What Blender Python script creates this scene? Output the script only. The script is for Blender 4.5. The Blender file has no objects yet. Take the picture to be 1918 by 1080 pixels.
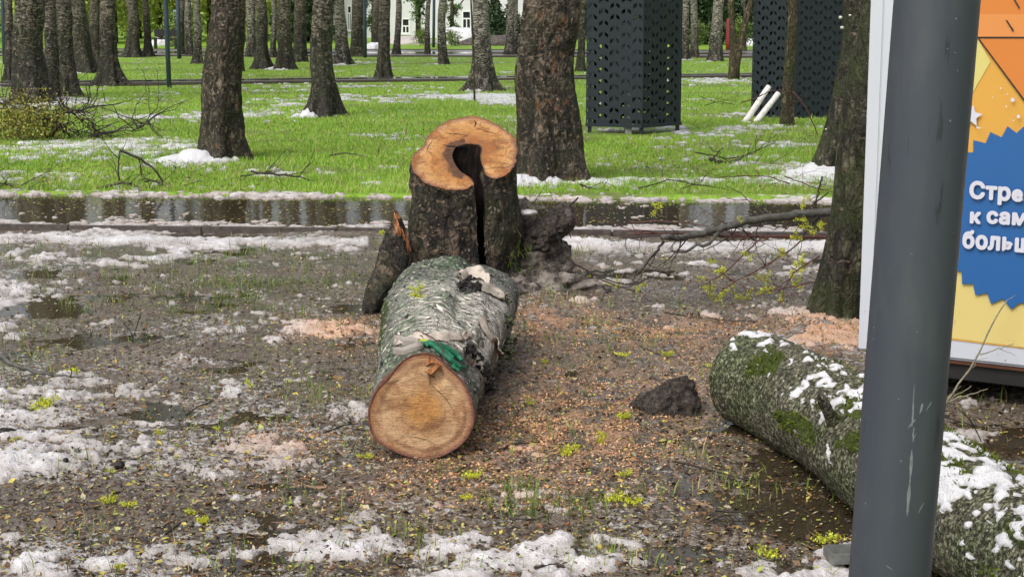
import bpy, bmesh, math, random
import numpy as np
from mathutils import Vector, Matrix, geometry
random.seed(7)
RNG = np.random.default_rng(11)
SC = bpy.context.scene
COL = SC.collection
PI = math.pi

# ------------------------------------------------------------------ camera
FPX, CX, CY, CAMH = 3060.0, 959.0, 540.0, 1.6
PITCH = math.radians(9.65)
cam_d = bpy.data.cameras.new('camera')
cam_d.sensor_width = 36.0
cam_d.lens = 36.0 * FPX / 1918.0
cam_d.clip_start = 0.1
cam_d.clip_end = 3000
cam = bpy.data.objects.new('camera', cam_d)
COL.objects.link(cam)
cam.location = (0, 0, CAMH)
cam.rotation_euler = (PI / 2 - PITCH, 0, 0)
SC.camera = cam

# ------------------------------------------------------------------ sky, sun, exposure (overcast day)
SUN_EL, SUN_AZ = math.radians(52), math.radians(215)      # azimuth measured from +Y clockwise
w = bpy.data.worlds.new('World')
SC.world = w
w.use_nodes = True
wt = w.node_tree
for n in list(wt.nodes):
    wt.nodes.remove(n)
sky = wt.nodes.new('ShaderNodeTexSky')
sky.sky_type = 'NISHITA'
sky.sun_disc = False
sky.sun_elevation = SUN_EL
sky.sun_rotation = SUN_AZ
sky.air_density = 1.0
sky.dust_density = 6.0
sky.ozone_density = 1.0
hs = wt.nodes.new('ShaderNodeHueSaturation')
hs.inputs['Saturation'].default_value = 0.35             # a grey cloud deck
bg = wt.nodes.new('ShaderNodeBackground')
bg.inputs['Strength'].default_value = 0.15
wo = wt.nodes.new('ShaderNodeOutputWorld')
wt.links.new(sky.outputs[0], hs.inputs['Color'])
wt.links.new(hs.outputs[0], bg.inputs['Color'])
wt.links.new(bg.outputs[0], wo.inputs['Surface'])
sun_d = bpy.data.lights.new('sun', 'SUN')
sun_d.energy = .9
sun_d.angle = math.radians(30)
sun_d.color = (1.0, 0.965, 0.92)
sun = bpy.data.objects.new('sun', sun_d)
COL.objects.link(sun)
sd = Vector((math.sin(SUN_AZ) * math.cos(SUN_EL), math.cos(SUN_AZ) * math.cos(SUN_EL), math.sin(SUN_EL)))
sun.rotation_euler = sd.to_track_quat('Z', 'Y').to_euler()
sun.location = (0, 0, 20)
vs = SC.view_settings
vs.view_transform = 'Standard'
vs.look = 'None'
vs.gamma = 1.0
vs.use_curve_mapping = False
vs.exposure = 0.38
SC.cycles.use_denoising = True
SC.cycles.max_bounces = 6
SC.cycles.transparent_max_bounces = 8

# ------------------------------------------------------------------ photo geometry
CF = np.array([0, math.cos(PITCH), -math.sin(PITCH)])
CU = np.array([0, math.sin(PITCH), math.cos(PITCH)])
CR = np.array([1.0, 0, 0])
CO = np.array([0, 0, CAMH])

def ray(px, py):
    px = np.asarray(px, float); py = np.asarray(py, float)
    a = (px - CX) / FPX; b = (CY - py) / FPX
    return CF + a[..., None] * CR + b[..., None] * CU

def onz(px, py, z=0.0):
    """the place at height z that the photograph shows at px, py"""
    d = ray(px, py)
    t = (z - CAMH) / d[..., 2]
    return CO + d * t[..., None] if np.ndim(t) else CO + d * t

def ony(px, py, y):
    d = ray(px, py)
    t = y / d[..., 1]
    return CO + d * t[..., None] if np.ndim(t) else CO + d * t

def onplane(px, py, p0, n):
    d = ray(px, py)
    n = np.asarray(n, float)
    t = (np.asarray(p0) - CO) @ n / (d @ n)
    return CO + d * np.asarray(t)[..., None] if np.ndim(t) else CO + d * t

def topx(x, y, z=0.0):
    x = np.asarray(x, float); y = np.asarray(y, float)
    v = np.stack([x, y, np.broadcast_to(z, x.shape) - CAMH], -1)
    dep = v @ CF
    return CX + FPX * (v @ CR) / dep, CY - FPX * (v @ CU) / dep

# ------------------------------------------------------------------ noise
def _hash(ix, iy, iz, seed):
    M = np.uint32
    with np.errstate(over='ignore'):
        h = (ix.astype(np.int64).astype(M) * M(374761393) + iy.astype(np.int64).astype(M) * M(668265263)
             + iz.astype(np.int64).astype(M) * M(2147483647) + M((seed * 974711 + 12345) & 0xffffffff))
        h = (h ^ (h >> M(13))) * M(1274126177)
        h = (h ^ (h >> M(16))) * M(2246822519)
        h = h ^ (h >> M(15))
    return h.astype(np.float64) / 4294967295.0

def vn(x, y, z=0.0, seed=0):
    x = np.asarray(x, float); y = np.asarray(y, float)
    ix = np.floor(x); iy = np.floor(y)
    fx = x - ix; fy = y - iy
    fx = fx * fx * fx * (fx * (fx * 6 - 15) + 10); fy = fy * fy * fy * (fy * (fy * 6 - 15) + 10)
    if np.ndim(z) == 0 and z == 0.0:
        zz = np.zeros_like(ix)
        a = _hash(ix, iy, zz, seed); b = _hash(ix + 1, iy, zz, seed)
        c = _hash(ix, iy + 1, zz, seed); d = _hash(ix + 1, iy + 1, zz, seed)
        return (a + (b - a) * fx) * (1 - fy) + (c + (d - c) * fx) * fy
    z = np.asarray(z, float) + 0 * x
    iz = np.floor(z); fz = z - iz; fz = fz * fz * (3 - 2 * fz)
    r = []
    for k in (0, 1):
        zz = iz + k
        a = _hash(ix, iy, zz, seed); b = _hash(ix + 1, iy, zz, seed)
        c = _hash(ix, iy + 1, zz, seed); d = _hash(ix + 1, iy + 1, zz, seed)
        r.append((a + (b - a) * fx) * (1 - fy) + (c + (d - c) * fx) * fy)
    return r[0] * (1 - fz) + r[1] * fz

def fbm(x, y, z=0.0, octv=4, seed=0, gain=0.5):
    s = 0; a = 1.0; t = 0; f = 1.0
    for k in range(octv):
        s = s + a * vn(np.asarray(x) * f + 17.3 * k, np.asarray(y) * f - 9.1 * k, (np.asarray(z) * f + 3.7 * k) if not (np.ndim(z) == 0 and z == 0.0) else 0.0, seed + k)
        t += a; a *= gain; f *= 2.03
    return s / t

def sstep(a, b, x):
    t = np.clip((x - a) / (b - a), 0, 1)
    return t * t * (3 - 2 * t)

# ------------------------------------------------------------------ mesh building
def mesh_from(name, V, faces, mats, mi=None, smooth=True, col=None):
    """V (n,3); faces: list of (k,m) int arrays; mi: list of material index per array (int or array)"""
    me = bpy.data.meshes.new(name)
    V = np.asarray(V, np.float32)
    faces = [np.asarray(f, np.int32) for f in faces if len(f)]
    me.vertices.add(len(V)); me.vertices.foreach_set('co', V.ravel())
    nl = sum(f.size for f in faces); npoly = sum(len(f) for f in faces)
    me.loops.add(nl); me.polygons.add(npoly)
    me.loops.foreach_set('vertex_index', np.concatenate([f.ravel() for f in faces]))
    tot = np.concatenate([np.full(len(f), f.shape[1], np.int32) for f in faces])
    me.polygons.foreach_set('loop_start', np.concatenate([[0], np.cumsum(tot)[:-1]]).astype(np.int32))
    me.polygons.foreach_set('loop_total', tot)
    if mi is not None:
        mm = np.concatenate([np.broadcast_to(np.asarray(m, np.int32), (len(f),)) for m, f in zip(mi, faces)])
        me.polygons.foreach_set('material_index', mm)
    me.polygons.foreach_set('use_smooth', np.full(npoly, smooth, bool))
    if col is not None:
        at = me.color_attributes.new('Col', 'FLOAT_COLOR', 'POINT')
        c = np.ones((len(V), 4), np.float32); c[:, :col.shape[1]] = col
        at.data.foreach_set('color', c.ravel())
    for m in (mats if isinstance(mats, (list, tuple)) else [mats]):
        me.materials.append(m)
    me.update(); me.validate()
    return me

def obj(name, me, parent=None, loc=None, **props):
    o = bpy.data.objects.new(name, me)
    COL.objects.link(o)
    if parent is not None:
        o.parent = parent
    if loc is not None:
        o.location = loc
    for k, v in props.items():
        o[k] = v
    return o

def thing(name, loc, label, cat, group=None, rz=0.0):
    o = bpy.data.objects.new(name, None)
    COL.objects.link(o)
    o.location = loc; o.rotation_euler = (0, 0, rz)
    o.empty_display_size = 0.1
    tag(o, label, cat, group)
    return o

def tag(o, label, cat, group=None, kind=None):
    o['label'] = label; o['category'] = cat
    if group: o['group'] = group
    if kind: o['kind'] = kind
    return o

def copy_thing(root, loc, rz=0.0, sc=1.0, label=None):
    r = root.copy(); COL.objects.link(r)
    r.location = loc; r.rotation_euler = (root.rotation_euler[0], root.rotation_euler[1], rz); r.scale = (sc, sc, sc)
    if label: r['label'] = label
    for ch in list(root.children):
        c = ch.copy(); COL.objects.link(c); c.parent = r
        for g in list(ch.children):
            d = g.copy(); COL.objects.link(d); d.parent = c
    return r

class MB:
    def __init__(s):
        s.V = []; s.F = []; s.M = []; s.C = []; s.n = 0
    def add(s, V, F, mi=0, col=(1, 1, 1)):
        V = np.asarray(V, float)
        s.V.append(V)
        s.C.append(np.broadcast_to(np.asarray(col, float), (len(V), 3)))
        for f in F:
            f = np.asarray(f, int)
            if f.ndim == 1: f = f[None]
            s.F.append(f + s.n); s.M.append(mi)
        s.n += len(V)
    def box(s, c, d, R=None, mi=0, col=(1, 1, 1)):
        q = np.array([[x, y, z] for x in (-.5, .5) for y in (-.5, .5) for z in (-.5, .5)]) * np.asarray(d, float)
        if R is not None: q = q @ np.asarray(R).T
        s.add(q + np.asarray(c, float), [np.array([[0, 1, 3, 2], [4, 6, 7, 5], [0, 4, 5, 1], [2, 3, 7, 6], [0, 2, 6, 4], [1, 5, 7, 3]])], mi, col)
    def tube(s, P, R, n=8, mi=0, col=(1, 1, 1), cap=True, jit=0.0, flat=1.0):
        P = np.asarray(P, float); R = np.broadcast_to(np.asarray(R, float), (len(P),))
        T = np.gradient(P, axis=0); T /= np.linalg.norm(T, axis=1)[:, None] + 1e-12
        up = np.array([0, 0, 1.0]) if abs(T[0][2]) < .9 else np.array([1.0, 0, 0])
        rings = []
        th = np.arange(n) * 2 * PI / n
        for i in range(len(P)):
            a = np.cross(up, T[i]); a /= np.linalg.norm(a) + 1e-12
            b = np.cross(T[i], a); up = b if abs(np.dot(b, T[min(i + 1, len(P) - 1)])) < .95 else up
            rr = R[i] * (1 + (jit * (RNG.random(n) - .5) if jit else 0))
            rings.append(P[i] + (np.cos(th) * rr)[:, None] * a + (np.sin(th) * rr * flat)[:, None] * b)
        V = np.concatenate(rings)
        i = np.arange(len(P) - 1)[:, None] * n; j = np.arange(n)[None]; k = (j + 1) % n
        q = np.stack([i + j, i + k, i + n + k, i + n + j], -1).reshape(-1, 4)
        F = [q]
        if cap:
            F += [np.arange(n)[::-1], np.arange(n) + n * (len(P) - 1)]
        s.add(V, F, mi, col)
    def build(s, name, mats, parent=None, smooth=True, useCol=False, **props):
        me = mesh_from(name, np.concatenate(s.V), s.F, mats, s.M, smooth, np.concatenate(s.C) if useCol else None)
        return obj(name, me, parent, **props)

def grid_faces(nr, nc, mask=None):
    i = np.arange(nr - 1)[:, None] * nc; j = np.arange(nc - 1)[None]
    q = np.stack([i + j, i + j + 1, i + nc + j + 1, i + nc + j], -1).reshape(-1, 4)
    if mask is not None:
        m = mask.reshape(-1)[q].any(1)
        q = q[m]
    return q

def compact(V, F, C=None):
    used = np.zeros(len(V), bool); used[F.ravel()] = True
    idx = np.cumsum(used) - 1
    return (V[used], idx[F]) if C is None else (V[used], idx[F], C[used])

def scales(name, G, N, sz, pal, mat, parent, seed=1, asp=(.35, .9), lift=(.1, .5), along=0, pick=None, wrap=True):
    """small loose plates of bark standing off a skin G (rows, around, 3)"""
    rg = np.random.default_rng(seed); nr, nc, _ = G.shape
    i = rg.integers(1, nr - 1, N * 3); j = rg.integers(0, nc, N * 3)
    if pick is not None:
        k = rg.random(N * 3) < pick[i, j]; i, j = i[k], j[k]
    i, j = i[:N], j[:N]; n = len(i); P = G[i, j]; A = G[i + 1, j] - G[i - 1, j]; B = G[i, (j + 1) % nc] - G[i, (j - 1) % nc]
    A /= np.linalg.norm(A, axis=1)[:, None] + 1e-9; B /= np.linalg.norm(B, axis=1)[:, None] + 1e-9; Nn = np.cross(B, A); Nn /= np.linalg.norm(Nn, axis=1)[:, None] + 1e-9
    C = G[1:-1].mean(1)[np.clip(i - 1, 0, nr - 3)]; sgn = np.sign(((P - C) * Nn).sum(1))[:, None]; Nn = Nn * sgn
    if along: A, B = B, A
    ang = rg.normal(0, .5, (n, 1)); D1 = A * np.cos(ang) + B * np.sin(ang); D2 = -A * np.sin(ang) + B * np.cos(ang)
    s = rg.uniform(*sz, (n, 1)); w_ = s * rg.uniform(*asp, (n, 1)); l = s * rg.uniform(*lift, (n, 1)); r = lambda: rg.uniform(.6, 1.2, (n, 1))
    V = np.stack([P - D1 * s * r() - D2 * w_ * .4 + Nn * .001, P - D2 * w_ * r() + Nn * (.001 + l * .4), P + D1 * s * r() + Nn * (.002 + l), P + D2 * w_ * r() + Nn * (.002 + l * .5)], 1)
    q = np.arange(n)[:, None] * 4
    col = np.array(pal)[rg.integers(0, len(pal), n)] * rg.uniform(.7, 1.3, (n, 1))
    o = obj(name, mesh_from(name, V.reshape(-1, 3), [q + np.array([[0, 1, 2]]), q + np.array([[0, 2, 3]])], mat, smooth=False, col=np.repeat(col, 4, 0)), parent); o['kind'] = 'stuff'
    return o

# ------------------------------------------------------------------ materials
class NT:
    def __init__(s, name):
        s.m = bpy.data.materials.new(name); s.m.use_nodes = True
        s.t = s.m.node_tree
        s.b = s.t.nodes['Principled BSDF']
        s.out = s.t.nodes['Material Output']
    def n(s, typ, **kw):
        x = s.t.nodes.new(typ)
        for k, v in kw.items(): setattr(x, k, v)
        return x
    def link(s, a, b): s.t.links.new(a, b)
    def setv(s, sock, v):
        if hasattr(v, 'is_output') or isinstance(v, bpy.types.NodeSocket): s.link(v, sock)
        elif isinstance(v, (tuple, list)) and len(v) == 3 and sock.type == 'RGBA': sock.default_value = (*v, 1)
        else: sock.default_value = v
    def obj(s, rnd=False, scale=(1, 1, 1)):
        c = s.n('ShaderNodeTexCoord').outputs['Object']
        mp = s.n('ShaderNodeMapping'); s.link(c, mp.inputs[0]); mp.inputs['Scale'].default_value = scale
        o = mp.outputs[0]
        if rnd:
            oi = s.n('ShaderNodeObjectInfo'); a = s.n('ShaderNodeVectorMath', operation='ADD')
            m = s.n('ShaderNodeMath', operation='MULTIPLY'); s.link(oi.outputs['Random'], m.inputs[0]); m.inputs[1].default_value = 57.0
            s.link(o, a.inputs[0]); s.link(m.outputs[0], a.inputs[1]); o = a.outputs[0]
        return o
    def mapv(s, v, scale):
        mp = s.n('ShaderNodeMapping'); s.link(v, mp.inputs[0]); mp.inputs['Scale'].default_value = scale
        return mp.outputs[0]
    def noise(s, v, sc=5, det=4, rough=.5, dist=0.0, color=False):
        x = s.n('ShaderNodeTexNoise'); s.link(v, x.inputs['Vector'])
        x.inputs['Scale'].default_value = sc; x.inputs['Detail'].default_value = det
        x.inputs['Roughness'].default_value = rough; x.inputs['Distortion'].default_value = dist
        return x.outputs['Color' if color else 'Fac']
    def vor(s, v, sc=5, feat='F1', out='Distance'):
        x = s.n('ShaderNodeTexVoronoi', feature=feat); s.link(v, x.inputs['Vector']); x.inputs['Scale'].default_value = sc
        return x.outputs[out]
    def ramp(s, f, stops, interp='LINEAR'):
        x = s.n('ShaderNodeValToRGB'); x.color_ramp.interpolation = interp
        e = x.color_ramp.elements
        while len(e) < len(stops): e.new(0.5)
        for k, (p, c) in enumerate(stops):
            e[k].position = p; e[k].color = (c, c, c, 1) if not isinstance(c, (tuple, list)) else (*c, 1)
        s.link(f, x.inputs[0])
        return x.outputs[0]
    def mix(s, f, a, b, mode='MIX'):
        x = s.n('ShaderNodeMix', data_type='RGBA', blend_type=mode)
        s.setv(x.inputs[0], f); s.setv(x.inputs[6], a); s.setv(x.inputs[7], b)
        return x.outputs[2]
    def plates(s, v, sc, warp=.25, wsc=None):
        d = s.noise(v, wsc or sc * .8, 3, .6, color=True)
        m = s.n('ShaderNodeVectorMath', operation='MULTIPLY_ADD'); s.link(d, m.inputs[0]); m.inputs[1].default_value = (warp / sc * 4,) * 3; s.link(v, m.inputs[2])
        return s.vor(m.outputs[0], sc, 'DISTANCE_TO_EDGE')
    def math(s, op, a, b=0.0, c=None):
        x = s.n('ShaderNodeMath', operation=op); s.setv(x.inputs[0], a); s.setv(x.inputs[1], b)
        if c is not None: s.setv(x.inputs[2], c)
        return x.outputs[0]
    def attr(s, name='Col'):
        return s.n('ShaderNodeAttribute', attribute_name=name).outputs['Color']
    def sep(s, v):
        x = s.n('ShaderNodeSeparateXYZ'); s.link(v, x.inputs[0]); return x.outputs
    def bump(s, h, st=.5, dist=.02, nrm=None):
        x = s.n('ShaderNodeBump'); x.inputs['Strength'].default_value = st; x.inputs['Distance'].default_value = dist
        s.link(h, x.inputs['Height'])
        if nrm is not None: s.link(nrm, x.inputs['Normal'])
        return x.outputs[0]
    def fin(s, col, rough=.7, nrm=None, spec=.5, metal=0.0):
        s.setv(s.b.inputs['Base Color'], col); s.setv(s.b.inputs['Roughness'], rough)
        s.setv(s.b.inputs['Specular IOR Level'], spec); s.b.inputs['Metallic'].default_value = metal
        if nrm is not None: s.link(nrm, s.b.inputs['Normal'])
        return s.m

def srgb(r, g, b):
    f = lambda c: (c / 255 / 12.92) if c / 255 <= .04045 else ((c / 255 + .055) / 1.055) ** 2.4
    return (f(r), f(g), f(b))

M = {}
def m_mud():
    t = NT('wet_mud'); v = t.obj()
    a = t.noise(v, 2.2, 5, .6); b = t.noise(v, 38, 5, .65); c = t.noise(v, 160, 3, .6)
    col = t.ramp(b, [(.34, (.032, .023, .017)), (.46, (.10, .075, .054)), (.56, (.19, .15, .115)), (.70, (.35, .295, .24))])
    col = t.mix(t.ramp(a, [(.40, 0.0), (.58, .72)]), col, (.075, .055, .040))
    col = t.mix(t.ramp(c, [(.48, 0.0), (.66, .6)]), col, (.27, .235, .205))
    s = t.sep(t.attr())                                            # r: sawdust stain, g: lawn remains
    col = t.mix(t.math('MULTIPLY', s[0], t.ramp(b, [(.35, .35), (.6, .9)])), col, (.44, .25, .145))
    col = t.mix(t.math('MULTIPLY', s[1], t.ramp(c, [(.4, .1), (.6, .6)])), col, (.055, .085, .022))
    fn = t.noise(v, 26, 5, .68, .4)
    fm = t.ramp(t.math('ADD', fn, t.math('MULTIPLY', s[2], .22)), [(.655, 0.0), (.675, 1.0)])
    slush = t.mix(t.noise(v, 70, 3), (.30, .275, .26), (.56, .55, .545))
    col = t.mix(t.math('MULTIPLY', fm, .85), col, slush)
    r = t.ramp(t.noise(v, 7, 5, .6), [(.45, .06), (.54, .26), (.7, .5)])
    n1 = t.bump(b, .65, .016); n1 = t.bump(fm, .6, .006, n1); n2 = t.bump(c, .7, .005, n1)
    return t.fin(col, r, n2, .6)
def m_snow():
    t = NT('slushy_snow'); v = t.obj()
    s = t.sep(t.attr())                                            # r: sawdust in the slush, g: thickness
    thin = t.mix(t.noise(v, 60, 3), (.24, .22, .205), (.42, .41, .405))
    col = t.mix(t.ramp(s[1], [(.18, 0.0), (.85, 1.0)]), thin, t.mix(t.noise(v, 25, 4, .6), (.56, .555, .565), (.74, .75, .78)))
    col = t.mix(t.math('MULTIPLY', s[0], .75), col, (.60, .345, .20))
    col = t.mix(t.ramp(t.noise(v, 110, 3, .6), [(.66, 0.0), (.72, .8)]), col, (.13, .09, .05))
    n = t.bump(t.noise(v, 90, 4, .6), .9, .012)
    t.b.inputs['Subsurface Weight'].default_value = 0.0
    return t.fin(col, .45, n, .4)
def m_water():
    t = NT('puddle_water'); v = t.obj()
    n = t.bump(t.noise(t.mapv(v, (1, 1, 1)), 9, 3, .5), .06, .02)
    n = t.bump(t.noise(t.mapv(v, (1, 1, 1)), 45, 2, .5), .035, .006, n)
    col = t.mix(t.noise(v, 1.6, 3), (.025, .018, .010), (.055, .043, .026))
    t.b.inputs['IOR'].default_value = 1.38
    return t.fin(col, .02, n, .6)
def m_asphalt():
    t = NT('wet_asphalt'); v = t.obj()
    col = t.ramp(t.noise(v, 180, 3, .7), [(.35, (.02, .019, .018)), (.65, (.07, .066, .062))])
    return t.fin(col, t.ramp(t.noise(v, 2, 3), [(.4, .1), (.6, .35)]), t.bump(t.noise(v, 180, 2), .4, .004))
def m_kerb():
    t = NT('wet_kerb_concrete'); v = t.obj(True)
    col = t.ramp(t.noise(v, 25, 5, .6), [(.3, (.035, .026, .022)), (.6, (.085, .068, .06)), (.8, (.14, .12, .11))])
    return t.fin(col, .35, t.bump(t.noise(v, 120, 3), .4, .004))
def m_lawn():
    t = NT('lawn_soil'); v = t.obj()
    a = t.noise(v, .5, 4, .6); b = t.noise(v, 14, 5, .7)
    col = t.ramp(b, [(.25, (.07, .11, .014)), (.5, (.20, .34, .03)), (.75, (.30, .47, .05))])
    col = t.mix(t.ramp(a, [(.6, 0.0), (.74, .45)]), col, (.07, .065, .03))
    s = t.sep(t.attr())
    col = t.mix(t.math('MULTIPLY', s[0], .8), col, (.11, .09, .06))
    return t.fin(col, .6, t.bump(b, .8, .05), .3)
def m_blade(name='grass_blades'):
    t = NT(name)
    s = t.attr()
    return t.fin(s, .5, None, .35)
def m_attr(name, rough=.6, spec=.4):
    t = NT(name); return t.fin(t.attr(), rough, None, spec)
def m_flat(name, c, rough=.6, spec=.5, metal=0.0, var=.12, sc=20):
    t = NT(name); v = t.obj(True)
    col = t.mix(t.ramp(t.noise(v, sc, 4, .6), [(.3, 0.0), (.7, 1.0)]), tuple(x * (1 - var) for x in c), tuple(min(1, x * (1 + var)) for x in c))
    return t.fin(col, rough, t.bump(t.noise(v, sc * 6, 2), .15, .004), spec, metal)
def m_bark(name, dark, mid, light, paper, paper_from, paper_to, moss=0.0, red=0.0):
    """furrowed lower bark, with papery light patches that take over higher up"""
    t = NT(name); v = t.obj(True)
    z = t.sep(t.obj())[2]
    vv = t.mapv(v, (1, 1, .5)); vh = t.mapv(v, (1, 1, 1.7))
    a = t.noise(vv, 15, 6, .62, .9); fine = t.noise(v, 80, 4, .7); big = t.noise(t.mapv(v, (1, 1, .6)), 4.0, 4, .65, .5)
    col = t.ramp(a, [(.43, dark), (.485, mid), (.54, light), (.63, tuple(min(1, c * 2.3) for c in light))])
    col = t.mix(t.ramp(big, [(.42, .85), (.56, 0.0)]), col, t.ramp(fine, [(.35, tuple(c * .6 for c in dark)), (.65, mid)]))
    pl = t.plates(t.mapv(v, (1, 1, .55)), 19, .35)
    col = t.mix(t.ramp(pl, [(.02, .85), (.11, 0.0)]), col, dark)
    pn = t.noise(vh, 9, 6, .66, 1.2)
    hz = t.math('MULTIPLY_ADD', z, 1.0 / (paper_to - paper_from), -paper_from / (paper_to - paper_from))
    pm = t.ramp(t.math('ADD', t.math('MULTIPLY', t.math('MAXIMUM', t.math('MINIMUM', hz, 1.0), 0.0), .26), pn), [(.575, 0.0), (.62, 1.0)])
    pc = t.ramp(t.noise(t.mapv(v, (1, 1, 3.2)), 11, 6, .78, .5), [(.40, dark), (.46, mid), (.52, tuple(c * .6 for c in paper)), (.62, paper)])
    col = t.mix(pm, col, pc)
    if red:
        col = t.mix(t.ramp(t.noise(vv, 9, 4, .6), [(.60, 0.0), (.66, red)]), col, (.20, .085, .04))
    if not moss:
        rnd = t.n('ShaderNodeObjectInfo').outputs['Random']; wn = t.n('ShaderNodeTexWhiteNoise', noise_dimensions='1D'); t.link(rnd, wn.inputs['W'])
        mm = t.math('MULTIPLY', t.ramp(t.noise(v, 2.6, 5, .7), [(.40, 0.0), (.58, 1.0)]), t.math('MULTIPLY', wn.outputs['Value'], .75))
        col = t.mix(mm, col, t.mix(fine, (.014, .018, .006), (.085, .095, .040)))
        col = t.mix(t.math('MULTIPLY', rnd, .45), col, t.mix(.5, dark, mid))
    if moss:
        mm = t.math('MULTIPLY', t.ramp(t.noise(v, 3.5, 5, .7), [(.42, 0.0), (.6, 1.0)]), moss)
        col = t.mix(mm, col, t.mix(t.noise(v, 60, 3), (.016, .024, .006), (.06, .075, .016)))
    col = t.mix(t.ramp(fine, [(.45, 0.0), (.30, .6)][::-1]), col, tuple(c * .5 for c in dark))
    n = t.bump(a, 1.0, .045); n = t.bump(t.ramp(pl, [(0.0, 0.0), (.2, 1.0)]), .7, .012, n); n = t.bump(pm, .7, .010, n); n = t.bump(fine, .8, .010, n)
    return t.fin(col, t.ramp(fine, [(.3, .75), (.7, .5)]), n, .35)
def m_logbark():
    """main log: local y runs along the log"""
    t = NT('birch_log_bark'); v = t.obj()
    xyz = t.sep(v)
    arcs = t.noise(t.mapv(v, (1.0, 7.5, 1.0)), 6.0, 5, .62, .5)
    blot = t.noise(v, 5.2, 5, .62, .6); fine = t.noise(v, 120, 4, .7); mid = t.noise(v, 48, 5, .66, .6)
    al = t.math('ABSOLUTE', t.math('SUBTRACT', arcs, .5)); al2 = t.math('ABSOLUTE', t.math('SUBTRACT', t.noise(t.mapv(v, (1.0, 5, 1.0)), 15, 4, .6, .3), .52))
    col = t.mix(t.noise(v, 9, 4), (.52, .49, .43), (.84, .80, .73))
    col = t.mix(t.ramp(al, [(.012, 1.0), (.040, 0.0)]), col, (.06, .048, .038)); col = t.mix(t.ramp(al2, [(.005, .7), (.014, 0.0)]), col, (.11, .09, .07))
    pl = t.plates(t.mapv(v, (1, .8, 1)), 36, .35)
    green = t.ramp(mid, [(.38, (.026, .04, .02)), (.50, (.10, .155, .08)), (.62, (.27, .36, .20))])
    scaly = t.ramp(mid, [(.40, (.016, .014, .011)), (.50, (.085, .085, .068)), (.60, (.27, .28, .24)), (.72, (.42, .42, .38))])
    scaly = t.mix(t.ramp(pl, [(.03, .95), (.13, 0.0)]), scaly, (.012, .010, .008)); green = t.mix(t.ramp(pl, [(.02, .7), (.09, 0.0)]), green, (.02, .025, .014))
    s = t.sep(t.attr())                                        # r paper, g green algae, b moss
    col = t.mix(t.math('MULTIPLY', t.math('SUBTRACT', 1.0, s[0]), t.ramp(blot, [(.25, .6), (.55, 1.0)])), col, scaly)
    col = t.mix(t.math('MULTIPLY', s[1], t.ramp(blot, [(.42, .15), (.6, .95)])), col, green)
    moss = t.mix(t.noise(v, 150, 3), (.016, .028, .005), (.085, .115, .018))
    col = t.mix(t.ramp(t.math('ADD', s[2], t.math('MULTIPLY', t.noise(v, 14, 4, .7), .8)), [(.85, 0.0), (1.0, 1.0)]), col, moss)
    n = t.bump(mid, .8, .016); n = t.bump(t.ramp(pl, [(0.0, 0.0), (.2, 1.0)]), .8, .010, n); n = t.bump(arcs, .3, .004, n); n = t.bump(fine, .6, .003, n)
    return t.fin(col, .6, n, .4)
def m_mossbark():
    t = NT('mossy_log_bark'); v = t.obj()
    xyz = t.sep(v)
    mid = t.noise(t.mapv(v, (1.0, 1.0, 1.0)), 62, 5, .66, .5); blot = t.noise(v, 3.8, 5, .62, .4); fine = t.noise(v, 110, 4, .7)
    ring = t.noise(t.mapv(v, (1, 1, 1)), 12, 5, .7, .4)
    col = t.ramp(mid, [(.38, (.018, .015, .010)), (.47, (.085, .072, .048)), (.54, (.20, .18, .135)), (.64, (.50, .46, .37))])
    pl = t.plates(t.mapv(v, (1, 1, 1)), 44, .4)
    col = t.mix(t.ramp(blot, [(.42, 1.0), (.60, .3)]), col, t.ramp(mid, [(.42, (.016, .020, .007)), (.50, (.065, .085, .028)), (.60, (.27, .31, .17))]))
    col = t.mix(t.ramp(pl, [(.02, .7), (.09, 0.0)]), col, (.030, .028, .016))
    col = t.mix(t.ramp(t.noise(v, 55, 4, .7, 1.5), [(.60, 0.0), (.64, .8)]), col, (.42, .36, .22))
    s = t.sep(t.attr())
    moss = t.mix(t.noise(v, 130, 3, .6), (.012, .022, .003), (.10, .135, .014))
    col = t.mix(t.ramp(t.math('ADD', s[2], t.math('MULTIPLY', t.noise(v, 11, 5, .7), .8)), [(.83, 0.0), (.95, 1.0)]), col, moss)
    n = t.bump(mid, .8, .018); n = t.bump(t.ramp(pl, [(0.0, 0.0), (.2, 1.0)]), .8, .012, n); n = t.bump(fine, .7, .005, n)
    return t.fin(col, .62, n, .4)
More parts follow.
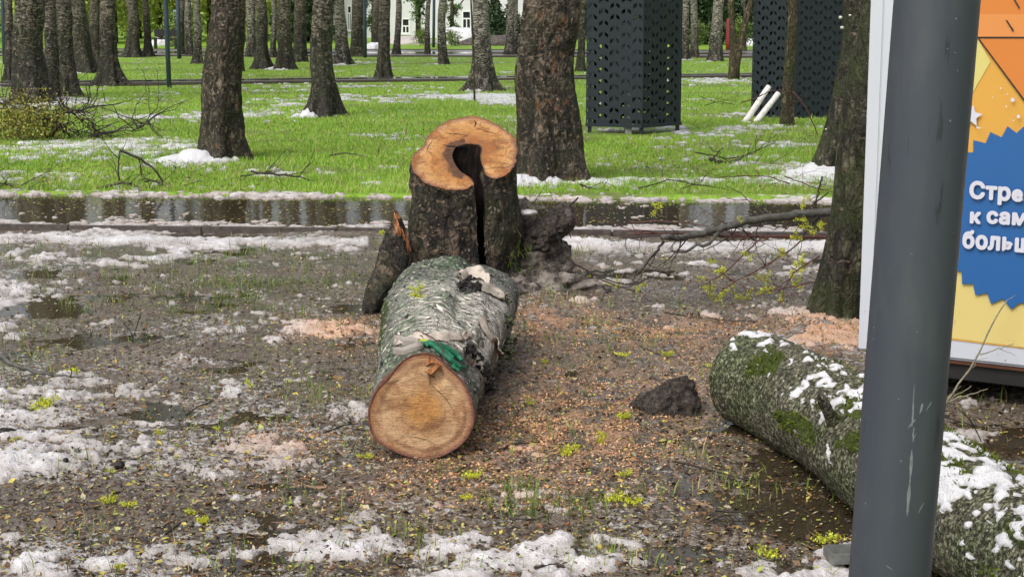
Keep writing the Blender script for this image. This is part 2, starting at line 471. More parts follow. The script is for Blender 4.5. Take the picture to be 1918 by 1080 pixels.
def m_cut(name, stump=False):
    """sawn wood; local xy is the cut plane, origin near the pith"""
    t = NT(name); v = t.obj()
    d = t.noise(v, 7, 4, .5, color=True)
    dv = t.n('ShaderNodeVectorMath', operation='MULTIPLY_ADD'); t.link(d, dv.inputs[0]); dv.inputs[1].default_value = (.05, .05, 0); t.link(v, dv.inputs[2])
    xy = t.mapv(dv.outputs[0], (1, 1, 0))
    ln = t.n('ShaderNodeVectorMath', operation='LENGTH'); t.link(xy, ln.inputs[0]); r = ln.outputs['Value']
    rings = t.n('ShaderNodeTexNoise', noise_dimensions='1D'); rings.inputs['Scale'].default_value = 160; rings.inputs['Detail'].default_value = 3; t.link(r, rings.inputs['W'])
    s = t.sep(t.attr())                                         # r: 0 at pith, 1 at rim
    saw = t.noise(t.mapv(v, (1.3, 9, 1)), 26, 5, .75)
    blot = t.noise(v, 13, 5, .65, .8)
    if stump:
        base = t.ramp(s[0], [(.0, (.27, .10, .03)), (.22, (.38, .16, .05)), (.5, (.58, .29, .085)), (.78, (.62, .37, .15)), (.86, (.42, .23, .14)), (.93, (.20, .10, .085)), (1.0, (.09, .045, .04))])
        base = t.mix(t.ramp(blot, [(.47, 0.0), (.60, .9)]), base, (.33, .11, .025))
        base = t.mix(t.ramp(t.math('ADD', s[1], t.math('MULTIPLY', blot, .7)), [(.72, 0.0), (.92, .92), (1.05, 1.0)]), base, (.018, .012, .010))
        base = t.mix(t.ramp(t.noise(t.mapv(v, (1, 3.5, 1)), 9, 5, .6, .5), [(.62, 0.0), (.68, .8)]), base, (.13, .06, .035))
    else:
        base = t.ramp(s[0], [(.0, (.46, .21, .06)), (.26, (.60, .31, .095)), (.40, (.52, .31, .15)), (.70, (.64, .43, .24)), (.86, (.56, .35, .19)), (.94, (.34, .165, .10)), (1.0, (.11, .045, .032))])
        base = t.mix(t.ramp(blot, [(.47, 0.0), (.62, .7)]), base, (.33, .15, .05))
        band = t.math('MULTIPLY', t.ramp(s[0], [(.74, 0.0), (.80, 1.0), (.83, .9), (.88, 0.0)]), t.ramp(t.noise(v, 5, 3, .5), [(.38, 0.0), (.56, .75)]))
        base = t.mix(band, base, (.20, .095, .05))
        hb = t.math('MULTIPLY', t.ramp(s[0], [(.36, 0.0), (.42, 1.0), (.45, 0.0)]), t.ramp(t.noise(v, 6, 3, .5), [(.45, 0.0), (.56, .55)]))
        base = t.mix(hb, base, (.22, .10, .04))
    col = t.mix(t.ramp(rings.outputs['Fac'], [(.42, .0), (.62, .42 if stump else .22)]), base, (.27, .11, .04))
    col = t.mix(t.ramp(saw, [(.50, 0.0), (.64, .5)]), col, (.22, .10, .045))
    grime = t.noise(t.mapv(v, (1, 2.2, 1)), 6, 6, .7, .6)
    col = t.mix(t.ramp(grime, [(.50, 0.0), (.62, .55)]), col, (.17, .075, .035))
    gl = t.math('ABSOLUTE', t.math('SUBTRACT', t.noise(t.mapv(v, (1, 4.5, 1)), 12, 4, .6, .4), .5)); col = t.mix(t.ramp(gl, [(.004, .6), (.016, 0.0)]), col, (.13, .06, .03))
    sp = t.noise(v, 190, 3, .7); col = t.mix(t.ramp(sp, [(.60, 0.0), (.70, .6)]), col, (.66, .47, .28))
    n = t.bump(saw, .8, .009); n = t.bump(t.noise(v, 130, 3, .7), .7, .003, n)
    return t.fin(col, .6, n, .3)
def m_rot():
    t = NT('rotten_wood'); v = t.obj()
    c = t.noise(t.mapv(v, (1, 1, .35)), 40, 5, .7)
    col = t.ramp(c, [(.38, (.002, .002, .002)), (.55, (.009, .006, .005)), (.72, (.04, .022, .014))])
    return t.fin(col, .75, t.bump(c, 1, .01), .12)
def m_splinter():
    t = NT('split_wood'); v = t.obj()
    c = t.noise(t.mapv(v, (1, 1, .2)), 60, 5, .7)
    col = t.ramp(c, [(.32, (.09, .03, .012)), (.5, (.40, .16, .06)), (.7, (.60, .33, .16))])
    return t.fin(col, .6, t.bump(c, 1, .01), .3)
def m_earth():
    t = NT('clumped_earth'); v = t.obj()
    a = t.noise(v, 9, 5, .6); b = t.noise(v, 55, 5, .7)
    col = t.ramp(b, [(.36, (.012, .009, .007)), (.48, (.038, .029, .023)), (.6, (.085, .068, .055)), (.72, (.17, .14, .12))])
    s = t.sep(t.attr())
    col = t.mix(t.math('MULTIPLY', s[0], t.ramp(a, [(.42, 0.0), (.56, .8)])), col, (.33, .285, .25))
    return t.fin(col, .55, t.bump(b, 1, .02), .4)
def m_pole():
    t = NT('grey_pole_paint'); v = t.obj()
    col = t.mix(t.noise(v, 3, 4, .6), (.040, .045, .064), (.050, .056, .077))
    dr = t.noise(t.mapv(v, (14, 14, 2.2)), 3.2, 4, .6)
    col = t.mix(t.ramp(dr, [(.64, 0.0), (.70, .75)]), col, (.020, .023, .030))
    sp = t.vor(v, 26)
    col = t.mix(t.ramp(sp, [(.035, .8), (.06, 0.0)]), col, (.22, .23, .24))
    col = t.mix(t.ramp(t.noise(t.mapv(v, (3, 3, .8)), 4, 5, .65), [(.5, 0.0), (.7, .35)]), col, (.085, .088, .092))
    n = t.bump(t.noise(v, 240, 2), .12, .002)
    return t.fin(col, t.ramp(t.noise(v, 12, 4), [(.3, .42), (.7, .56)]), n, .4)
def m_wall():
    t = NT('pale_render'); v = t.obj()
    col = t.mix(t.noise(v, 1.2, 5, .6), (.62, .62, .645), (.72, .72, .745))
    return t.fin(col, .8, None, .2)
def m_print(name, c):
    t = NT(name); v = t.obj()
    col = t.mix(t.noise(v, 6, 3), tuple(x * .94 for x in c), c)
    z = t.sep(v)[2]
    # mud splashes, thicker toward the bottom edge of the board (object z measured up from that edge)
    sp = t.noise(t.mapv(v, (1, 1, .45)), 75, 4, .7)
    thr = t.math('MULTIPLY_ADD', z, .22, .63)
    k = t.ramp(t.math('SUBTRACT', sp, thr), [(.0, 0.0), (.03, .75)])
    col = t.mix(k, col, (.07, .045, .03))
    return t.fin(col, .38, None, .4)

M['mud'] = m_mud(); M['snow'] = m_snow(); M['water'] = m_water(); M['asphalt'] = m_asphalt(); M['kerb'] = m_kerb(); M['farpath'] = m_flat('wet_grey_path', (.17, .155, .145), .3, .5, var=.35, sc=2)
M['lawn'] = m_lawn(); M['blade'] = m_blade(); M['litter'] = m_attr('leaf_litter', .5); M['chips'] = m_attr('sawdust_chips', .7, .2)
M['leaf'] = m_attr('tree_foliage', .5, .3); M['blossom'] = m_attr('maple_blossom', .5, .3)
M['bark'] = m_bark('furrowed_bark', (.007, .006, .005), (.028, .023, .018), (.075, .062, .048), (.34, .29, .225), .5, 2.8, .35, .0)
M['barkred'] = m_bark('old_rugged_bark', (.008, .006, .005), (.036, .027, .020), (.115, .088, .064), (.27, .21, .16), .6, 4.0, .30, .75)
M['birch'] = m_bark('white_birch_bark', (.009, .007, .006), (.038, .032, .026), (.11, .095, .08), (.50, .46, .39), .25, 1.9, .2)
M['barkmoss'] = m_bark('mossy_trunk_bark', (.010, .009, .006), (.034, .031, .020), (.085, .076, .052), (.28, .20, .13), 1.3, 9.0, .8)
M['barkbrown'] = m_bark('thin_brown_bark', (.03, .022, .014), (.085, .062, .036), (.16, .12, .07), (.22, .18, .12), 2.0, 9.0, .55)
M['barkstump'] = m_bark('stump_bark', (.005, .004, .003), (.020, .015, .011), (.085, .062, .044), (.27, .20, .13), .2, 3.0, .35)
M['logbark'] = m_logbark(); M['mossbark'] = m_mossbark()
M['cutlog'] = m_cut('sawn_birch'); M['cutstump'] = m_cut('sawn_stump', True); M['rot'] = m_rot(); M['split'] = m_splinter()
M['earth'] = m_earth(); M['pole'] = m_pole(); M['wall'] = m_wall()
M['twig'] = m_flat('twig_bark', (.028, .02, .017), .55, .4, var=.5, sc=60)
M['twigred'] = m_flat('red_twig_bark', (.085, .032, .026), .5, .4, var=.4, sc=60)
M['greybranch'] = m_flat('grey_branch_bark', (.075, .072, .062), .55, .4, var=.5, sc=40)
M['twigpale'] = m_flat('pale_twig_bark', (.20, .19, .13), .6, .3, var=.4, sc=60)
M['booth'] = m_flat('dark_booth_paint', (.015, .022, .029), .45, .4, var=.1, sc=4)
M['cabinet'] = m_flat('grey_cabinet_paint', (.17, .19, .21), .5, .4)
M['lamp'] = m_flat('blue_grey_lamp_paint', (.045, .065, .10), .45, .4, var=.15, sc=3)
M['concrete'] = m_flat('grey_concrete', (.22, .22, .20), .8, .2, var=.25, sc=12)
M['whitelog'] = m_flat('pale_birch_pole', (.76, .72, .70), .7, .2, var=.2, sc=14)
M['white'] = m_print('white_board', (.52, .545, .60))
M['yellow'] = m_print('yellow_print', srgb(208, 156, 70)); M['paleyellow'] = m_print('pale_yellow_print', srgb(208, 190, 120))
M['wedge'] = m_print('light_yellow_print', srgb(205, 192, 118)); M['orange'] = m_print('orange_print', srgb(202, 122, 56)); M['orange2'] = m_print('light_orange_print', srgb(210, 136, 74))
M['blue'] = m_print('blue_print', srgb(40, 92, 152)); M['ink'] = m_print('black_print', (.03, .02, .02)); M['star'] = m_print('white_print', (.58, .58, .66))
M['frame'] = m_flat('dark_steel', (.018, .017, .017), .5, .4); M['rust'] = m_flat('rusty_edge', (.09, .035, .018), .7, .3)
M['glass'] = m_flat('window_glass', (.03, .035, .04), .08, .6, var=.3, sc=1); M['wframe'] = m_flat('white_window_frame', (.78, .78, .80), .5, .4, var=.03)
M['glove'] = m_flat('green_rubber', (.004, .115, .055), .6, .5, var=.35, sc=45); M['cuff'] = m_flat('grey_knit', (.30, .27, .24), .9, .15, var=.15, sc=90); M['cuffy'] = m_flat('yellow_knit', (.34, .38, .06), .8, .2)
M['paperbark'] = m_flat('curled_birch_bark', (.46, .40, .34), .65, .3, var=.35, sc=30); M['inner'] = m_flat('inner_bark', (.20, .13, .085), .6, .3, var=.4, sc=40)
M['char'] = m_flat('black_cork', (.010, .008, .007), .6, .4, var=.5, sc=50)
M['moss'] = m_attr('moss_tufts', .8, .1); M['scale'] = m_attr('loose_bark_scales', .6, .3); M['red'] = m_flat('red_paint', (.20, .022, .025), .5); M['teal'] = m_flat('pale_blue_panel', (.28, .36, .42), .6)
M['scratch'] = m_flat('bare_scratch', (.16, .175, .20), .6, .3, var=.35, sc=60); M['galv'] = m_flat('galvanised_steel', (.22, .23, .22), .42, .5, .5, var=.3, sc=30)
M['snowclean'] = m_snow(); M['fungus'] = m_flat('white_fungus', (.6, .57, .5), .7, .2)
# ------------------------------------------------------------------ ground levels
K0 = onz(0, 431); K1 = onz(1540, 446)
KS = (K1[1] - K0[1]) / (K1[0] - K0[0])
def kline(x): return K0[1] + KS * (np.asarray(x) - K0[0])      # front (near) face of the kerb
PATHW = 2.25
def gs(px, py, cx, cy, rx, ry): return np.exp(-(((px - cx) / rx) ** 2 + ((py - cy) / ry) ** 2))

PUD = [(40, 572, 110, 20, .030), (300, 765, 60, 16, .028), (470, 770, 110, 26, .026), (1450, 905, 170, 76, .015), (1390, 792, 80, 14, .030),
       (420, 690, 60, 8, .02), (230, 620, 90, 16, .012), (1080, 700, 60, 14, .014), (1250, 1040, 120, 26, .014), (610, 700, 70, 18, .016), (1840, 850, 120, 26, .03),
       (560, 600, 80, 14, .010), (1180, 650, 100, 12, .008), (150, 930, 120, 20, .008), (120, 800, 90, 14, .018)]
WZ = -.0085
def hmud(x, y):
    px, py = topx(x, y)
    h = .020 * (fbm(x * .9, y * .9, octv=3, seed=3) - .5) * 2 + .020 * (fbm(x * 5, y * 5, octv=4, seed=5) - .5) + .016 * (fbm(x * 19, y * 19, octv=4, seed=9, gain=.6) - .5)
    h += .014 * np.abs(fbm(x * 9 + 40, y * 6, octv=3, seed=21) - .5)
    wx = 46 * (fbm(x * 3, y * 3, octv=3, seed=24) - .5); wy = 30 * (fbm(x * 3 + 9, y * 3, octv=3, seed=25) - .5)
    for a, b, c, d, e in PUD: h = h - e * gs(px + wx * 2, py + wy, a, b, c, d)
    h = h - .010 * sstep(.55, .72, fbm(x * 2.4, y * 2.4, octv=3, seed=23)) * sstep(1800, 0, 0 * px)
    h = h + .03 * gs(px, py, 1560, 625, 80, 26) + .05 * gs(x, y, .18, 8.9, .38, .45) + .02 * gs(px, py, 1120, 560, 100, 22)
    h = h + .045 * gs(px, py, 345, 676, 30, 5) + .03 * gs(px, py, 400, 680, 30, 4) + .03 * gs(px, py, 120, 780, 40, 10)
    return h + .004
def hlawn(x, y):
    return .035 + .05 * (fbm(x * .35, y * .35, octv=3, seed=31) - .5) + .02 * (fbm(x * 3, y * 3, octv=3, seed=33) - .5) * np.clip((30 - y) / 10, .2, 1)

def snowD(x, y, px, py):
    D = -.42 + 0 * px
    yk = 446 + .0098 * px
    kb = np.exp(-((py - yk - 3) / 9) ** 2)
    D += kb * np.where((px > 690) & (px < 1030), .2, 1.05)
    D += .22 * sstep(440, 470, py) * sstep(640, 560, py) * sstep(620, 330, px) + .35 * gs(px, py, 20, 555, 60, 40)
    D += .18 * sstep(440, 470, py) * sstep(560, 530, py) * sstep(1050, 1150, px)
    D += .10 * sstep(560, 620, py) * sstep(800, 740, py) * sstep(680, 520, px)
    D += .34 * sstep(740, 790, py) * sstep(905, 870, py) * sstep(700, 520, px)
    D += .20 * sstep(640, 700, py) * sstep(150, 60, px)
    D -= .45 * gs(px, py, 230, 945, 300, 48)
    D += .75 * gs(px, py, 60, 1050, 150, 40) + .45 * gs(px, py, 300, 1050, 200, 40) + .4 * gs(px, py, 120, 885, 180, 22) + .66 * gs(px, py, 490, 970, 160, 42)
    D += .72 * gs(px, py, 720, 1020, 220, 55) + .58 * gs(px, py, 1130, 1040, 240, 50) + .22 * gs(px, py, 1010, 940, 200, 35)
    D += .45 * gs(px, py, 630, 600, 90, 26) + .42 * gs(px, py, 560, 640, 110, 22) + .85 * gs(px, py, 1570, 630, 90, 32) + .25 * gs(px, py, 1060, 520, 80, 30)
    D += .35 * gs(px, py, 640, 780, 70, 50) + .7 * gs(px, py, 1820, 815, 80, 14) + .2 * gs(px, py, 1200, 930, 60, 20)
    D -= .22 * gs(px, py, 1200, 740, 330, 140) + .3 * gs(px, py, 1440, 900, 120, 90)
    D -= .3 * gs(px, py, 820, 860, 120, 30)
    return D
def sawD(px, py):
    return np.clip(1.0 * gs(px, py, 1230, 622, 260, 26) + 1.15 * gs(px, py, 1050, 815, 180, 66) + .7 * gs(px, py, 1000, 605, 100, 24) + .8 * gs(px, py, 640, 620, 85, 36)
                   + 1.2 * gs(px, py, 1570, 625, 85, 36) + .55 * gs(px, py, 1180, 720, 210, 70) + .40 * gs(px, py, 560, 830, 140, 34) + .35 * gs(px, py, 900, 900, 260, 50)
                   + .3 * gs(px, py, 1030, 530, 110, 50), 0, 1.2)
def snow_t(x, y, D):
    return .80 * D - .07 + .95 * (fbm(x * 2.2, y * 2.2, octv=2, seed=51) - .5) + 1.15 * (fbm(x * 8.5, y * 8.5, octv=3, seed=55) - .5) + .62 * (fbm(x * 28, y * 28, octv=3, seed=57, gain=.6) - .5)
def snow_h(m, x, y, amp=.028):
    lump = fbm(x * 26, y * 26, octv=3, seed=61); l2 = 1 - np.abs(2 * fbm(x * 42, y * 42, octv=2, seed=63) - 1)
    return np.where(m > 0, amp * np.clip(m * 1.5, 0, 1) ** .6 * (.25 + 1.1 * lump) + .006 * l2 * np.clip(m * 8, 0, 1), -.012)

# fan shaped sheets, fine where the camera looks and coarse beside it
u_ax = np.concatenate([np.linspace(-3, -.45, 40)[:-1], np.linspace(-.45, .45, 660), np.linspace(.45, 3, 40)[1:]])
def fan(y0, y1f, nr, off=.5, u=u_ax):
    t = np.linspace(0, 1, nr)[:, None]
    ye = np.full(len(u), 12.0)
    for _ in range(4):
        ye = y1f(u * (ye + off))
    Y = y0 * (ye[None] / y0) ** t
    X = u[None] * (Y + off)
    return X, Y

X, Y = fan(3.3, lambda x: kline(x) - .0, 470)
H = hmud(X, Y); PXX, PYY = topx(X, Y)
SW = sawD(PXX, PYY)
GR = np.clip(.9 * gs(PXX, PYY, 330, 530, 330, 60) + .3 + .5 * np.exp(-((PYY - 470) / 25) ** 2), 0, 1) * sstep(.45, .6, fbm(X * 3, Y * 3, octv=3, seed=71))
V = np.stack([X, Y, H], -1).reshape(-1, 3)
FILM = np.clip(snowD(X, Y, PXX, PYY) + .75, 0, 1.0) * sstep(.35, .6, fbm(X * 2.5, Y * 2.5, octv=3, seed=75)) + .1
C = np.stack([SW * sstep(.40, .58, fbm(X * 12, Y * 12, octv=4, seed=73)), GR, FILM], -1).reshape(-1, 3)
inview = (np.abs(PXX - 959) < 1500)
obj('ground', mesh_from('ground', V, [grid_faces(*X.shape)], M['mud'], col=C), kind='structure')
# snow and slush lying on the mud
m = snow_t(X, Y, snowD(X, Y, PXX, PYY))
bx = np.abs(PXX - 959) > 2200
m = np.where(bx, -1, m)
SH = snow_h(m, X, Y)
Vs = np.stack([X, Y, H + SH], -1).reshape(-1, 3)
Cs = np.stack([np.clip(SW * 1.3 + .10, 0, 1), np.clip(SH / .026, 0, 1) * np.clip(.55 + .9 * (fbm(X * 3, Y * 3, octv=3, seed=59) - .25), .3, 1), 0 * SW], -1).reshape(-1, 3)
F = grid_faces(*X.shape, mask=(m > -.02))
Vs, F, Cs = compact(Vs, F, Cs)
obj('slushy_snow', mesh_from('slushy_snow', Vs, [F], M['snow'], col=Cs), kind='stuff', label='lumpy wet snow melting in patches over the muddy ground')
mb = MB(); mb.add([[-40, 3.0, WZ], [40, 3.0, WZ], [40, float(kline(40)) - .01, WZ], [-40, float(kline(-40)) - .01, WZ]], [[0, 1, 2, 3]])
mb.build('puddle_water', M['water'], smooth=False, kind='structure')

# kerb of separate stones, flooded path behind it
ang = math.atan(KS)
kt = bpy.data.objects.new('kerb', None); COL.objects.link(kt); kt['kind'] = 'structure'
kt.location = (0, float(kline(0)), 0); kt.rotation_euler = (0, 0, ang)
bm = bmesh.new(); bmesh.ops.create_cube(bm, size=1.0)
bmesh.ops.scale(bm, vec=(.994, .075, .20), verts=bm.verts); bmesh.ops.bevel(bm, geom=bm.edges[:], offset=.006, segments=2, affect='EDGES')
kme = bpy.data.meshes.new('kerb_stone'); bm.to_mesh(kme); bm.free(); kme.materials.append(M['kerb'])
for k in range(-9, 10):
    o = obj('kerb_stone', kme, kt, (k * 1.0 + .22, .0375, -.062 + random.uniform(-.003, .003)))
    o.rotation_euler = (random.uniform(-.01, .01), random.uniform(-.003, .003), random.uniform(-.004, .004))
def strip(name, v0, v1, z, mat, u0=-40, u1=40, nu=2, **p):
    xs = np.linspace(u0, u1, nu); VV = []
    for v in (v0, v1):
        for x in xs: VV.append([x, float(kline(x)) + v, z])
    obj(name, mesh_from(name, VV, [grid_faces(2, nu)], mat), **p)
strip('path', .0, PATHW + .3, -.03, M['asphalt'], kind='structure')
strip('path_water', .076, PATHW + .2, .008, M['water'], kind='structure')

# slush on the flooded path: along the kerb and along the far edge
xs = np.linspace(-5.2, 5.2, 900); vv = np.linspace(.08, PATHW + .75, 190)
XX, VV = np.meshgrid(xs, vv); YY = kline(XX) + VV
near = np.exp(-((VV - .08) / .45) ** 2); far = np.exp(-((VV - PATHW - .05) / .20) ** 2)
px_, py_ = topx(XX, YY)
D = -.60 + .92 * near + .72 * far * sstep(PATHW + .7, PATHW + .3, VV) + .75 * gs(px_, py_, 1500, 352, 170, 24) + .3 * gs(px_, py_, 1030, 355, 90, 14)
mm = D + .9 * (fbm(XX * 2, YY * 3, octv=2, seed=81) - .5) + 1.2 * (fbm(XX * 10, YY * 12, octv=3, seed=83) - .5) + .6 * (fbm(XX * 34, YY * 34, octv=2, seed=85) - .5)
base = .010 + .018 * sstep(PATHW - .22, PATHW + .25, VV)
bank = .13 * (.5 + fbm(XX * 8, YY * 8, octv=3, seed=89)) * gs(px_, py_, 1520, 340, 60, 12)
SHp = np.where(mm > 0, .022 * np.sqrt(np.clip(mm, 0, 1)) * (.4 + fbm(XX * 26, YY * 26, octv=3, seed=87)) * np.where(near > .15, .75, .9) + bank, -.02)
Cc = np.stack([.05 + .25 * fbm(XX * 4, YY * 4, octv=2, seed=88), np.clip(SHp / .018, 0, 1), 0 * XX], -1).reshape(-1, 3)
F = grid_faces(*XX.shape, mask=(mm > -.02))
a, b, c = compact(np.stack([XX, YY, base + SHp], -1).reshape(-1, 3), F, Cc)
obj('path_slush', mesh_from('path_slush', a, [b], M['snow'], col=c), kind='stuff', label='melting slush along both edges of the flooded path')

# lawn beyond the path
u_l = np.concatenate([np.linspace(-3, -.4, 40)[:-1], np.linspace(-.4, .4, 560), np.linspace(.4, 3, 40)[1:]])
Xl, Yl = fan(14.0, lambda x: 0 * x + 66.0, 300, 2.0, u_l)
t0 = np.linspace(0, 1, 300)[:, None]
y0l = kline(Xl[0]) + PATHW
for _ in range(3):
    y0l = kline(u_l * (y0l + 2)) + PATHW
Yl = y0l[None] * (66.0 / y0l[None]) ** t0; Xl = u_l[None] * (Yl + 2)
Hl = hlawn(Xl, Yl); plx, ply = topx(Xl, Yl)
Cl = np.stack([sstep(.58, .7, fbm(Xl * .6, Yl * .8, octv=4, seed=91)) * .7, 0 * Xl, 0 * Xl], -1).reshape(-1, 3)
Hl[0] -= .05
obj('lawn', mesh_from('lawn', np.stack([Xl, Yl, Hl], -1).reshape(-1, 3), [grid_faces(*Xl.shape)], M['lawn'], col=Cl), kind='structure')

mb = MB(); mb.add([[-900, -60, -.25], [900, -60, -.25], [900, 1500, -.25], [-900, 1500, -.25]], [[0, 1, 2, 3]])
mb.build('terrain', M['lawn'], smooth=False, kind='structure')
mb = MB(); mb.add([[-400, 65.5, .02], [400, 65.5, .02], [400, 300, .02], [-400, 300, .02]], [[0, 1, 2, 3]])
mb.build('far_ground', M['lawn'], smooth=False, kind='structure')

# two farther paths
def line_path(name, p0, p1, p2, p3, z, mat, **kw):
    a, b, c, d = [onz(*p) for p in (p0, p1, p2, p3)]
    def ext(a, b, s): v = b - a; return a - v * s, b + v * s
    a2, b2 = ext(a, b, .6); d2, c2 = ext(d, c, .6)
    mb = MB(); VV = [a2, b2, c2, d2]
    for q in VV: q[2] = z
    mb.add(VV, [[0, 1, 2, 3]]); return mb.build(name, mat, smooth=False, **kw)
line_path('far_path', (230, 162), (1500, 145), (1500, 141.5), (230, 156), .075, M['farpath'], kind='structure')
line_path('far_path_water', (230, 160), (1500, 144.0), (1500, 143), (230, 157.5), .082, M['water'], kind='structure')
line_path('distant_road', (200, 107), (1500, 109), (1500, 99), (200, 96), .075, M['farpath'], kind='structure')
line_path('distant_road_water', (200, 104), (1500, 106), (1500, 104), (200, 100), .082, M['water'], kind='structure')
def long_kerb(p0, p1, z, h, lab):
    a, b = onz(*p0), onz(*p1); v = b - a; a = a - v * .6; b = b + v * .6
    d = (b - a); L = np.linalg.norm(d); d /= L; mid = (a + b) / 2; mid[2] = z
    R = np.array([[d[0], -d[1], 0], [d[1], d[0], 0], [0, 0, 1]])
    mb = MB(); mb.box(mid, (L, .12, h), R); mb.build('path_kerb', M['kerb'], smooth=False, kind='structure')
long_kerb((230, 163.4), (1500, 145.9), .045, .07, ''); long_kerb((200, 108), (1500, 110), .05, .08, '')
long_kerb((200, 95.5), (1500, 98.5), .06, .07, '')

# ------------------------------------------------------------------ snow on the lawn
TREES = []   # filled below: (x, y, r)
# ------------------------------------------------------------------ trees: photo x,y of the foot, trunk width, x at the top of the frame
# (xb, yb, width, xtop, bark, flare, label)
TR = [
 (50, 197, 62, 48, 'bark', 1.5, 'thick dark rugged tree trunk rising behind the leafy fallen branches'),
 (92, 187, 27, 88, 'bark', 1.3, 'dark trunk touching the thick trunk behind the leafy fallen branches'),
 (17, 155, 17, 16, 'bark', 1.8, 'narrow dark tree with snow on its foot beside the outermost lamp post'),
 (128, 182, 34, 109, 'bark', 1.4, 'brown leaning trunk between the thick trunk and the tree with pale bark scar'),
 (157, 138, 34, 138, 'bark', 1.8, 'dark tree with spreading roots half hidden behind the brown leaning trunk'),
 (178, 124, 21, 176, 'bark', 1.2, 'blackish trunk close behind the tree with a pale bark scar'),
 (203, 161, 33, 200, 'bark', 1.9, 'speckled tree with a pale torn bark scar low on its trunk'),
 (246, 108, 23, 247, 'bark', 1.7, 'dark trunk in the pair of distant trees, the one nearer the scarred tree'),
 (277, 107, 14, 272, 'bark', 2.0, 'slim dark trunk with flared roots in the pair of distant trees'),
 (341, 104, 9, 339, 'bark', 1.5, 'very slim distant tree hidden behind the second lamp post'),
 (356, 106, 14, 348, 'birch', 1.4, 'pale leaning birch just behind the lamp posts'),
 (369, 120, 15, 366, 'birch', 1.4, 'slim birch with dark peeling foot beside the big mossy trunk'),
 (406, 303, 68, 420, 'barkred', 1.55, 'stout dark mossy tree with snow round its foot beyond the flooded path'),
 (451, 135, 9, 451, 'bark', 1.4, 'narrow tree peeping out behind the stout mossy tree'),
 (470, 107, 18, 468, 'birch', 1.5, 'distant birch between the stout mossy tree and the double trunk'),
 (490, 130, 22, 488, 'bark', 1.7, 'black based trunk at the start of the row of dark trees'),
 (510, 108, 11, 513, 'birch', 1.3, 'thin pale birch squeezed between two dark trees'),
 (531, 131, 27, 534, 'bark', 1.7, 'tree with white roots in the middle of the row of dark trees'),
 (559, 117, 25, 563, 'bark', 1.3, 'grey brown trunk with one orange streak next to the white rooted tree'),
 (602, 219, 45, 606, 'bark', 1.9, 'dark tree with spreading roots and a bank of snow at its foot'),
 (640, 122, 24, 636, 'birch', 1.7, 'ridged grey birch with snow at its foot behind the spreading dark tree'),
 (668, 107, 24, 670, 'bark', 1.2, 'smooth dark trunk in front of the pale house beside a lamp post'),
 (703, 93, 14, 705, 'bark', 1.3, 'black distant trunk with a snow heap at its foot'),
 (717, 148, 24, 722, 'bark', 1.7, 'mossy green trunk with a clean snow heap beside its roots'),
 (741, 104, 12, 747, 'birch', 1.4, 'pinkish birch close behind the mossy green trunk'),
 (801, 104, 10, 802, 'birch', 1.5, 'thin black and white birch before the conifers'),
 (829, 122, 17, 828, 'birch', 1.2, 'birch with white papery foot in front of the pale house'),
 (903, 171, 36, 901, 'birch', 1.7, 'large grey birch with spreading roots in snow, thin stake before it'),
 (953, 105, 15, 957, 'birch', 1.4, 'slim birch beside the huge rugged trunk'),
 (966, 104, 9, 966, 'birch', 1.2, 'white stemmed birch almost hidden by the huge rugged trunk'),
 (1030, 343, 103, 1029, 'barkred', 1.22, 'huge rugged tree with reddish furrows directly behind the stump'),
 (1088, 135, 15, 1089, 'bark', 1.4, 'tree mostly hidden between the huge trunk and the dark metal booth'),
 (1285, 112, 14, 1286, 'birch', 1.3, 'birch nearest the see-through metal booth'),
 (1301, 108, 15, 1300, 'birch', 1.3, 'white birch standing second beyond the see-through booth'),
 (1341, 115, 24, 1347, 'birch', 1.3, 'stout white birch with a dark foot between the two metal booths'),
 (1396, 98, 5, 1395, 'bark', 1.2, 'very thin far tree seen past the forked tree'),
 (1473, 236, 22, 1488, 'barkbrown', 1.25, 'slender brown tree in front of the solid dark booth'),
 (1560, 330, 50, 1610, 'barkmoss', 1.6, 'leaning mossy tree with snow banked on its roots beside the white board'),
 (1572, 600, 80, 1668, 'barkmoss', 1.12, 'near mossy trunk ringed with pink sawdust beside the white board'),
]
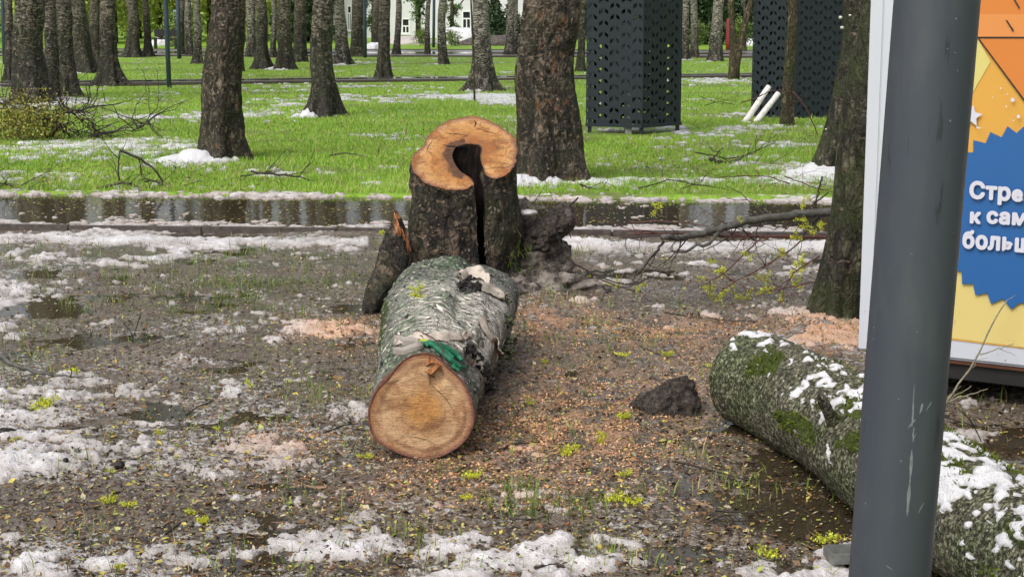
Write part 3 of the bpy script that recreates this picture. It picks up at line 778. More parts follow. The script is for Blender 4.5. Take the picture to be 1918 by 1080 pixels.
def make_trunk(name, r, Hh, lean, flare, mat, parent, nseg, nring, seed, lobes=5, rough=1.0, curve=0.0):
    z = np.concatenate([np.linspace(-.12, .8, nring // 3 + 1)[:-1], np.linspace(.8, 2.2, nring // 2), np.linspace(2.2, Hh, nring // 4 + 2)[1:]])
    th = np.linspace(0, 2 * PI, nseg, endpoint=False)
    Z, T = np.meshgrid(z, th, indexing='ij')
    rs = np.random.default_rng(seed)
    ph = rs.random(3) * 6.28
    lob = .5 * np.cos(lobes * T + ph[0]) + .35 * np.cos((lobes - 2) * T + ph[1]) + .3 * np.cos((lobes + 3) * T + ph[2])
    fl = (flare - 1) * (.8 + .8 * rs.random()) * np.exp(-np.clip(Z, 0, 9) / (.17 + .35 * r)) + .16 * np.exp(-np.clip(Z, 0, 9) / .7)
    R = r * (1 + .06 * np.exp(-Z) - .03 * np.clip(Z - 1, 0, 9) + fl * np.clip(1 + 1.1 * lob, .1, 3))
    cx = np.cos(T) * R; cy = np.sin(T) * R
    a = fbm(cx * 3.2, cy * 3.2, Z * 1.8 + seed, octv=2, seed=seed)
    q = fbm(np.cos(T) * r * 14 + 5, np.sin(T) * r * 14 + 5, Z * 5.0 + seed, octv=3, seed=seed + 3)
    ridge = 1 - np.abs(2 * q - 1)
    R = R + r * .36 * (a - .5) + min(.05, r * .15) * rough * (ridge - .6)
    wob = min(r * .8, .10) * (vn(Z * 1.1 + seed * 3.1, 0 * Z, seed=seed) - .5) * np.clip(Z, 0, 1); lx = lean[0] * Z + wob; ly = lean[1] * Z
    V = np.stack([np.cos(T) * R + lx, np.sin(T) * R + ly, Z], -1).reshape(-1, 3)
    i = np.arange(len(z) - 1)[:, None] * nseg; j = np.arange(nseg)[None]; k = (j + 1) % nseg
    F = np.stack([i + j, i + k, i + nseg + k, i + nseg + j], -1).reshape(-1, 4)
    o = obj(name, mesh_from(name, V, [F], mat), parent); o_grid[o.name] = V.reshape(len(z), nseg, 3)
    return o
o_grid = {}
def crown_mesh(seed):
    rg = np.random.default_rng(seed); mb = MB(); lv = []
    def grow(p, d, L, r, dep):
        n = 5; P = [p]
        for k in range(n):
            d = d + rg.normal(0, .16, 3); d[2] += .05; d /= np.linalg.norm(d); P.append(P[-1] + d * L / n)
        mb.tube(P, np.linspace(r, r * .35, n + 1), 4, 0, cap=False)
        if dep == 0:
            for k in range(14): lv.append(P[rg.integers(1, n + 1)] + rg.normal(0, .22, 3))
            return
        for k in range(4 if dep == 2 else 5):
            q = P[rg.integers(1, n + 1)]; e = d + rg.normal(0, .75, 3); e /= np.linalg.norm(e)
            grow(q, e, L * .6, r * .45, dep - 1)
    for k in range(7):
        a = rg.random() * 6.28; grow(np.array([0, 0, .2 + k * .75]), np.array([math.cos(a) * .8, math.sin(a) * .8, .9]), 2.3, .055, 2)
    grow(np.array([0, 0, 4.5]), np.array([0, 0, 1.0]), 2.5, .08, 2)
    lv = np.array(lv); nl = len(lv)
    a = rg.normal(0, 1, (nl, 3)); a /= np.linalg.norm(a, axis=1)[:, None]; b = np.cross(a, rg.normal(0, 1, (nl, 3))); b /= np.linalg.norm(b, axis=1)[:, None]
    s = .03 + .03 * rg.random((nl, 1))
    Vv = np.stack([lv - a * s, lv + b * s * .6, lv + a * s, lv - b * s * .6], 1).reshape(-1, 3)
    f = rg.random((nl, 1, 1)); cc = np.repeat(np.array([[.14, .20, .03]]) * (.6 + .8 * f[:, 0]), 4, 0)
    mb.add(Vv, [np.arange(nl * 4).reshape(-1, 4)], 1, cc)
    return mesh_from('crown', np.concatenate(mb.V), mb.F, [M['twig'], M['leaf']], mb.M, True, np.concatenate(mb.C))
CROWNS = [crown_mesh(s) for s in (3, 4, 5)]

for k, (xb, yb, wd, xt, bk, fl, lab) in enumerate(TR):
    p = onz(xb, yb, .0 if yb > 400 else .03); dep = (p - CO) @ CF
    r = wd / 2 * dep / FPX * (.93 if yb > 280 else .85)
    top = ony(xt, 0, p[1]); lean = ((top[0] - p[0]) / max(top[2], .5), 0)
    p = p + np.array([0, r * .8, 0]); TREES.append((p[0], p[1], r, xb, yb))
    t = thing('birch_tree' if bk == 'birch' else 'tree', (p[0], p[1], 0), lab, 'tree', 'trees of the park grove')
    near = yb > 140
    o = make_trunk('trunk', r, 7.5, lean, fl, M[bk], t, 120 if yb > 280 else (64 if near else 28), 170 if yb > 280 else (80 if near else 34), 100 + k,
                   rough=1.3 if bk in ('bark', 'barkred', 'barkstump') else .6)
    if wd > 32 and yb > 140:
        G_ = o_grid[o.name]; G_ = G_[: int(np.searchsorted(G_[:, 0, 2], 2.2))]; sg_ = r * (.05 if bk != 'barkmoss' else .04)
        pal_ = {'bark': [(.02, .016, .012), (.09, .072, .055), (.24, .20, .15), (.05, .055, .03)], 'birch': [(.30, .27, .22), (.42, .38, .32), (.03, .025, .02), (.10, .085, .065)], 'barkred': [(.022, .016, .012), (.12, .09, .062), (.20, .14, .09), (.045, .035, .025)], 'barkmoss': [(.03, .035, .014), (.06, .06, .03), (.10, .085, .055), (.016, .014, .01)]}[bk]
        scales('bark_scale', G_, 1100 if yb > 280 else 480, (sg_ * .5, sg_ * 1.8), pal_, M['scale'], t, seed=k, along=1 if bk == 'birch' else 0, lift=(.05, .3))
    c = obj('crown', CROWNS[k % 3], t, (lean[0] * 4.6, 0, 4.6)); c.rotation_euler = (0, 0, k * 1.3)
# forked tree
p = onz(1371, 150, .03); dep = (p - CO) @ CF; s = dep / FPX
t = thing('forked_tree', (p[0], p[1], 0), 'forked green-brown tree, its two stems parting between the booths', 'tree', 'trees of the park grove')
mb = MB()
def offs(px, py): return ony(px, py, p[1]) - np.array([p[0], p[1], 0])
mb.tube([offs(1371, 156), offs(1372, 140), offs(1374, 110), offs(1374, 88), offs(1371, 40), offs(1369, 0), offs(1366, -120)], [9.5 * s, 8.5 * s, 8 * s, 7 * s, 6 * s, 6 * s, 4 * s], 14, jit=.15)
mb.tube([offs(1380, 150), offs(1379, 125), offs(1386, 85), offs(1397, 40), offs(1407, 0), offs(1430, -120)], [6 * s, 6.5 * s, 6.5 * s, 6 * s, 5 * s, 4 * s], 12, jit=.15)
mb.build('trunk', M['barkbrown'], t)
c = obj('crown', CROWNS[1], t, (0.1, 0, 4.2))

# extra trees outside and above the frame that the water mirrors: none built

# white conk fungi and a loose bark strip on the leaning mossy tree are small parts of it
# ------------------------------------------------------------------ snow on the lawn
px_, py_ = plx, ply
DL = -.50 + .30 * gs(0, py_, 0, 345, 1, 18) * 1 + .30 * np.exp(-((py_ - 290) / 30) ** 2) * sstep(520, 300, px_) + .50 * gs(px_, py_, 800, 186, 170, 9) + .62 * gs(px_, py_, 930, 190, 90, 9)
DL = DL + .55 * gs(px_, py_, 1340, 153, 90, 5) + .42 * np.exp(-((py_ - 197) / 10) ** 2) * sstep(420, 100, px_) + .33 * gs(px_, py_, 1330, 290, 220, 18) + .32 * gs(px_, py_, 250, 225, 160, 10)
DL = DL + .4 * gs(px_, py_, 700, 257, 60, 8) + .35 * gs(px_, py_, 520, 200, 80, 20) + .25 * gs(px_, py_, 650, 165, 200, 8) + .75 * gs(px_, py_, 1500, 335, 60, 22) + .35 * gs(px_, py_, 400, 215, 120, 14)
DL = DL + .42 * gs(px_, py_, 1380, 255, 120, 10) + .3 * gs(px_, py_, 640, 118, 120, 3) + .35 * gs(px_, py_, 150, 285, 160, 24) + .30 * gs(px_, py_, 60, 200, 90, 30)
heap = 0 * px_
for (tx, ty, r, xb, yb) in TREES:
    if 100 < yb < 400:
        q = np.exp(-(((Xl - tx + r * .9) / (r * 2.3)) ** 2 + ((Yl - ty + r * .9) / (r * 1.7)) ** 2))
        kq = 1.0 if xb in (406, 602, 717, 903, 1030, 1560, 203, 531, 640) else .35
        DL = DL + 1.1 * q * kq; heap = heap + .05 * q * kq
        q2 = np.exp(-(((Xl - tx + r * 1.15) / (r * .8)) ** 2 + ((Yl - ty + r * .7) / (r * .9)) ** 2))
        if xb in (602, 717, 1560, 406): heap = heap + .075 * q2
ml = DL + .95 * (fbm(Xl * .9, Yl * 1.2, octv=2, seed=101) - .5) + 1.0 * (fbm(Xl * 5.5, Yl * 5.5, octv=3, seed=103) - .5) + 1.0 * (fbm(Xl * 18, Yl * 13, octv=3, seed=105) - .5)
ml[(ply > 162 - .0134 * (plx - 230) - 9) & (ply < 163.5 - .0134 * (plx - 230))] = -1
SL = np.where(ml > 0, .022 * np.sqrt(np.clip(ml, 0, 1)) * (.4 + 1.2 * fbm(Xl * 16, Yl * 16, octv=3, seed=107)) + np.minimum(heap, .075) * sstep(0, .5, ml) * (.2 + 1.6 * fbm(Xl * 8, Yl * 8, octv=3, seed=109)), -.03)
Cc = np.stack([0 * Xl, np.clip(SL / .014, 0, 1), 0 * Xl], -1).reshape(-1, 3)
F = grid_faces(*Xl.shape, mask=(ml > -.03) & (ply > 112) & (np.abs(plx - 959) < 1400))
a, b, c = compact(np.stack([Xl, Yl, Hl + SL + .012], -1).reshape(-1, 3), F, Cc)
obj('lawn_snow', mesh_from('lawn_snow', a, [b], M['snow'], col=c), kind='stuff', label='thin wet snow lying in patches on the bright green lawn')

# ------------------------------------------------------------------ grass
def blades(name, x, y, z, L, wd, col, lab, seg2=False):
    n = len(x); a = RNG.random(n) * 2 * PI
    lean = RNG.normal(0, .35, (n, 2)) * L[:, None]
    b = np.stack([x, y, z], -1); d = np.stack([np.cos(a), np.sin(a), 0 * a], -1) * wd[:, None]
    tip = b + np.stack([lean[:, 0], lean[:, 1], L], -1)
    midp = b + np.stack([lean[:, 0] * .3, lean[:, 1] * .3, L * .55], -1)
    V = np.stack([b - d, b + d, midp + d * .75, tip, midp - d * .75], 1).reshape(-1, 3)
    i = np.arange(n)[:, None] * 5
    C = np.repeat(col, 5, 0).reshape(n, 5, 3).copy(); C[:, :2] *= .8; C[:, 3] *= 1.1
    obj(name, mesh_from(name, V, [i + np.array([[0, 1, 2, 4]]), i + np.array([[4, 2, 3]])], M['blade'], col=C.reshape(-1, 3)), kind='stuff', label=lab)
def at_px(n, x0, x1, y0, y1, z=0.0, pw=1.0):
    px = RNG.uniform(x0, x1, n); py = y0 + (y1 - y0) * RNG.random(n) ** pw
    p = onz(px, py, z); return px, py, p[:, 0], p[:, 1]
def gcol(n, x, y, base=(.17, .33, .024), base2=(.30, .44, .065)):
    f = np.clip(fbm(x * 1.2, y * 1.2, octv=3, seed=131) * 1.4 - .2 + RNG.normal(0, .22, n), 0, 1)[:, None]
    c = np.array(base) * (1 - f) + np.array(base2) * f
    dry = RNG.random(n) < .13; c[dry] = (.34, .28, .13); c *= (.72 + .5 * fbm(x * .5, y * .7, octv=3, seed=133))[:, None]
    return c
N = 235000
px, py, x, y = at_px(N, -160, 2080, 112, 366, .03, .85)
v = y - kline(x)
mlp = snow_t(x, y, 0) * 0
def samp(field, x, y):
    """field on the lawn fan at x,y"""
    u = x / (y + 2); ui = np.clip(np.searchsorted(u_l, u), 1, len(u_l) - 1)
    y0 = kline(x) + PATHW; ti = np.clip(np.log(np.clip(y, y0, None) / y0) / np.log(66.0 / y0) * 299, 0, 299).astype(int)
    return field[ti, ui]
mS = samp(ml, x, y)
farp = (py > 155 - .0134 * (px - 230) - 1) & (py < 163.5 - .0134 * (px - 230) + .5)
keep = (v > PATHW + .12) & (RNG.random(N) < np.where(mS > .0, .70, 1.0)) & ~farp & (RNG.random(N) > .8 * samp(Cl[:, 0].reshape(Xl.shape), x, y)) & (y < 57) & ~((x > .9) & (x < 2.5) & (y > 20.3) & (y < 23.0))
x, y, px, py = x[keep], y[keep], px[keep], py[keep]
dist = y / 15.0
L = RNG.uniform(.022, .058, len(x)) * np.where(RNG.random(len(x)) < .05, 1.6, 1)
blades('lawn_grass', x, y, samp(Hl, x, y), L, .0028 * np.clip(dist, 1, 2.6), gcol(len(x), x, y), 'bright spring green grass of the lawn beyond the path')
# grass left in the mud
N = 90000
px, py, x, y = at_px(N, -60, 1980, 440, 1079)
Dg = 1.25 * gs(px, py, 380, 525, 340, 62) + .5 * np.exp(-((py - 462 - .01 * px) / 12) ** 2) + .45 * gs(px, py, 1060, 600, 150, 60) + .3 * gs(px, py, 1080, 930, 260, 90) + .35 * gs(px, py, 80, 660, 90, 60) + .25 * gs(px, py, 620, 760, 120, 90) + .45 * gs(px, py, 1180, 480, 200, 25) + .06
keep = RNG.random(N) < Dg * sstep(.47, .64, fbm(x * 4.5, y * 4.5, octv=4, seed=141)) * .85
x, y = x[keep], y[keep]
keep = hmud(x, y) > WZ - .012; x, y = x[keep], y[keep]; L = RNG.uniform(.025, .085, len(x))
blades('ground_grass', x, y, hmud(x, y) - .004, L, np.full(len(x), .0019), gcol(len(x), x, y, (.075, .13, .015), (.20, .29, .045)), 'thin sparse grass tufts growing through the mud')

# ------------------------------------------------------------------ litter and sawdust
def flakes(name, x, y, z, size, asp, col, mat, lab, tilt=.35, bend=True):
    n = len(x); a = RNG.random(n) * 2 * PI
    d1 = np.stack([np.cos(a), np.sin(a), RNG.normal(0, tilt, n)], -1); d2 = np.stack([-np.sin(a), np.cos(a), RNG.normal(0, tilt, n)], -1)
    c = np.stack([x, y, z], -1); l = size[:, None]; w_ = (size * asp)[:, None]
    up = np.array([0, 0, 1.0]) * (l * RNG.uniform(-.1, .5, (n, 1)))
    V = np.stack([c - d1 * l, c - d2 * w_ + up * .5, c + d1 * l * .9 + up * .3, c + d2 * w_ + up * .4], 1)
    i = np.arange(n)[:, None] * 4
    obj(name, mesh_from(name, V.reshape(-1, 3), [i + np.array([[0, 1, 2]]), i + np.array([[0, 2, 3]])], mat, smooth=False, col=np.repeat(col, 4, 0)), kind='stuff', label=lab)
def surf(x, y):
    px, py = topx(x, y); mm_ = snow_t(x, y, snowD(x, y, px, py))
    return hmud(x, y) + np.clip(snow_h(mm_, x, y), 0, 1), mm_
# sawdust chips
N = 210000
px, py, x, y = at_px(N, 300, 1760, 500, 960); 
keep = RNG.random(N) < sawD(px, py) * (.25 + .75 * sstep(.45, .62, fbm(x * 7, y * 7, octv=3, seed=151))) * .75
x, y = x[keep], y[keep]; z, mm_ = surf(x, y); n = len(x)
f = RNG.random((n, 1)); col = np.array([[.36, .155, .065]]) * (1 - f) + np.array([[.72, .44, .25]]) * f
flakes('sawdust', x, y, z + .003, RNG.uniform(.0025, .0075, n), RNG.uniform(.3, .8, n), col, M['chips'], 'orange sawdust and wood chips strewn round the felled tree')
# leaf litter
N = 44000
px, py, x, y = at_px(N, -80, 2000, 442, 1079)
z, mm_ = surf(x, y)
keep = (RNG.random(N) < np.where(mm_ > .08, .22, 1.0)) & ((z > WZ - .002) | (RNG.random(N) < .45)); z = np.maximum(z, WZ + .001)
x, y, z = x[keep], y[keep], z[keep]; n = len(x)
pal = np.array([(.020, .013, .009), (.05, .028, .016), (.10, .055, .028), (.16, .09, .04), (.045, .036, .03), (.33, .22, .07), (.42, .36, .08), (.30, .33, .07), (.40, .35, .22), (.22, .09, .04)])
ci = RNG.choice(len(pal), n, p=[.07, .08, .10, .13, .12, .13, .12, .07, .15, .03]); col = pal[ci] * RNG.uniform(.7, 1.25, (n, 1))
size = RNG.gamma(2.0, .0032, n) + .003; size = np.where(ci >= 5, size * .75, size)
flakes('leaf_litter', x, y, z + .003, np.clip(size, .003, .017), RNG.uniform(.2, .75, n), col, M['litter'], 'rotting leaves, bud scales and scraps scattered over the mud', .30)
# fine debris grains
N = 36000
px, py, x, y = at_px(N, -40, 1960, 520, 1079, pw=1.2)
z, mm_ = surf(x, y)
keep = RNG.random(N) < np.where(mm_ > .06, .12, .9)
x, y, z = x[keep], y[keep], z[keep]; n = len(x)
pal = np.array([(.02, .015, .012), (.07, .052, .042), (.16, .13, .11), (.24, .20, .17), (.30, .17, .09)])
col = pal[RNG.choice(5, n, p=[.35, .3, .17, .1, .08])]
flakes('mud_crumbs', x, y, z + .002, RNG.uniform(.002, .006, n), RNG.uniform(.5, 1, n), col, M['litter'], 'small crumbs of earth and bark on the wet mud', .6)
# floating scraps on the path water
N = 5200
xw = RNG.uniform(-4.6, 4.6, N); vw = RNG.uniform(.12, PATHW, N) ; yw = kline(xw) + vw
keep = RNG.random(N) < (.25 + .9 * sstep(.4, .65, fbm(xw * 1.5, yw * 2.5, octv=3, seed=161)))
xw, yw = xw[keep], yw[keep]; n = len(xw)
pal = np.array([(.42, .36, .09), (.33, .22, .09), (.12, .07, .03), (.5, .46, .3)]); col = pal[RNG.choice(4, n, p=[.4, .25, .2, .15])]
flakes('floating_scraps', xw, yw, np.full(n, .0115), RNG.uniform(.005, .018, n), RNG.uniform(.35, .9, n), col, M['litter'], 'yellow bud scales floating on the flooded path', .03)
# scraps of twig and leaf on the lawn
N = 14000
px, py, x, y = at_px(N, -60, 1980, 150, 362, .03)
keep = RNG.random(N) < sstep(.44, .62, fbm(x * .7, y * .7, octv=3, seed=171)); x, y = x[keep], y[keep]; n = len(x)
keep = y - kline(x) > PATHW + .1; x, y = x[keep], y[keep]; n = len(x)
col = np.array([(.05, .03, .02), (.16, .10, .05), (.28, .24, .08)])[RNG.choice(3, n)]
flakes('lawn_litter', x, y, samp(Hl, x, y) + .04, RNG.uniform(.01, .03, n), RNG.uniform(.1, .4, n), col, M['litter'], 'dry scraps lying in the lawn grass', .3)
# ------------------------------------------------------------------ the standing stump
def resample(P, n, closed=True):
    P = np.asarray(P, float); Q = np.vstack([P, P[:1]]) if closed else P
    d = np.r_[0, np.cumsum(np.linalg.norm(np.diff(Q, axis=0), axis=1))]
    t = np.linspace(0, d[-1], n, endpoint=not closed)
    return np.stack([np.interp(t, d, Q[:, k]) for k in range(Q.shape[1])], -1)
def smooth_open(P, it=2):
    P = P.copy()
    for _ in range(it): P[1:-1] = P[1:-1] * .5 + (P[:-2] + P[2:]) * .25
    return P
SO = [(712, 300), (725, 345), (760, 370), (800, 360), (850, 335), (880, 290), (886, 240), (885, 195), (868, 150), (820, 112), (770, 85), (735, 66), (690, 50), (655, 48), (600, 55), (545, 68), (500, 92),
      (455, 130), (420, 170), (415, 195), (385, 225), (345, 270), (350, 300), (362, 325), (400, 372), (450, 402), (500, 412), (545, 424), (600, 426), (640, 415), (668, 398)]
SI = [(668, 385), (662, 370), (640, 352), (606, 334), (582, 306), (566, 278), (558, 248), (566, 220), (580, 200), (640, 190), (695, 196), (706, 215), (698, 250), (704, 280)]
def sp(cx, cy): return (640 + cx / 2.7, 200 + cy / 2.7)
A0 = ony(*sp(600, 420), 8.98); B0 = ony(*sp(640, 52), 9.52)
vdir = B0 - A0; vdir[0] = 0; vdir /= np.linalg.norm(vdir); ldir = np.array([1.0, 0, -.03]); ldir /= np.linalg.norm(ldir)
SN = np.cross(ldir, vdir); SN /= np.linalg.norm(SN); vdir = np.cross(SN, ldir)
def cutp(L): return np.array([onplane(*sp(*q), A0, SN) for q in L])
outP = smooth_open(resample(cutp(SO), 130, False), 2); inP = smooth_open(resample(cutp(SI), 60, False), 2)
jag = .012 * (fbm(outP[:, 0] * 45, outP[:, 1] * 45, outP[:, 2] * 45, octv=3, seed=201) - .5) * 2
cen = outP.mean(0)
rad = outP - cen; rad /= np.linalg.norm(rad, axis=1)[:, None]; outP = outP + rad * jag[:, None]
SBASE = np.array([cen[0] - .015, 9.22, 0.0])
st = thing('tree_stump', (SBASE[0], SBASE[1], 0), 'tall freshly sawn stump with orange horseshoe shaped cut and black hollow', 'tree stump')
ST = np.array([SBASE[0], SBASE[1], 0])
no, ni = len(outP), len(inP)
NL = 60; lev = np.linspace(0, 1, NL) ** 1.0
th = np.arctan2((outP[:, 1] - cen[1]), outP[:, 0] - cen[0])
rows = []
hc = inP.mean(0)
for k, t in enumerate(lev):
    Rb = .285 * (1 + .10 * np.cos(3 * th + 1) + .07 * np.cos(5 * th))
    zb = -.06
    s = t
    fl = 1 + .55 * max(0, t - .72) ** 1.2
    bx = SBASE[0] + np.cos(th) * Rb * fl * 1.04 - .03 * t; by = SBASE[1] + np.sin(th) * Rb * fl
    ox = outP[:, 0] * (1 - s) + bx * s; oy = outP[:, 1] * (1 - s) + by * s; oz = outP[:, 2] * (1 - s) + zb * s
    q = fbm(np.cos(th) * 4.5 + 3, np.sin(th) * 4.5, oz * 7, octv=3, seed=205); rd = 1 - np.abs(2 * q - 1)
    q2 = fbm(np.cos(th) * 1.4 + 3, np.sin(th) * 1.4, oz * 3, octv=2, seed=207)
    dsp = (.030 * (rd - .6) + .07 * (q2 - .5)) * min(1, t * 14)
    O = np.stack([ox + np.cos(th) * dsp, oy + np.sin(th) * dsp, oz], -1)
    # hollow: closes to a narrow cleft toward the ground
    sh = min(1, t * 1.1)
    slot = (outP[0] + outP[-1]) / 2
    ix = inP[:, 0] * (1 - sh * .65) + (hc[0] + .02) * sh * .65; iy = inP[:, 1] * (1 - sh * .5) + hc[1] * sh * .5
    iz = oz.mean() + (inP[:, 2] - outP[:, 2].mean()) * (1 - t)
    e = .02 * (fbm(ix * 20, iy * 20, iz * 9, octv=3, seed=209) - .5) * min(1, t * 8)
    rows.append((O, np.stack([ix + e, iy, iz], -1)))
# pinch the slot mouth so the cleft narrows downward
Vs = []
for k, (O, I) in enumerate(rows):
    t = lev[k]; mid = (O[0] + O[-1]) / 2
    for arr in (O, I):
        dx_ = np.abs(arr[:, 0] - mid[0]); fr_ = sstep(hc[1] + .02, hc[1] - .10, arr[:, 1])
        wq = np.exp(-(dx_ / (.045 + .08 * t)) ** 2) * fr_ * min(1, t * 2.6) * .93
        arr[:, 0] += (mid[0] + .012 * math.sin(t * 11) - arr[:, 0]) * wq
        arr[:, 1] += wq * .03
    Vs.append(np.vstack([O, I]))
Vs = np.array(Vs); nn = no + ni
VV = (Vs - ST).reshape(-1, 3)
i = np.arange(NL - 1)[:, None] * nn; j = np.arange(nn)[None]; k2 = (j + 1) % nn
Fq = np.stack([i + j, i + nn + j, i + nn + k2, i + k2], -1)
Fo = Fq[:, :no - 1].reshape(-1, 4); Fi = Fq[:, no - 1:].reshape(-1, 4)
Gs = Vs[:, :no] - ST; scales('bark_scale', Gs[1:52], 700, (.005, .016), [(.012, .009, .007), (.045, .034, .025), (.105, .08, .055), (.07, .052, .036)], M['scale'], st, seed=8, lift=(.1, .4))
a, b = compact(VV, Fo); obj('bark', mesh_from('bark', a, [b], M['barkstump']), st)
a, b = compact(VV, Fi); obj('hollow', mesh_from('hollow', a, [b], M['rot']), st)
# cut face: plane with its own frame
R3 = np.stack([ldir, vdir, SN], 1)
loop = Vs[0]
pith = cutp([(560, 170)])[0]
loc = (loop - pith) @ R3
gx, gy = np.meshgrid(np.arange(-.5, .5, .011), np.arange(-.6, .6, .011)); gx = gx + (np.arange(gx.shape[0])[:, None] % 2) * .0055
cand = np.stack([gx.ravel(), gy.ravel()], -1)
a_, b_ = loc[:, :2], np.roll(loc[:, :2], -1, axis=0); ins = np.zeros(len(cand), bool)
for p_, q_ in zip(a_, b_):
    cr_ = ((p_[1] > cand[:, 1]) != (q_[1] > cand[:, 1])); xx_ = p_[0] + (cand[:, 1] - p_[1]) / (q_[1] - p_[1] + 1e-12) * (q_[0] - p_[0]); ins ^= cr_ & (cand[:, 0] < xx_)
dm_ = np.sqrt(((cand[:, None] - loc[None, :, :2]) ** 2).sum(-1)).min(1); cand = cand[ins & (dm_ > .006)]
allp = [Vector(p[:2]) for p in loc] + [Vector(p) for p in cand]
cdt = geometry.delaunay_2d_cdt(allp, [(k, (k + 1) % len(loc)) for k in range(len(loc))], [], 1, 1e-6)
bm = bmesh.new(); bv = [bm.verts.new((p[0], p[1], 0)) for p in cdt[0]]
for tr in cdt[2]:
    try: bm.faces.new([bv[q] for q in tr])
    except ValueError: pass
bm.normal_update()
if sum(f.normal.z for f in bm.faces) < 0: bmesh.ops.reverse_faces(bm, faces=bm.faces[:])
me = bpy.data.meshes.new('cut_face'); bm.to_mesh(me); bm.free()
me.materials.append(M['cutstump'])
n = len(me.vertices); co = np.zeros(n * 3, np.float32); me.vertices.foreach_get('co', co); co = co.reshape(-1, 3)
lo = loc[:no, :2]; li = loc[no:, :2]
do = np.sqrt(((co[:, None, :2] - lo[None]) ** 2).sum(-1)).min(1); di = np.sqrt(((co[:, None, :2] - li[None]) ** 2).sum(-1)).min(1)
rr = np.clip(di / (do + di + 1e-6), 0, 1)
rr = np.where(do < .012, .93 + .07 * (1 - do / .012), rr * .93)
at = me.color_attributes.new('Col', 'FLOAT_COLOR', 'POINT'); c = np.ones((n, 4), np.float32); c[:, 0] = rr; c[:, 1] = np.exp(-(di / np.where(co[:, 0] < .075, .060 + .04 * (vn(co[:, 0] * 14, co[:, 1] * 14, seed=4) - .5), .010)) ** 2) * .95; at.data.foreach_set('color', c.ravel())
co[:, 2] = .003 + .003 * (fbm(co[:, 0] * 30, co[:, 1] * 30, octv=2, seed=211) - .5); me.vertices.foreach_set('co', co.ravel()); me.update()
cf = obj('cut_face', me, st); cf.matrix_local = Matrix.Translation(Vector(pith - ST)) @ Matrix([list(r) for r in R3]).to_4x4()
# dark cracks and stains in the cut
mb = MB()
for L, wd in (([(505, 192), (540, 200), (585, 205), (640, 200)], .010), ([(500, 120), (545, 138), (590, 140), (640, 150), (590, 160)], .0035), ([(672, 70), (680, 90), (668, 105)], .006), ([(730, 318), (780, 308), (830, 312), (872, 292)], .0035),
               ([(690, 110), (740, 130), (790, 140)], .004), ([(470, 160), (440, 200), (425, 240)], .002), ([(770, 200), (800, 215), (850, 205)], .002)):
    P = resample(cutp(L), 12, False) + SN * .004 - ST
    mb = MB(); mb.tube(P, wd * np.sin(np.linspace(.15, PI - .15, 12)), 5, flat=.35); mb.build('crack', M['char'], st)
# broken root spur on the near left side
mb = MB()
foot = onz(692, 578)
sec = [((678, 566), (706, 590), 8.72), ((684, 545), (716, 570), 8.74), ((698, 512), (738, 540), 8.78), ((705, 485), (765, 505), 8.86), ((712, 462), (768, 480), 8.92), ((722, 440), (764, 450), 8.96), ((731, 425), (760, 430), 8.98), ((738, 408), (752, 410), 9.0), ((740, 396), (744, 397), 9.0)]
VVV = []
nsg = 20
for q, (a_, b_, yy) in enumerate(sec):
    a = ony(*a_, yy); b = ony(*b_, yy); c = (a + b) / 2; h = np.linalg.norm(b - a) / 2; e = (b - a) / (2 * h)
    tt = np.linspace(0, 2 * PI, nsg, endpoint=False); n_ = fbm(np.cos(tt) * 2 + q * .6, np.sin(tt) * 2, octv=3, seed=221)
    dpt = .11 * (1 - q / 9.5) + .015
    VVV.append(c + np.cos(tt)[:, None] * e * h * (1.0 + .5 * (n_[:, None] - .5)) + np.sin(tt)[:, None] * np.array([0, 1, .1]) * dpt * (1 + .7 * (n_[:, None] - .5)))
VVV = np.array(VVV)
# densify along
tq = np.linspace(0, len(sec) - 1, 40); V2 = np.array([[VVV[int(min(t, len(sec) - 2)), s] * (1 - (t - int(min(t, len(sec) - 2)))) + VVV[int(min(t, len(sec) - 2)) + 1, s] * (t - int(min(t, len(sec) - 2))) for s in range(nsg)] for t in tq])
nz = fbm(V2[..., 0] * 22, V2[..., 1] * 22, V2[..., 2] * 12, octv=3, seed=223) - .5
V2 = V2 + nz[..., None] * np.array([.035, .035, .01]) * np.linspace(1, .4, 40)[:, None, None]
i = np.arange(39)[:, None] * nsg; j = np.arange(nsg)[None]; k3 = (j + 1) % nsg
Fq = np.stack([i + j, i + k3, i + nsg + k3, i + nsg + j], -1)
mbs = MB(); mbs.add(V2.reshape(-1, 3) - ST, [Fq.reshape(-1, 4)[:34 * nsg]], 0); 
rs = obj('root_spur', mesh_from('root_spur', mbs.V[0], [Fq[:35].reshape(-1, 4), Fq[35:].reshape(-1, 4)], [M['barkstump'], M['split']], [0, 1]), st)
mb = MB(); rgs = np.random.default_rng(3)
for (x0, y0, x1, y1, nn_, wq) in ((741, 394, 750, 440, 16, .006), (748, 412, 757, 446, 10, .005), (760, 424, 765, 470, 12, .004), (725, 448, 728, 480, 8, .006)):
    for q in range(nn_):
        sx_ = rgs.normal(0, 4); a = ony(x0 + sx_, y0 + abs(sx_) * 4 + rgs.uniform(0, 10), 8.95 + rgs.normal(0, .01)) - ST; b = ony(x1 + sx_ * .6, y1 + rgs.uniform(-6, 8), 8.91) - ST; w_ = wq * rgs.uniform(.5, 1.3)
        mb.tube([a, a * .5 + b * .5, b], [.0006, w_ * .8, w_ * .4], 4, flat=.5)
mb.build('splinter', M['split'], rs)['kind'] = 'stuff'
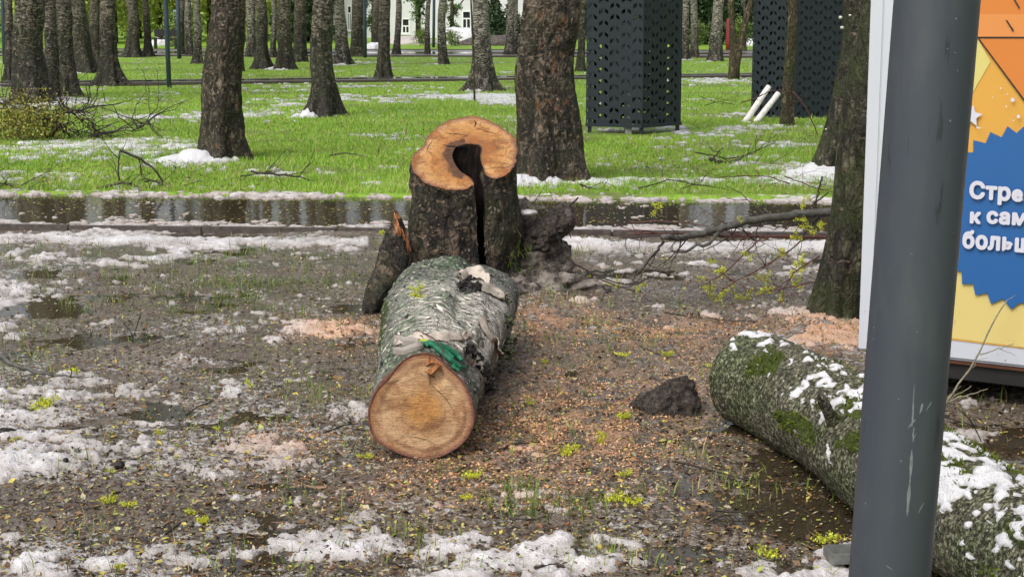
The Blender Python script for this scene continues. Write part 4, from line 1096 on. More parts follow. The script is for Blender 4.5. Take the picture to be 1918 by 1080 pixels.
# dark cavity between spur and stump
# ------------------------------------------------------------------ lifted earth at the root plate
def lump(name, c, r, seed, mat, parent=None, amp=.35, fq=5, nu=56, nv=40, col=(0, 0, 0), rot=0.0, cut=None, fq2=22, amp2=.12):
    u = np.linspace(0, 2 * PI, nu, endpoint=False); v = np.linspace(0, PI, nv)
    U, W = np.meshgrid(u, v)
    d = np.stack([np.cos(U) * np.sin(W), np.sin(U) * np.sin(W), np.cos(W)], -1)
    p = d * np.asarray(r); q = (fbm(p[..., 0] * fq + seed, p[..., 1] * fq, p[..., 2] * fq + 3, octv=3, seed=seed) - .5) * 2
    q2 = (fbm(p[..., 0] * fq2, p[..., 1] * fq2, p[..., 2] * fq2 + 3, octv=3, seed=seed + 7) - .5) * 2
    p = p * (1 + amp * q + amp2 * q2)[..., None]
    cr, sr = math.cos(rot), math.sin(rot); p = np.stack([p[..., 0] * cr - p[..., 2] * sr, p[..., 1], p[..., 0] * sr + p[..., 2] * cr], -1)
    if cut is not None: p[..., 2] = np.maximum(p[..., 2], cut)
    i = np.arange(nv - 1)[:, None] * nu; j = np.arange(nu)[None]; k = (j + 1) % nu
    F = np.stack([i + j, i + nu + j, i + nu + k, i + k], -1).reshape(-1, 4)
    C = np.broadcast_to(np.asarray(col, float), (nu * nv, 3))
    o = obj(name, mesh_from(name, p.reshape(-1, 3), [F], mat, col=C), parent); o.location = c
    return o
c0 = ony(1000, 470, 9.55)
rp = thing('root_plate', (c0[0], c0[1], 0), 'torn up root plate of earth behind the tall stump, dark clods hanging over the kerb', 'root plate')
RP = np.array([c0[0], c0[1], 0.0])
lump('earth_mound', Vector(ony(985, 470, 9.62) - RP) - Vector((0, 0, .12)), (.27, .34, .44), 5, M['earth'], rp, .30, 4.2, 150, 110, (1, 0, 0), fq2=20, amp2=.20)
lump('earth_mound', Vector(ony(1000, 535, 9.20) - RP) - Vector((0, 0, .05)), (.40, .36, .13), 6, M['earth'], rp, .45, 7, 140, 80, (1, 0, 0), amp2=.35)
lump('clod', Vector(ony(1030, 425, 9.42) - RP), (.135, .14, .085), 8, M['earth'], rp, .5, 9, 80, 60, (0, 0, 0), rot=.35, amp2=.4)
lump('clod', Vector(ony(1005, 455, 9.35) - RP), (.11, .12, .08), 9, M['earth'], rp, .5, 10, 70, 50, (0, 0, 0), rot=.4, amp2=.4)
lump('clod', Vector(ony(1058, 408, 9.45) - RP), (.07, .08, .07), 12, M['earth'], rp, .5, 13, 60, 44, (.3, 0, 0), rot=.4, amp2=.4)
mb = MB()
def pxl(L, y, n=10, jit=0.0):
    P = np.array([ony(a, b, y if np.ndim(y) == 0 else y) for a, b in L]); P = smooth_open(resample(P, n, False), 1)
    return P + RNG.normal(0, jit, P.shape) if jit else P
for L, r0 in (([(1035, 420), (1055, 395), (1075, 378), (1082, 368)], .014), ([(1040, 430), (1062, 432), (1070, 445)], .008), ([(1060, 415), (1075, 425), (1074, 440)], .004), ([(1018, 440), (1022, 462), (1024, 478)], .006), ([(1000, 380), (1012, 362), (1018, 352)], .003), ([(1046, 440), (1052, 455), (1050, 466)], .006), ([(1062, 400), (1078, 398), (1090, 405)], .003), ([(1020, 410), (1045, 402), (1066, 408), (1078, 418)], .007), ([(1005, 432), (1030, 440), (1052, 436), (1068, 428)], .006), ([(990, 450), (1008, 470), (1012, 486)], .006), ([(1010, 395), (1032, 388), (1050, 378)], .005), ([(1000, 462), (1022, 460), (1040, 470)], .004), ([(1040, 412), (1058, 402), (1080, 390)], .005)):
    mb = MB(); mb.tube(pxl(L, 9.42, 9, .002) - RP, np.linspace(r0, r0 * .35, 9), 6, jit=.3); mb.build('root', M['twig'], rp)
# slush and grass on it
lump('snow_patch', Vector(ony(990, 398, 9.28) - RP), (.06, .05, .018), 15, M['snow'], rp, .4, 20, 30, 20, (.15, .7, 0))
# grass tufts on the mound (part of it)
mb = MB()
for k in range(110):
    cx_, cy_ = random.choice([(1003, 385), (1030, 405), (960, 465), (955, 495), (975, 480), (985, 520), (960, 530), (1010, 540), (940, 545), (1000, 365)])
    a = ony(cx_ + random.gauss(0, 20), cy_ + random.gauss(0, 20), 9.12 if cy_ > 440 else 9.3) - RP; L = random.uniform(.04, .11); dx = random.gauss(0, .6) * L; w_ = .0016
    mb.add([a + (-w_, 0, 0), a + (w_, 0, 0), a + (dx * .5 + w_, -.2 * L, L * .6), a + (dx, -.5 * L, L * random.uniform(.4, .9)), a + (dx * .5 - w_, -.2 * L, L * .6)], [[0, 1, 2, 4], [4, 2, 3]], 0, random.choice([(.16, .27, .03), (.10, .18, .02), (.25, .26, .07)]))
o = mb.build('grass_tuft', M['blade'], rp, useCol=True); o['kind'] = 'stuff'

# ------------------------------------------------------------------ felled birch log with its sawn end toward us
FO = [(398, 512), (340, 520), (290, 552), (250, 592), (205, 632), (175, 668), (150, 715), (128, 775), (124, 820), (130, 862), (142, 905), (160, 935), (210, 972), (290, 1008), (340, 1022), (385, 1030), (430, 1028), (478, 1018), (525, 995), (565, 970), (598, 940),
      (622, 900), (638, 858), (642, 815), (636, 775), (628, 735), (612, 695), (594, 660), (570, 630), (545, 605), (510, 575), (480, 545), (445, 520)]
def lp(cx, cy): return (640 + cx / 2.571, 460 + cy / 2.571)
FB = onz(*lp(400, 1030), .0)
FB[2] = 0
tl = math.radians(7); FN = np.array([0.03, -math.cos(tl), math.sin(tl)]); FN /= np.linalg.norm(FN)
fx = np.cross([0, 0, 1.0], -FN); fx /= np.linalg.norm(fx); 
if fx[0] < 0: fx = -fx
fy = np.cross(FN, fx); fy = fy if fy[2] > 0 else -fy
def facep(L, off=0.0): return np.array([onplane(*lp(*q), FB, FN) for q in L]) + FN * off
FOp = smooth_open(resample(facep(FO), 144), 1)
fc = FOp.mean(0)
PITH = facep([(400, 790)])[0]
lg = thing('birch_log', (fc[0], fc[1], 0), 'short thick birch log with round orange sawn end, lying against the stump', 'log')
LG = np.array([fc[0], fc[1], 0.0])
# polar profile of the sawn end
rel = np.stack([(FOp - fc) @ fx, (FOp - fc) @ fy], -1); tha = np.arctan2(rel[:, 1], rel[:, 0]); ra = np.hypot(rel[:, 0], rel[:, 1]); o_ = np.argsort(tha)
NA = 160; TA = np.linspace(-PI, PI, NA, endpoint=False)
RA = np.interp(TA, tha[o_], ra[o_], period=2 * PI)
Yf, Ye = fc[1], 7.72
NLg = 150; sL = np.linspace(0, 1, NLg)
def halfprof(T, s):
    # rx, rz of the far, flaring end
    rx = np.interp(s, [0, .12, .35, .6, .8, 1.0], [.195, .200, .222, .262, .305, .315]); rz = np.interp(s, [0, .15, .4, .7, 1.0], [.195, .195, .20, .225, .235])
    return rx, rz
VL = []; CL = []
for s in sL:
    y = Yf + (Ye - Yf) * s
    rx, rz = halfprof(TA, s)
    el = 1 / np.sqrt((np.cos(TA) / rx) ** 2 + (np.sin(TA) / rz) ** 2)
    el = el * (1 + .13 * s * np.exp(-((TA - .35) / .3) ** 2) + .10 * s * np.exp(-((TA - 2.4) / .4) ** 2) - .10 * np.exp(-((TA - 1.15) / .15) ** 2) * sstep(.2, .5, s) + .10 * s * np.exp(-((TA - 1.55) / .35) ** 2))
    w0 = max(0, 1 - s / .18) ** 1.5
    r = RA * w0 + el * (1 - w0)
    cxs = fc[0] + np.interp(s, [0, .3, 1.0], [0, .012, .035]) ; cz = fc[2] * (1 - s) + (.195) * s
    if s == 0: dsp = 0 * TA
    else:
        ax = np.cos(TA) * 1.0; az = np.sin(TA)
        q = fbm(ax * 3.2 + 7, az * 3.2, y * 9, octv=4, seed=301); q2 = fbm(ax * 1.0 + 2, az * 1.0, y * 2.2, octv=2, seed=303)
        scaly = sstep(.35, .6, fbm(ax * 1.3, az * 1.3, y * 2.5, octv=2, seed=305))
        q3 = 1 - np.abs(2 * fbm(ax * 5, az * 5, y * 14, octv=3, seed=307) - 1)
        dsp = (.010 * (q - .5) + .05 * (q2 - .5) * min(1, s * 5) + .014 * (q3 - .5) * scaly * min(1, s * 12))
        # torn trough on the right flank
        tr_ = np.exp(-((TA - .38) / .17) ** 2) * sstep(.04, .10, s) * sstep(.46, .30, s); dsp = dsp - .045 * tr_
        lip = np.exp(-((TA - .72) / .10) ** 2) * sstep(.03, .10, s) * sstep(.7, .45, s); dsp = dsp + .020 * lip * (.5 + fbm(ax * 6, az * 2, y * 6, octv=2, seed=309))
    r = r + dsp
    tilt = (1 - s) ** 6
    pz = np.sin(TA) * r
    P = np.stack([cxs + np.cos(TA) * r * 1.0, y + pz * math.tan(tl) * w0 * 1.0 + 0 * TA, cz + pz], -1)
    if s == 0: P = fc + (np.cos(TA) * RA)[:, None] * fx + (np.sin(TA) * RA)[:, None] * fy
    VL.append(P)
    paper = sstep(.08, .24, s) * np.exp(-((TA - 1.15) / .85) ** 2) * 1.7 + .25 * np.exp(-((TA - 2.6) / .35) ** 2) * sstep(.3, .1, s)
    paper = paper * sstep(.92, .62, s) * (.30 + 1.3 * sstep(.34, .50, fbm(np.cos(TA) * 1.6, np.sin(TA) * 1.6, y * 4.5, octv=3, seed=311)))
    green = np.clip(np.exp(-((TA - 1.9) / .8) ** 2) * .9 + .6 * np.exp(-((TA + 0.0) / .3) ** 2) * sstep(.35, .1, s), 0, 1) * (.4 + .9 * sstep(.4, .6, fbm(np.cos(TA) * 2, np.sin(TA) * 2, y * 3, octv=2, seed=313)))
    moss = np.exp(-((np.abs(TA) - 2.95) / .35) ** 2) * sstep(.30, .5, s) * 1.0
    CL.append(np.stack([np.clip(paper, 0, 1), np.clip(green, 0, 1), np.clip(moss, 0, .75)], -1))
VL = np.array(VL); CL = np.array(CL)
VL[0] += FN * -.001
i = np.arange(NLg - 1)[:, None] * NA; j = np.arange(NA)[None]; k4 = (j + 1) % NA
Fb = np.stack([i + j, i + k4, i + NA + k4, i + NA + j], -1).reshape(-1, 4)
# far end cap
endc = VL[-1].mean(0); Vall = np.vstack([VL.reshape(-1, 3), endc[None]]) - LG
capF = np.stack([np.arange(NA) + (NLg - 1) * NA, (np.arange(NA) + 1) % NA + (NLg - 1) * NA, np.full(NA, NLg * NA)], -1)
from mathutils.bvhtree import BVHTree
BVH = BVHTree.FromPolygons([Vector(p) for p in VL.reshape(-1, 3)], [tuple(int(x) for x in f) for f in Fb])
def onlog(px, py, off=0.0, dflt=6.2):
    """where the photo's line of sight meets the log's bark, lifted off it"""
    d = Vector(ray(px, py)).normalized(); h = BVH.ray_cast(Vector(CO), d)
    if h[0] is None: return ony(px, py, dflt)
    n_ = h[1] if h[1].dot(d) < 0 else -h[1]
    return np.array(h[0] + n_ * off)
obj('bark', mesh_from('bark', Vall, [Fb, capF], [M['logbark'], M['rot']], [0, 1], col=np.vstack([CL.reshape(-1, 3), [[0, 0, 0]]])), lg)
pk = np.clip(.25 + .75 * (1 - CL[..., 0]), 0, 1)
scales('bark_scale', VL[4:] - LG, 1500, (.004, .016), [(.02, .018, .014), (.08, .10, .06), (.22, .26, .19), (.13, .20, .10), (.30, .31, .25)], M['scale'], lg, seed=3, pick=pk[4:], lift=(.1, .5))
scales('curled_paper_bark', VL[8:110] - LG, 270, (.010, .032), [(.62, .58, .50), (.74, .70, .63), (.50, .45, .38), (.10, .08, .06)], M['scale'], lg, seed=4, pick=np.clip(CL[8:110, :, 0], 0, 1), asp=(.12, .35), lift=(.05, .35), along=1)
# sawn end
nrg = 26; rr = np.linspace(0, 1, nrg)[1:]
Vc = [np.zeros(3)]; Cc = [0.0]
pc = np.array([(PITH - fc) @ fx, (PITH - fc) @ fy])
edge = np.stack([np.cos(TA) * RA, np.sin(TA) * RA], -1) - pc
for q in rr:
    e = edge * q * (1 - .010 * 0)
    z = .0025 * (fbm(e[:, 0] * 25, e[:, 1] * 90, octv=3, seed=321) - .5) + .010 * sstep(.85, .2, q)*.3
    # splintered notch at the top of the face
    nt = np.exp(-(((e[:, 0] - .045) / .030) ** 2 + ((e[:, 1] - .115) / .045) ** 2)); z = z - .014 * sstep(.3, .6, nt) * (.5 + fbm(e[:, 0] * 40, e[:, 1] * 40, octv=2, seed=5)) - .004 * sstep(.965, 1, q)
    Vc.append(np.stack([e[:, 0], e[:, 1], z + .001], -1)); Cc.append(np.full(NA, q))
Vc = np.vstack([Vc[0][None]] + Vc[1:]); Cc = np.concatenate([[0.0]] + Cc[1:])
tri = np.stack([np.zeros(NA, int), 1 + np.arange(NA), 1 + (np.arange(NA) + 1) % NA], -1)
i = 1 + np.arange(nrg - 2)[:, None] * NA; j = np.arange(NA)[None]; k5 = (j + 1) % NA
Fq = np.stack([i + j, i + NA + j, i + NA + k5, i + k5], -1).reshape(-1, 4)
RF = np.stack([fx, fy, FN], 1)
fcx = obj('cut_face', mesh_from('cut_face', Vc, [tri, Fq], M['cutlog'], col=np.stack([Cc, Cc * 0, Cc * 0], -1)), lg)
fcx.matrix_local = Matrix.Translation(Vector(PITH - LG)) @ Matrix([list(r) for r in RF]).to_4x4()
# reddish inner bark ring, proud in places
mb = MB(); th_ = .005 + .006 * fbm(np.cos(TA) * 3, np.sin(TA) * 3, octv=3, seed=331); th_ = th_ + .012 * np.exp(-((np.abs(TA - 2.45)) / .22) ** 2)
E1 = fc + (np.cos(TA) * RA)[:, None] * fx + (np.sin(TA) * RA)[:, None] * fy
E0 = fc + (np.cos(TA) * (RA - th_))[:, None] * fx + (np.sin(TA) * (RA - th_))[:, None] * fy
Em = (E0 + E1) / 2 + FN * .006
VV = np.vstack([E0 + FN * .0012, Em, E1 + FN * .002]) - LG
j = np.arange(NA); k = (j + 1) % NA
mb.add(VV, [np.concatenate([np.stack([j, j + NA, k + NA, k], -1), np.stack([j + NA, j + 2 * NA, k + 2 * NA, k + NA], -1)])])
mb.build('bark_rim', m_flat('rim_bark', (.13, .055, .038), .6, .3, var=.5, sc=70), lg)
# cracks in the face and the broken wedge
mb = MB()
for L, wd in (([(425, 655), (455, 690), (490, 720), (515, 755), (545, 805)], .0035), ([(215, 660), (250, 655), (290, 640)], .0022), ([(250, 940), (290, 915), (360, 920), (420, 935), (455, 960), (440, 990)], .0016), ([(395, 600), (430, 622), (450, 640)], .004)):
    P = resample(facep(L, .0035), 12, False) - LG
    mb = MB(); mb.tube(P, wd * .75 * np.sin(np.linspace(.2, PI - .2, 12)) * RNG.uniform(.5, 1.2, 12), 5, flat=.35); mb.build('crack', M['rot'], lg)
mb = MB()
for tri_, d0 in (([(405, 605), (470, 560), (478, 572), (430, 618)], .016), ([(420, 530), (445, 545), (468, 565), (430, 562), (405, 575)], .012)):
    P = facep(tri_, d0) - LG; mb = MB(); Pb = facep(tri_, -.02) - LG; n_ = len(P)
    mb.add(np.vstack([P, Pb]), [np.arange(n_)[::-1]] + [np.array([q, (q + 1) % n_, (q + 1) % n_ + n_, q + n_]) for q in range(n_)]); mb.build('broken_wedge', M['split'], lg, smooth=False)
# flaps of curled bark
def curl(name, L0, L1, y0, y1, amt, mat2, parent, PO, seed, n=14, mth=9, mats=None):
    """a sheet between two photo lines at depths y0, y1, curling up between them"""
    A = np.array([onlog(a, b, .004, y0) for a, b in L0]); B = np.array([onlog(a, b, .010, y1) for a, b in L1])
    A = resample(A, n, False); B = resample(B, n, False); VV = []
    for q in range(mth):
        t = q / (mth - 1); P = A * (1 - t) + B * t
        P = P + np.array([0, -.3, 1.0]) * amt * math.sin(t * PI) + np.stack([fbm(P[:, 0] * 25, P[:, 1] * 25, P[:, 2] * 25 + seed, octv=3, seed=seed + e) - .5 for e in range(3)], -1) * .035
        VV.append(P)
    VV = np.array(VV); top = VV.reshape(-1, 3); bot = top + np.array([0.002, .004, -.005])
    F1 = grid_faces(mth, n); F2 = F1[:, ::-1] + mth * n
    return obj(name, mesh_from(name, np.vstack([top, bot]) - PO, [F1, F2], [M['paperbark'], M['inner']], [0, 1]), parent)
curl('peeled_bark', [(858, 518), (872, 508), (898, 508), (915, 524)], [(864, 530), (880, 524), (900, 524), (914, 536)], 7.62, 7.45, .035, 0, lg, LG, 3)
curl('peeled_bark', [(908, 536), (922, 532), (938, 548), (948, 564)], [(900, 550), (914, 552), (928, 558), (944, 566)], 7.5, 7.38, .025, 0, lg, LG, 5)
curl('peeled_bark', [(868, 672), (888, 680), (900, 700), (905, 712)], [(872, 660), (893, 668), (910, 690), (912, 705)], 5.95, 6.1, .02, 0, lg, LG, 7)
curl('peeled_bark', [(790, 632), (830, 628), (860, 632), (880, 625)], [(792, 640), (830, 638), (858, 642), (884, 636)], 6.15, 6.05, .022, 0, lg, LG, 9)
curl('peeled_bark', [(738, 645), (765, 634), (790, 628)], [(742, 652), (768, 642), (792, 636)], 6.15, 6.05, .018, 0, lg, LG, 11)
curl('peeled_bark', [(893, 600), (915, 640), (935, 670)], [(905, 600), (925, 636), (942, 662)], 6.6, 6.5, .02, 0, lg, LG, 13)
# dark cork exposed along the torn flank and behind the curled flakes
def flake_patch(name, c_px, n_, spread, yd, mat, parent, PO, sz=(.012, .035), seed=1, ns=(0.3, -.6, .7)):
    rg = np.random.default_rng(seed); mb = MB()
    for q in range(n_):
        a, b = c_px[rg.integers(len(c_px))]
        p = onlog(a + rg.normal(0, spread), b + rg.normal(0, spread), .004, yd) - PO
        s_ = rg.uniform(*sz); R = np.linalg.qr(rg.normal(0, 1, (3, 3)) + np.eye(3))[0]
        mb.box(p, (s_, s_ * rg.uniform(.3, 1), s_ * .3), R)
    o = mb.build(name, mat, parent, smooth=False); o['kind'] = 'stuff'; return o
flake_patch('cork_flake', [(880, 655), (890, 662), (895, 675), (903, 690), (912, 700), (918, 715), (922, 725)], 90, 4, 6.08, M['char'], lg, LG, seed=4)
flake_patch('cork_flake', [(868, 535), (885, 545), (895, 540), (880, 528)], 50, 5, 7.42, M['char'], lg, LG, (.015, .04), seed=6)
flake_patch('cork_flake', [(940, 560), (950, 600), (955, 640), (945, 660)], 40, 6, 7.0, M['mossbark'], lg, LG, (.015, .035), seed=8)

# blossom sprigs (maple flowers, yellow green)
def blossom_mesh(seed, n=150, R_=.05, flat=.5):
    rg = np.random.default_rng(seed); mb = MB()
    for k in range(7):
        a = rg.random() * 6.28; e = np.array([math.cos(a), math.sin(a), rg.uniform(.1, .6)]) * R_ * rg.uniform(.5, 1)
        mb.tube([np.zeros(3), e * .5 + (0, 0, .006), e], [.0012, .001, .0008], 3, 0, (.25, .30, .04), cap=False)
        for q in range(n // 7):
            c = e * rg.uniform(.5, 1.1) + rg.normal(0, R_ * .17, 3) * (1, 1, flat); c[2] = abs(c[2])
            d = rg.normal(0, 1, 3); d /= np.linalg.norm(d); b_ = np.cross(d, rg.normal(0, 1, 3)); b_ /= np.linalg.norm(b_); s_ = rg.uniform(.003, .008) * (R_ / .05) ** .5
            f = rg.random(); colr = np.array((.30, .38, .02)) * (1 - f) + np.array((.66, .62, .05)) * f
            mb.add([c - d * s_, c + b_ * s_ * .4, c + d * s_, c - b_ * s_ * .4], [[0, 1, 2, 3]], 0, colr)
    return mesh_from('blossom_sprig', np.concatenate(mb.V), mb.F, M['blossom'], mb.M, True, np.concatenate(mb.C))
BL = [blossom_mesh(s, n_, r_) for s, n_, r_ in ((1, 240, .055), (2, 150, .06), (3, 300, .045), (4, 110, .05), (5, 200, .065), (6, 170, .04), (7, 260, .06))]
o = obj('blossom_sprig', BL[0], None, tuple(onlog(783, 556, .004))); tag(o, 'bright yellow maple blossom sprig lying on top of the birch log', 'blossom', 'yellow maple blossom sprigs'); o.rotation_euler = (.5, 0, .4); o.scale = (.95, .95, .95)
BP = [(88, 762, 1.0, 0), (74, 772, .8, 0), (135, 702, .8, 0), (465, 727, .8, 0), (296, 812, .45, 0), (405, 802, .45, 0), (205, 947, .7, 0), (238, 950, .7, 0), (360, 968, .5, 0), (382, 978, .6, 0), (208, 888, .5, 0), (1060, 850, .9, 0), (1125, 830, 1.0, 0),
      (1165, 788, .7, 0), (1170, 892, .9, 0), (1160, 942, .9, 0), (1190, 945, .8, 0), (1440, 1042, 1.1, 0), (1540, 1012, .8, 0), (872, 935, .8, 0), (878, 900, .7, 0), (1250, 672, .9, 0), (1170, 673, .7, 0), (1020, 685, .5, 0), (992, 762, .6, 0), (685, 858, .5, 0), (30, 830, .5, 0),
      (1045, 520, .8, 0), (1095, 522, .9, 0), (1140, 540, .7, 0), (222, 1065, .5, 0), (540, 722, .5, 0), (1330, 690, .5, 0), (720, 440, .9, .18)]
BLAB = ['upper blossom sprig of the close pair on slush at the outermost edge', 'lower blossom sprig of the close pair on slush at the outermost edge', 'lone yellow sprig near the grey mossy branch reaching in from the edge', 'yellow sprig on slush above the dark central puddle', 'tiny sprig on the long slush ridge near the curved twig', 'tiny yellow sprig at the slush edge toward the sawn log', 'pale sprig on bare dark mud, first of two close together', 'pale sprig on bare dark mud, second of two close together', 'small sprig on the edge of the thick white slush near the bottom', 'green-yellow sprig set in thick white slush near the bottom', 'small sprig beside the black leaf clumps', 'spiky green sprig on sawdust before the sawn log, nearer the log', 'widest yellow sprig on the sawdust beyond the spiky green one', 'yellow sprig on sawdust facing the mud clod', 'yellow sprig on the lower edge of the sawdust', 'forked green sprig on mud below the sawdust, first of a touching pair', 'forked green sprig on mud below the sawdust, second of a touching pair', 'big bright sprig near the foot of the steel post', 'flat green sprig close to the grey metal bracket', 'yellow sprig among grass blades below the sawn log', 'pale sprig just under the sawn log and above the grassy one', 'yellow sprig on sawdust midway between stump and mossy log', 'small sprig on sawdust next to the one midway between stump and mossy log', 'small sprig right beside the shaded flank of the birch log', 'green tuft-like sprig by the lower flank of the birch log', 'tiny sprig touching the lower edge of the sawn face', 'yellow sprig at the frame edge on muddy slush', 'sprig on the churned earth at the foot of the root plate', 'brighter sprig on the earth under the fallen maple twigs', 'sprig where the fallen maple twigs touch the mud', 'small green leaf-like sprig at the very bottom', 'faint sprig at the edge of the dark central puddle', 'small sprig beside the top end of the mossy log', 'yellow sprig caught on the broken root spur of the stump']
for k, (a, b, s_, z_) in enumerate(BP):
    p = onz(a, b, z_); z = max(float(hmud(np.array([p[0]]), np.array([p[1]]))[0]), WZ) if z_ == 0 else z_
    o = obj('blossom_sprig', BL[k % 7], None, (p[0], p[1], z + .004)); o.scale = (s_ * random.uniform(.8, 1.3), s_ * random.uniform(.5, .9), s_ * random.uniform(.8, 1.5)); o.rotation_euler = (random.uniform(-.2, .2), random.uniform(-.2, .2), k * 1.7)
    tag(o, BLAB[k], 'blossom', 'yellow maple blossom sprigs')

# ------------------------------------------------------------------ work glove on the log
gl = ony(800, 655, 5.93); GL = np.array([gl[0], gl[1], gl[2]])
gt = thing('work_glove', tuple(GL), 'wet work glove with grey knit cuff and green rubber fingers draped over the sawn log', 'glove')
def remeshed(name, mb, mat, parent, vox=.0025, sub=True):
    o = mb.build(name, mat, parent); md = o.modifiers.new('r', 'REMESH'); md.mode = 'VOXEL'; md.voxel_size = vox; md.use_smooth_shade = True
    s_ = o.modifiers.new('s', 'SMOOTH'); s_.factor = .6; s_.iterations = 3
    return o
mb = MB()
def gp(L, ys, off=.012): return np.array([onlog(a, b, off, 5.80) for (a, b), y in zip(L, ys)]) - GL
mb.tube(gp([(786, 650), (805, 648), (822, 662), (840, 678), (856, 690), (868, 692)], [5.92, 5.90, 5.87, 5.85, 5.83, 5.83]), [0.0086, 0.0122, 0.0115, 0.0101, 0.0094, 0.0058], 12)
mb.tube(gp([(800, 645), (820, 650), (840, 660), (856, 672), (863, 680)], [5.95, 5.93, 5.91, 5.89, 5.88]), [0.0072, 0.0108, 0.0108, 0.0101, 0.0072], 12)
mb.tube(gp([(800, 652), (818, 666), (832, 680), (846, 690), (857, 697)], [5.91, 5.86, 5.83, 5.815, 5.81]), [0.0072, 0.0086, 0.0086, 0.0079, 0.0065], 12)
mb.tube(gp([(812, 655), (830, 664), (845, 676)], [5.92, 5.89, 5.87]), [0.0115, 0.013, 0.0101], 12)
remeshed('fingers', mb, M['glove'], gt)
mb = MB()
mb.tube(gp([(806, 647), (796, 643), (785, 645)], [5.93, 5.93, 5.93]), [.010, .011, .010], 12, flat=.7)
remeshed('wrist_band', mb, M['cuffy'], gt)
def cuffs(P, W, flat):
    mb = MB(); P = np.array(P); N_ = len(P); th = np.linspace(0, 2 * PI, 26, endpoint=False); VVc = []
    for q in range(N_):
        T = P[min(q + 1, N_ - 1)] - P[max(q - 1, 0)]; T /= np.linalg.norm(T); sd_ = np.cross(T, [0, -1.0, .2]); sd_ /= np.linalg.norm(sd_); nn_ = np.cross(sd_, T)
        wv = 1 + .12 * np.sin(th * 5 + q * .5)
        VVc.append(P[q] + (np.cos(th) * W[q] * wv)[:, None] * sd_ + (np.sin(th) * W[q] * flat * wv)[:, None] * nn_)
    VVc = np.array(VVc); i = np.arange(N_ - 1)[:, None] * 26; j = np.arange(26)[None]; k = (j + 1) % 26
    mb.add(VVc.reshape(-1, 3), [np.stack([i + j, i + k, i + 26 + k, i + 26 + j], -1).reshape(-1, 4)])
    o = mb.build('cuff', M['cuff'], gt); md = o.modifiers.new('t', 'SOLIDIFY'); md.thickness = .0025; return o
cuffs(resample(gp([(786, 646), (772, 645), (756, 646), (742, 644)], [5.93, 5.95, 5.97, 5.98]), 10, False), np.linspace(.010, .023, 10), .38)
cuffs(resample(gp([(792, 652), (778, 656), (760, 663), (742, 663)], [5.90, 5.89, 5.885, 5.885]), 10, False), np.linspace(.012, .015, 10), .45)
# thin twig lying across the glove
mb = MB(); mb.tube(smooth_open(resample(np.array([onlog(781, 622, .008), onlog(802, 640, .03), onlog(820, 658, .035), ony(833, 680, 5.70)]), 10, False)), np.linspace(.003, .0018, 10), 6, jit=.2)
o = mb.build('twig', M['twigred']); tag(o, 'thin reddish twig lying across the green glove', 'twig')

# ------------------------------------------------------------------ second, mossy log
CP = [(1392, 706, .185), (1440, 722, .186), (1500, 752, .187), (1560, 786, .187), (1620, 829, .186), (1690, 884, .182), (1770, 940, .178), (1850, 990, .172), (1930, 1045, .168), (2060, 1140, .165), (2200, 1260, .16)]
Pm = np.array([onz(a, b, .165) for a, b, r in CP]); Rm = np.array([r for *_, r in CP])
n2 = 200; d = np.r_[0, np.cumsum(np.linalg.norm(np.diff(Pm, axis=0), axis=1))]; tt = np.linspace(0, d[-1], n2)
Pm2 = np.stack([np.interp(tt, d, Pm[:, k]) for k in range(3)], -1); Rm2 = np.interp(tt, d, Rm)
for _ in range(12): Pm2[1:-1] = .5 * Pm2[1:-1] + .25 * (Pm2[:-2] + Pm2[2:])
ML = np.array([Pm2[0][0], Pm2[0][1], 0.0])
ml_ = thing('mossy_log', tuple(ML), 'long grey mossy birch log with melting snow patches, passing behind the steel post', 'log')
na = 150; TA2 = np.linspace(0, 2 * PI, na, endpoint=False)
T_ = np.gradient(Pm2, axis=0); T_ /= np.linalg.norm(T_, axis=1)[:, None]
S_ = np.cross(T_, [0, 0, 1.0]); S_ /= np.linalg.norm(S_, axis=1)[:, None]; U_ = np.cross(S_, T_)     # S_: toward the near side
if S_[0][1] > 0: S_ = -S_
def mlog_surf(si, ang):
    """point and normal of the mossy log; si row index float array, ang 0 = near side, pi/2 = top"""
    pass
ca, sa = np.cos(TA2), np.sin(TA2)
ss = tt[:, None] + 0 * TA2[None]
q = fbm(ca[None] * 1.1 + 3 + 0 * ss, sa[None] * 1.1 + 0 * ss, ss * 2.2, octv=2, seed=401); q2 = 1 - np.abs(2 * fbm(ca[None] * 4.2 + 0 * ss, sa[None] * 4.2 + 0 * ss, ss * 13, octv=3, seed=403) - 1)
q3 = fbm(ca[None] * 8 + 0 * ss, sa[None] * 8 + 0 * ss, ss * 40, octv=2, seed=404)
Rr = Rm2[:, None] * (1 + .10 * (q - .5)) + .014 * (q2 - .5) + .006 * (q3 - .5)
Rr = Rr * np.where(tt[:, None] < .07, .86 + .14 * np.sqrt(np.clip(tt[:, None] / .07, 0, 1)), 1)
ik = np.argmin(np.abs(tt - .62)); Rr += .035 * np.exp(-(((ss - .80) / .10) ** 2 + ((TA2[None] - .35) / .35) ** 2))
VM = Pm2[:, None] + Rr[..., None] * (ca[None, :, None] * S_[:, None] + sa[None, :, None] * U_[:, None])
mossA = fbm(ca[None] * 1.8 + 5 + 0 * ss, sa[None] * 1.8 + 0 * ss, ss * 5, octv=3, seed=407)
mossv = np.clip(sstep(.50, .64, mossA) * (.25 + .75 * np.clip(np.sin(TA2)[None] + .5, 0, 1)), 0, 1) * .72 * sstep(.15, .4, ss) + .55 * np.exp(-(((ss - .82) / .13) ** 2 + ((TA2[None] - .1) / .4) ** 2)) + .55 * np.exp(-((TA2[None] - 1.95) / .35) ** 2) * sstep(1.0, 1.3, ss)
i = np.arange(n2 - 1)[:, None] * na; j = np.arange(na)[None]; k = (j + 1) % na
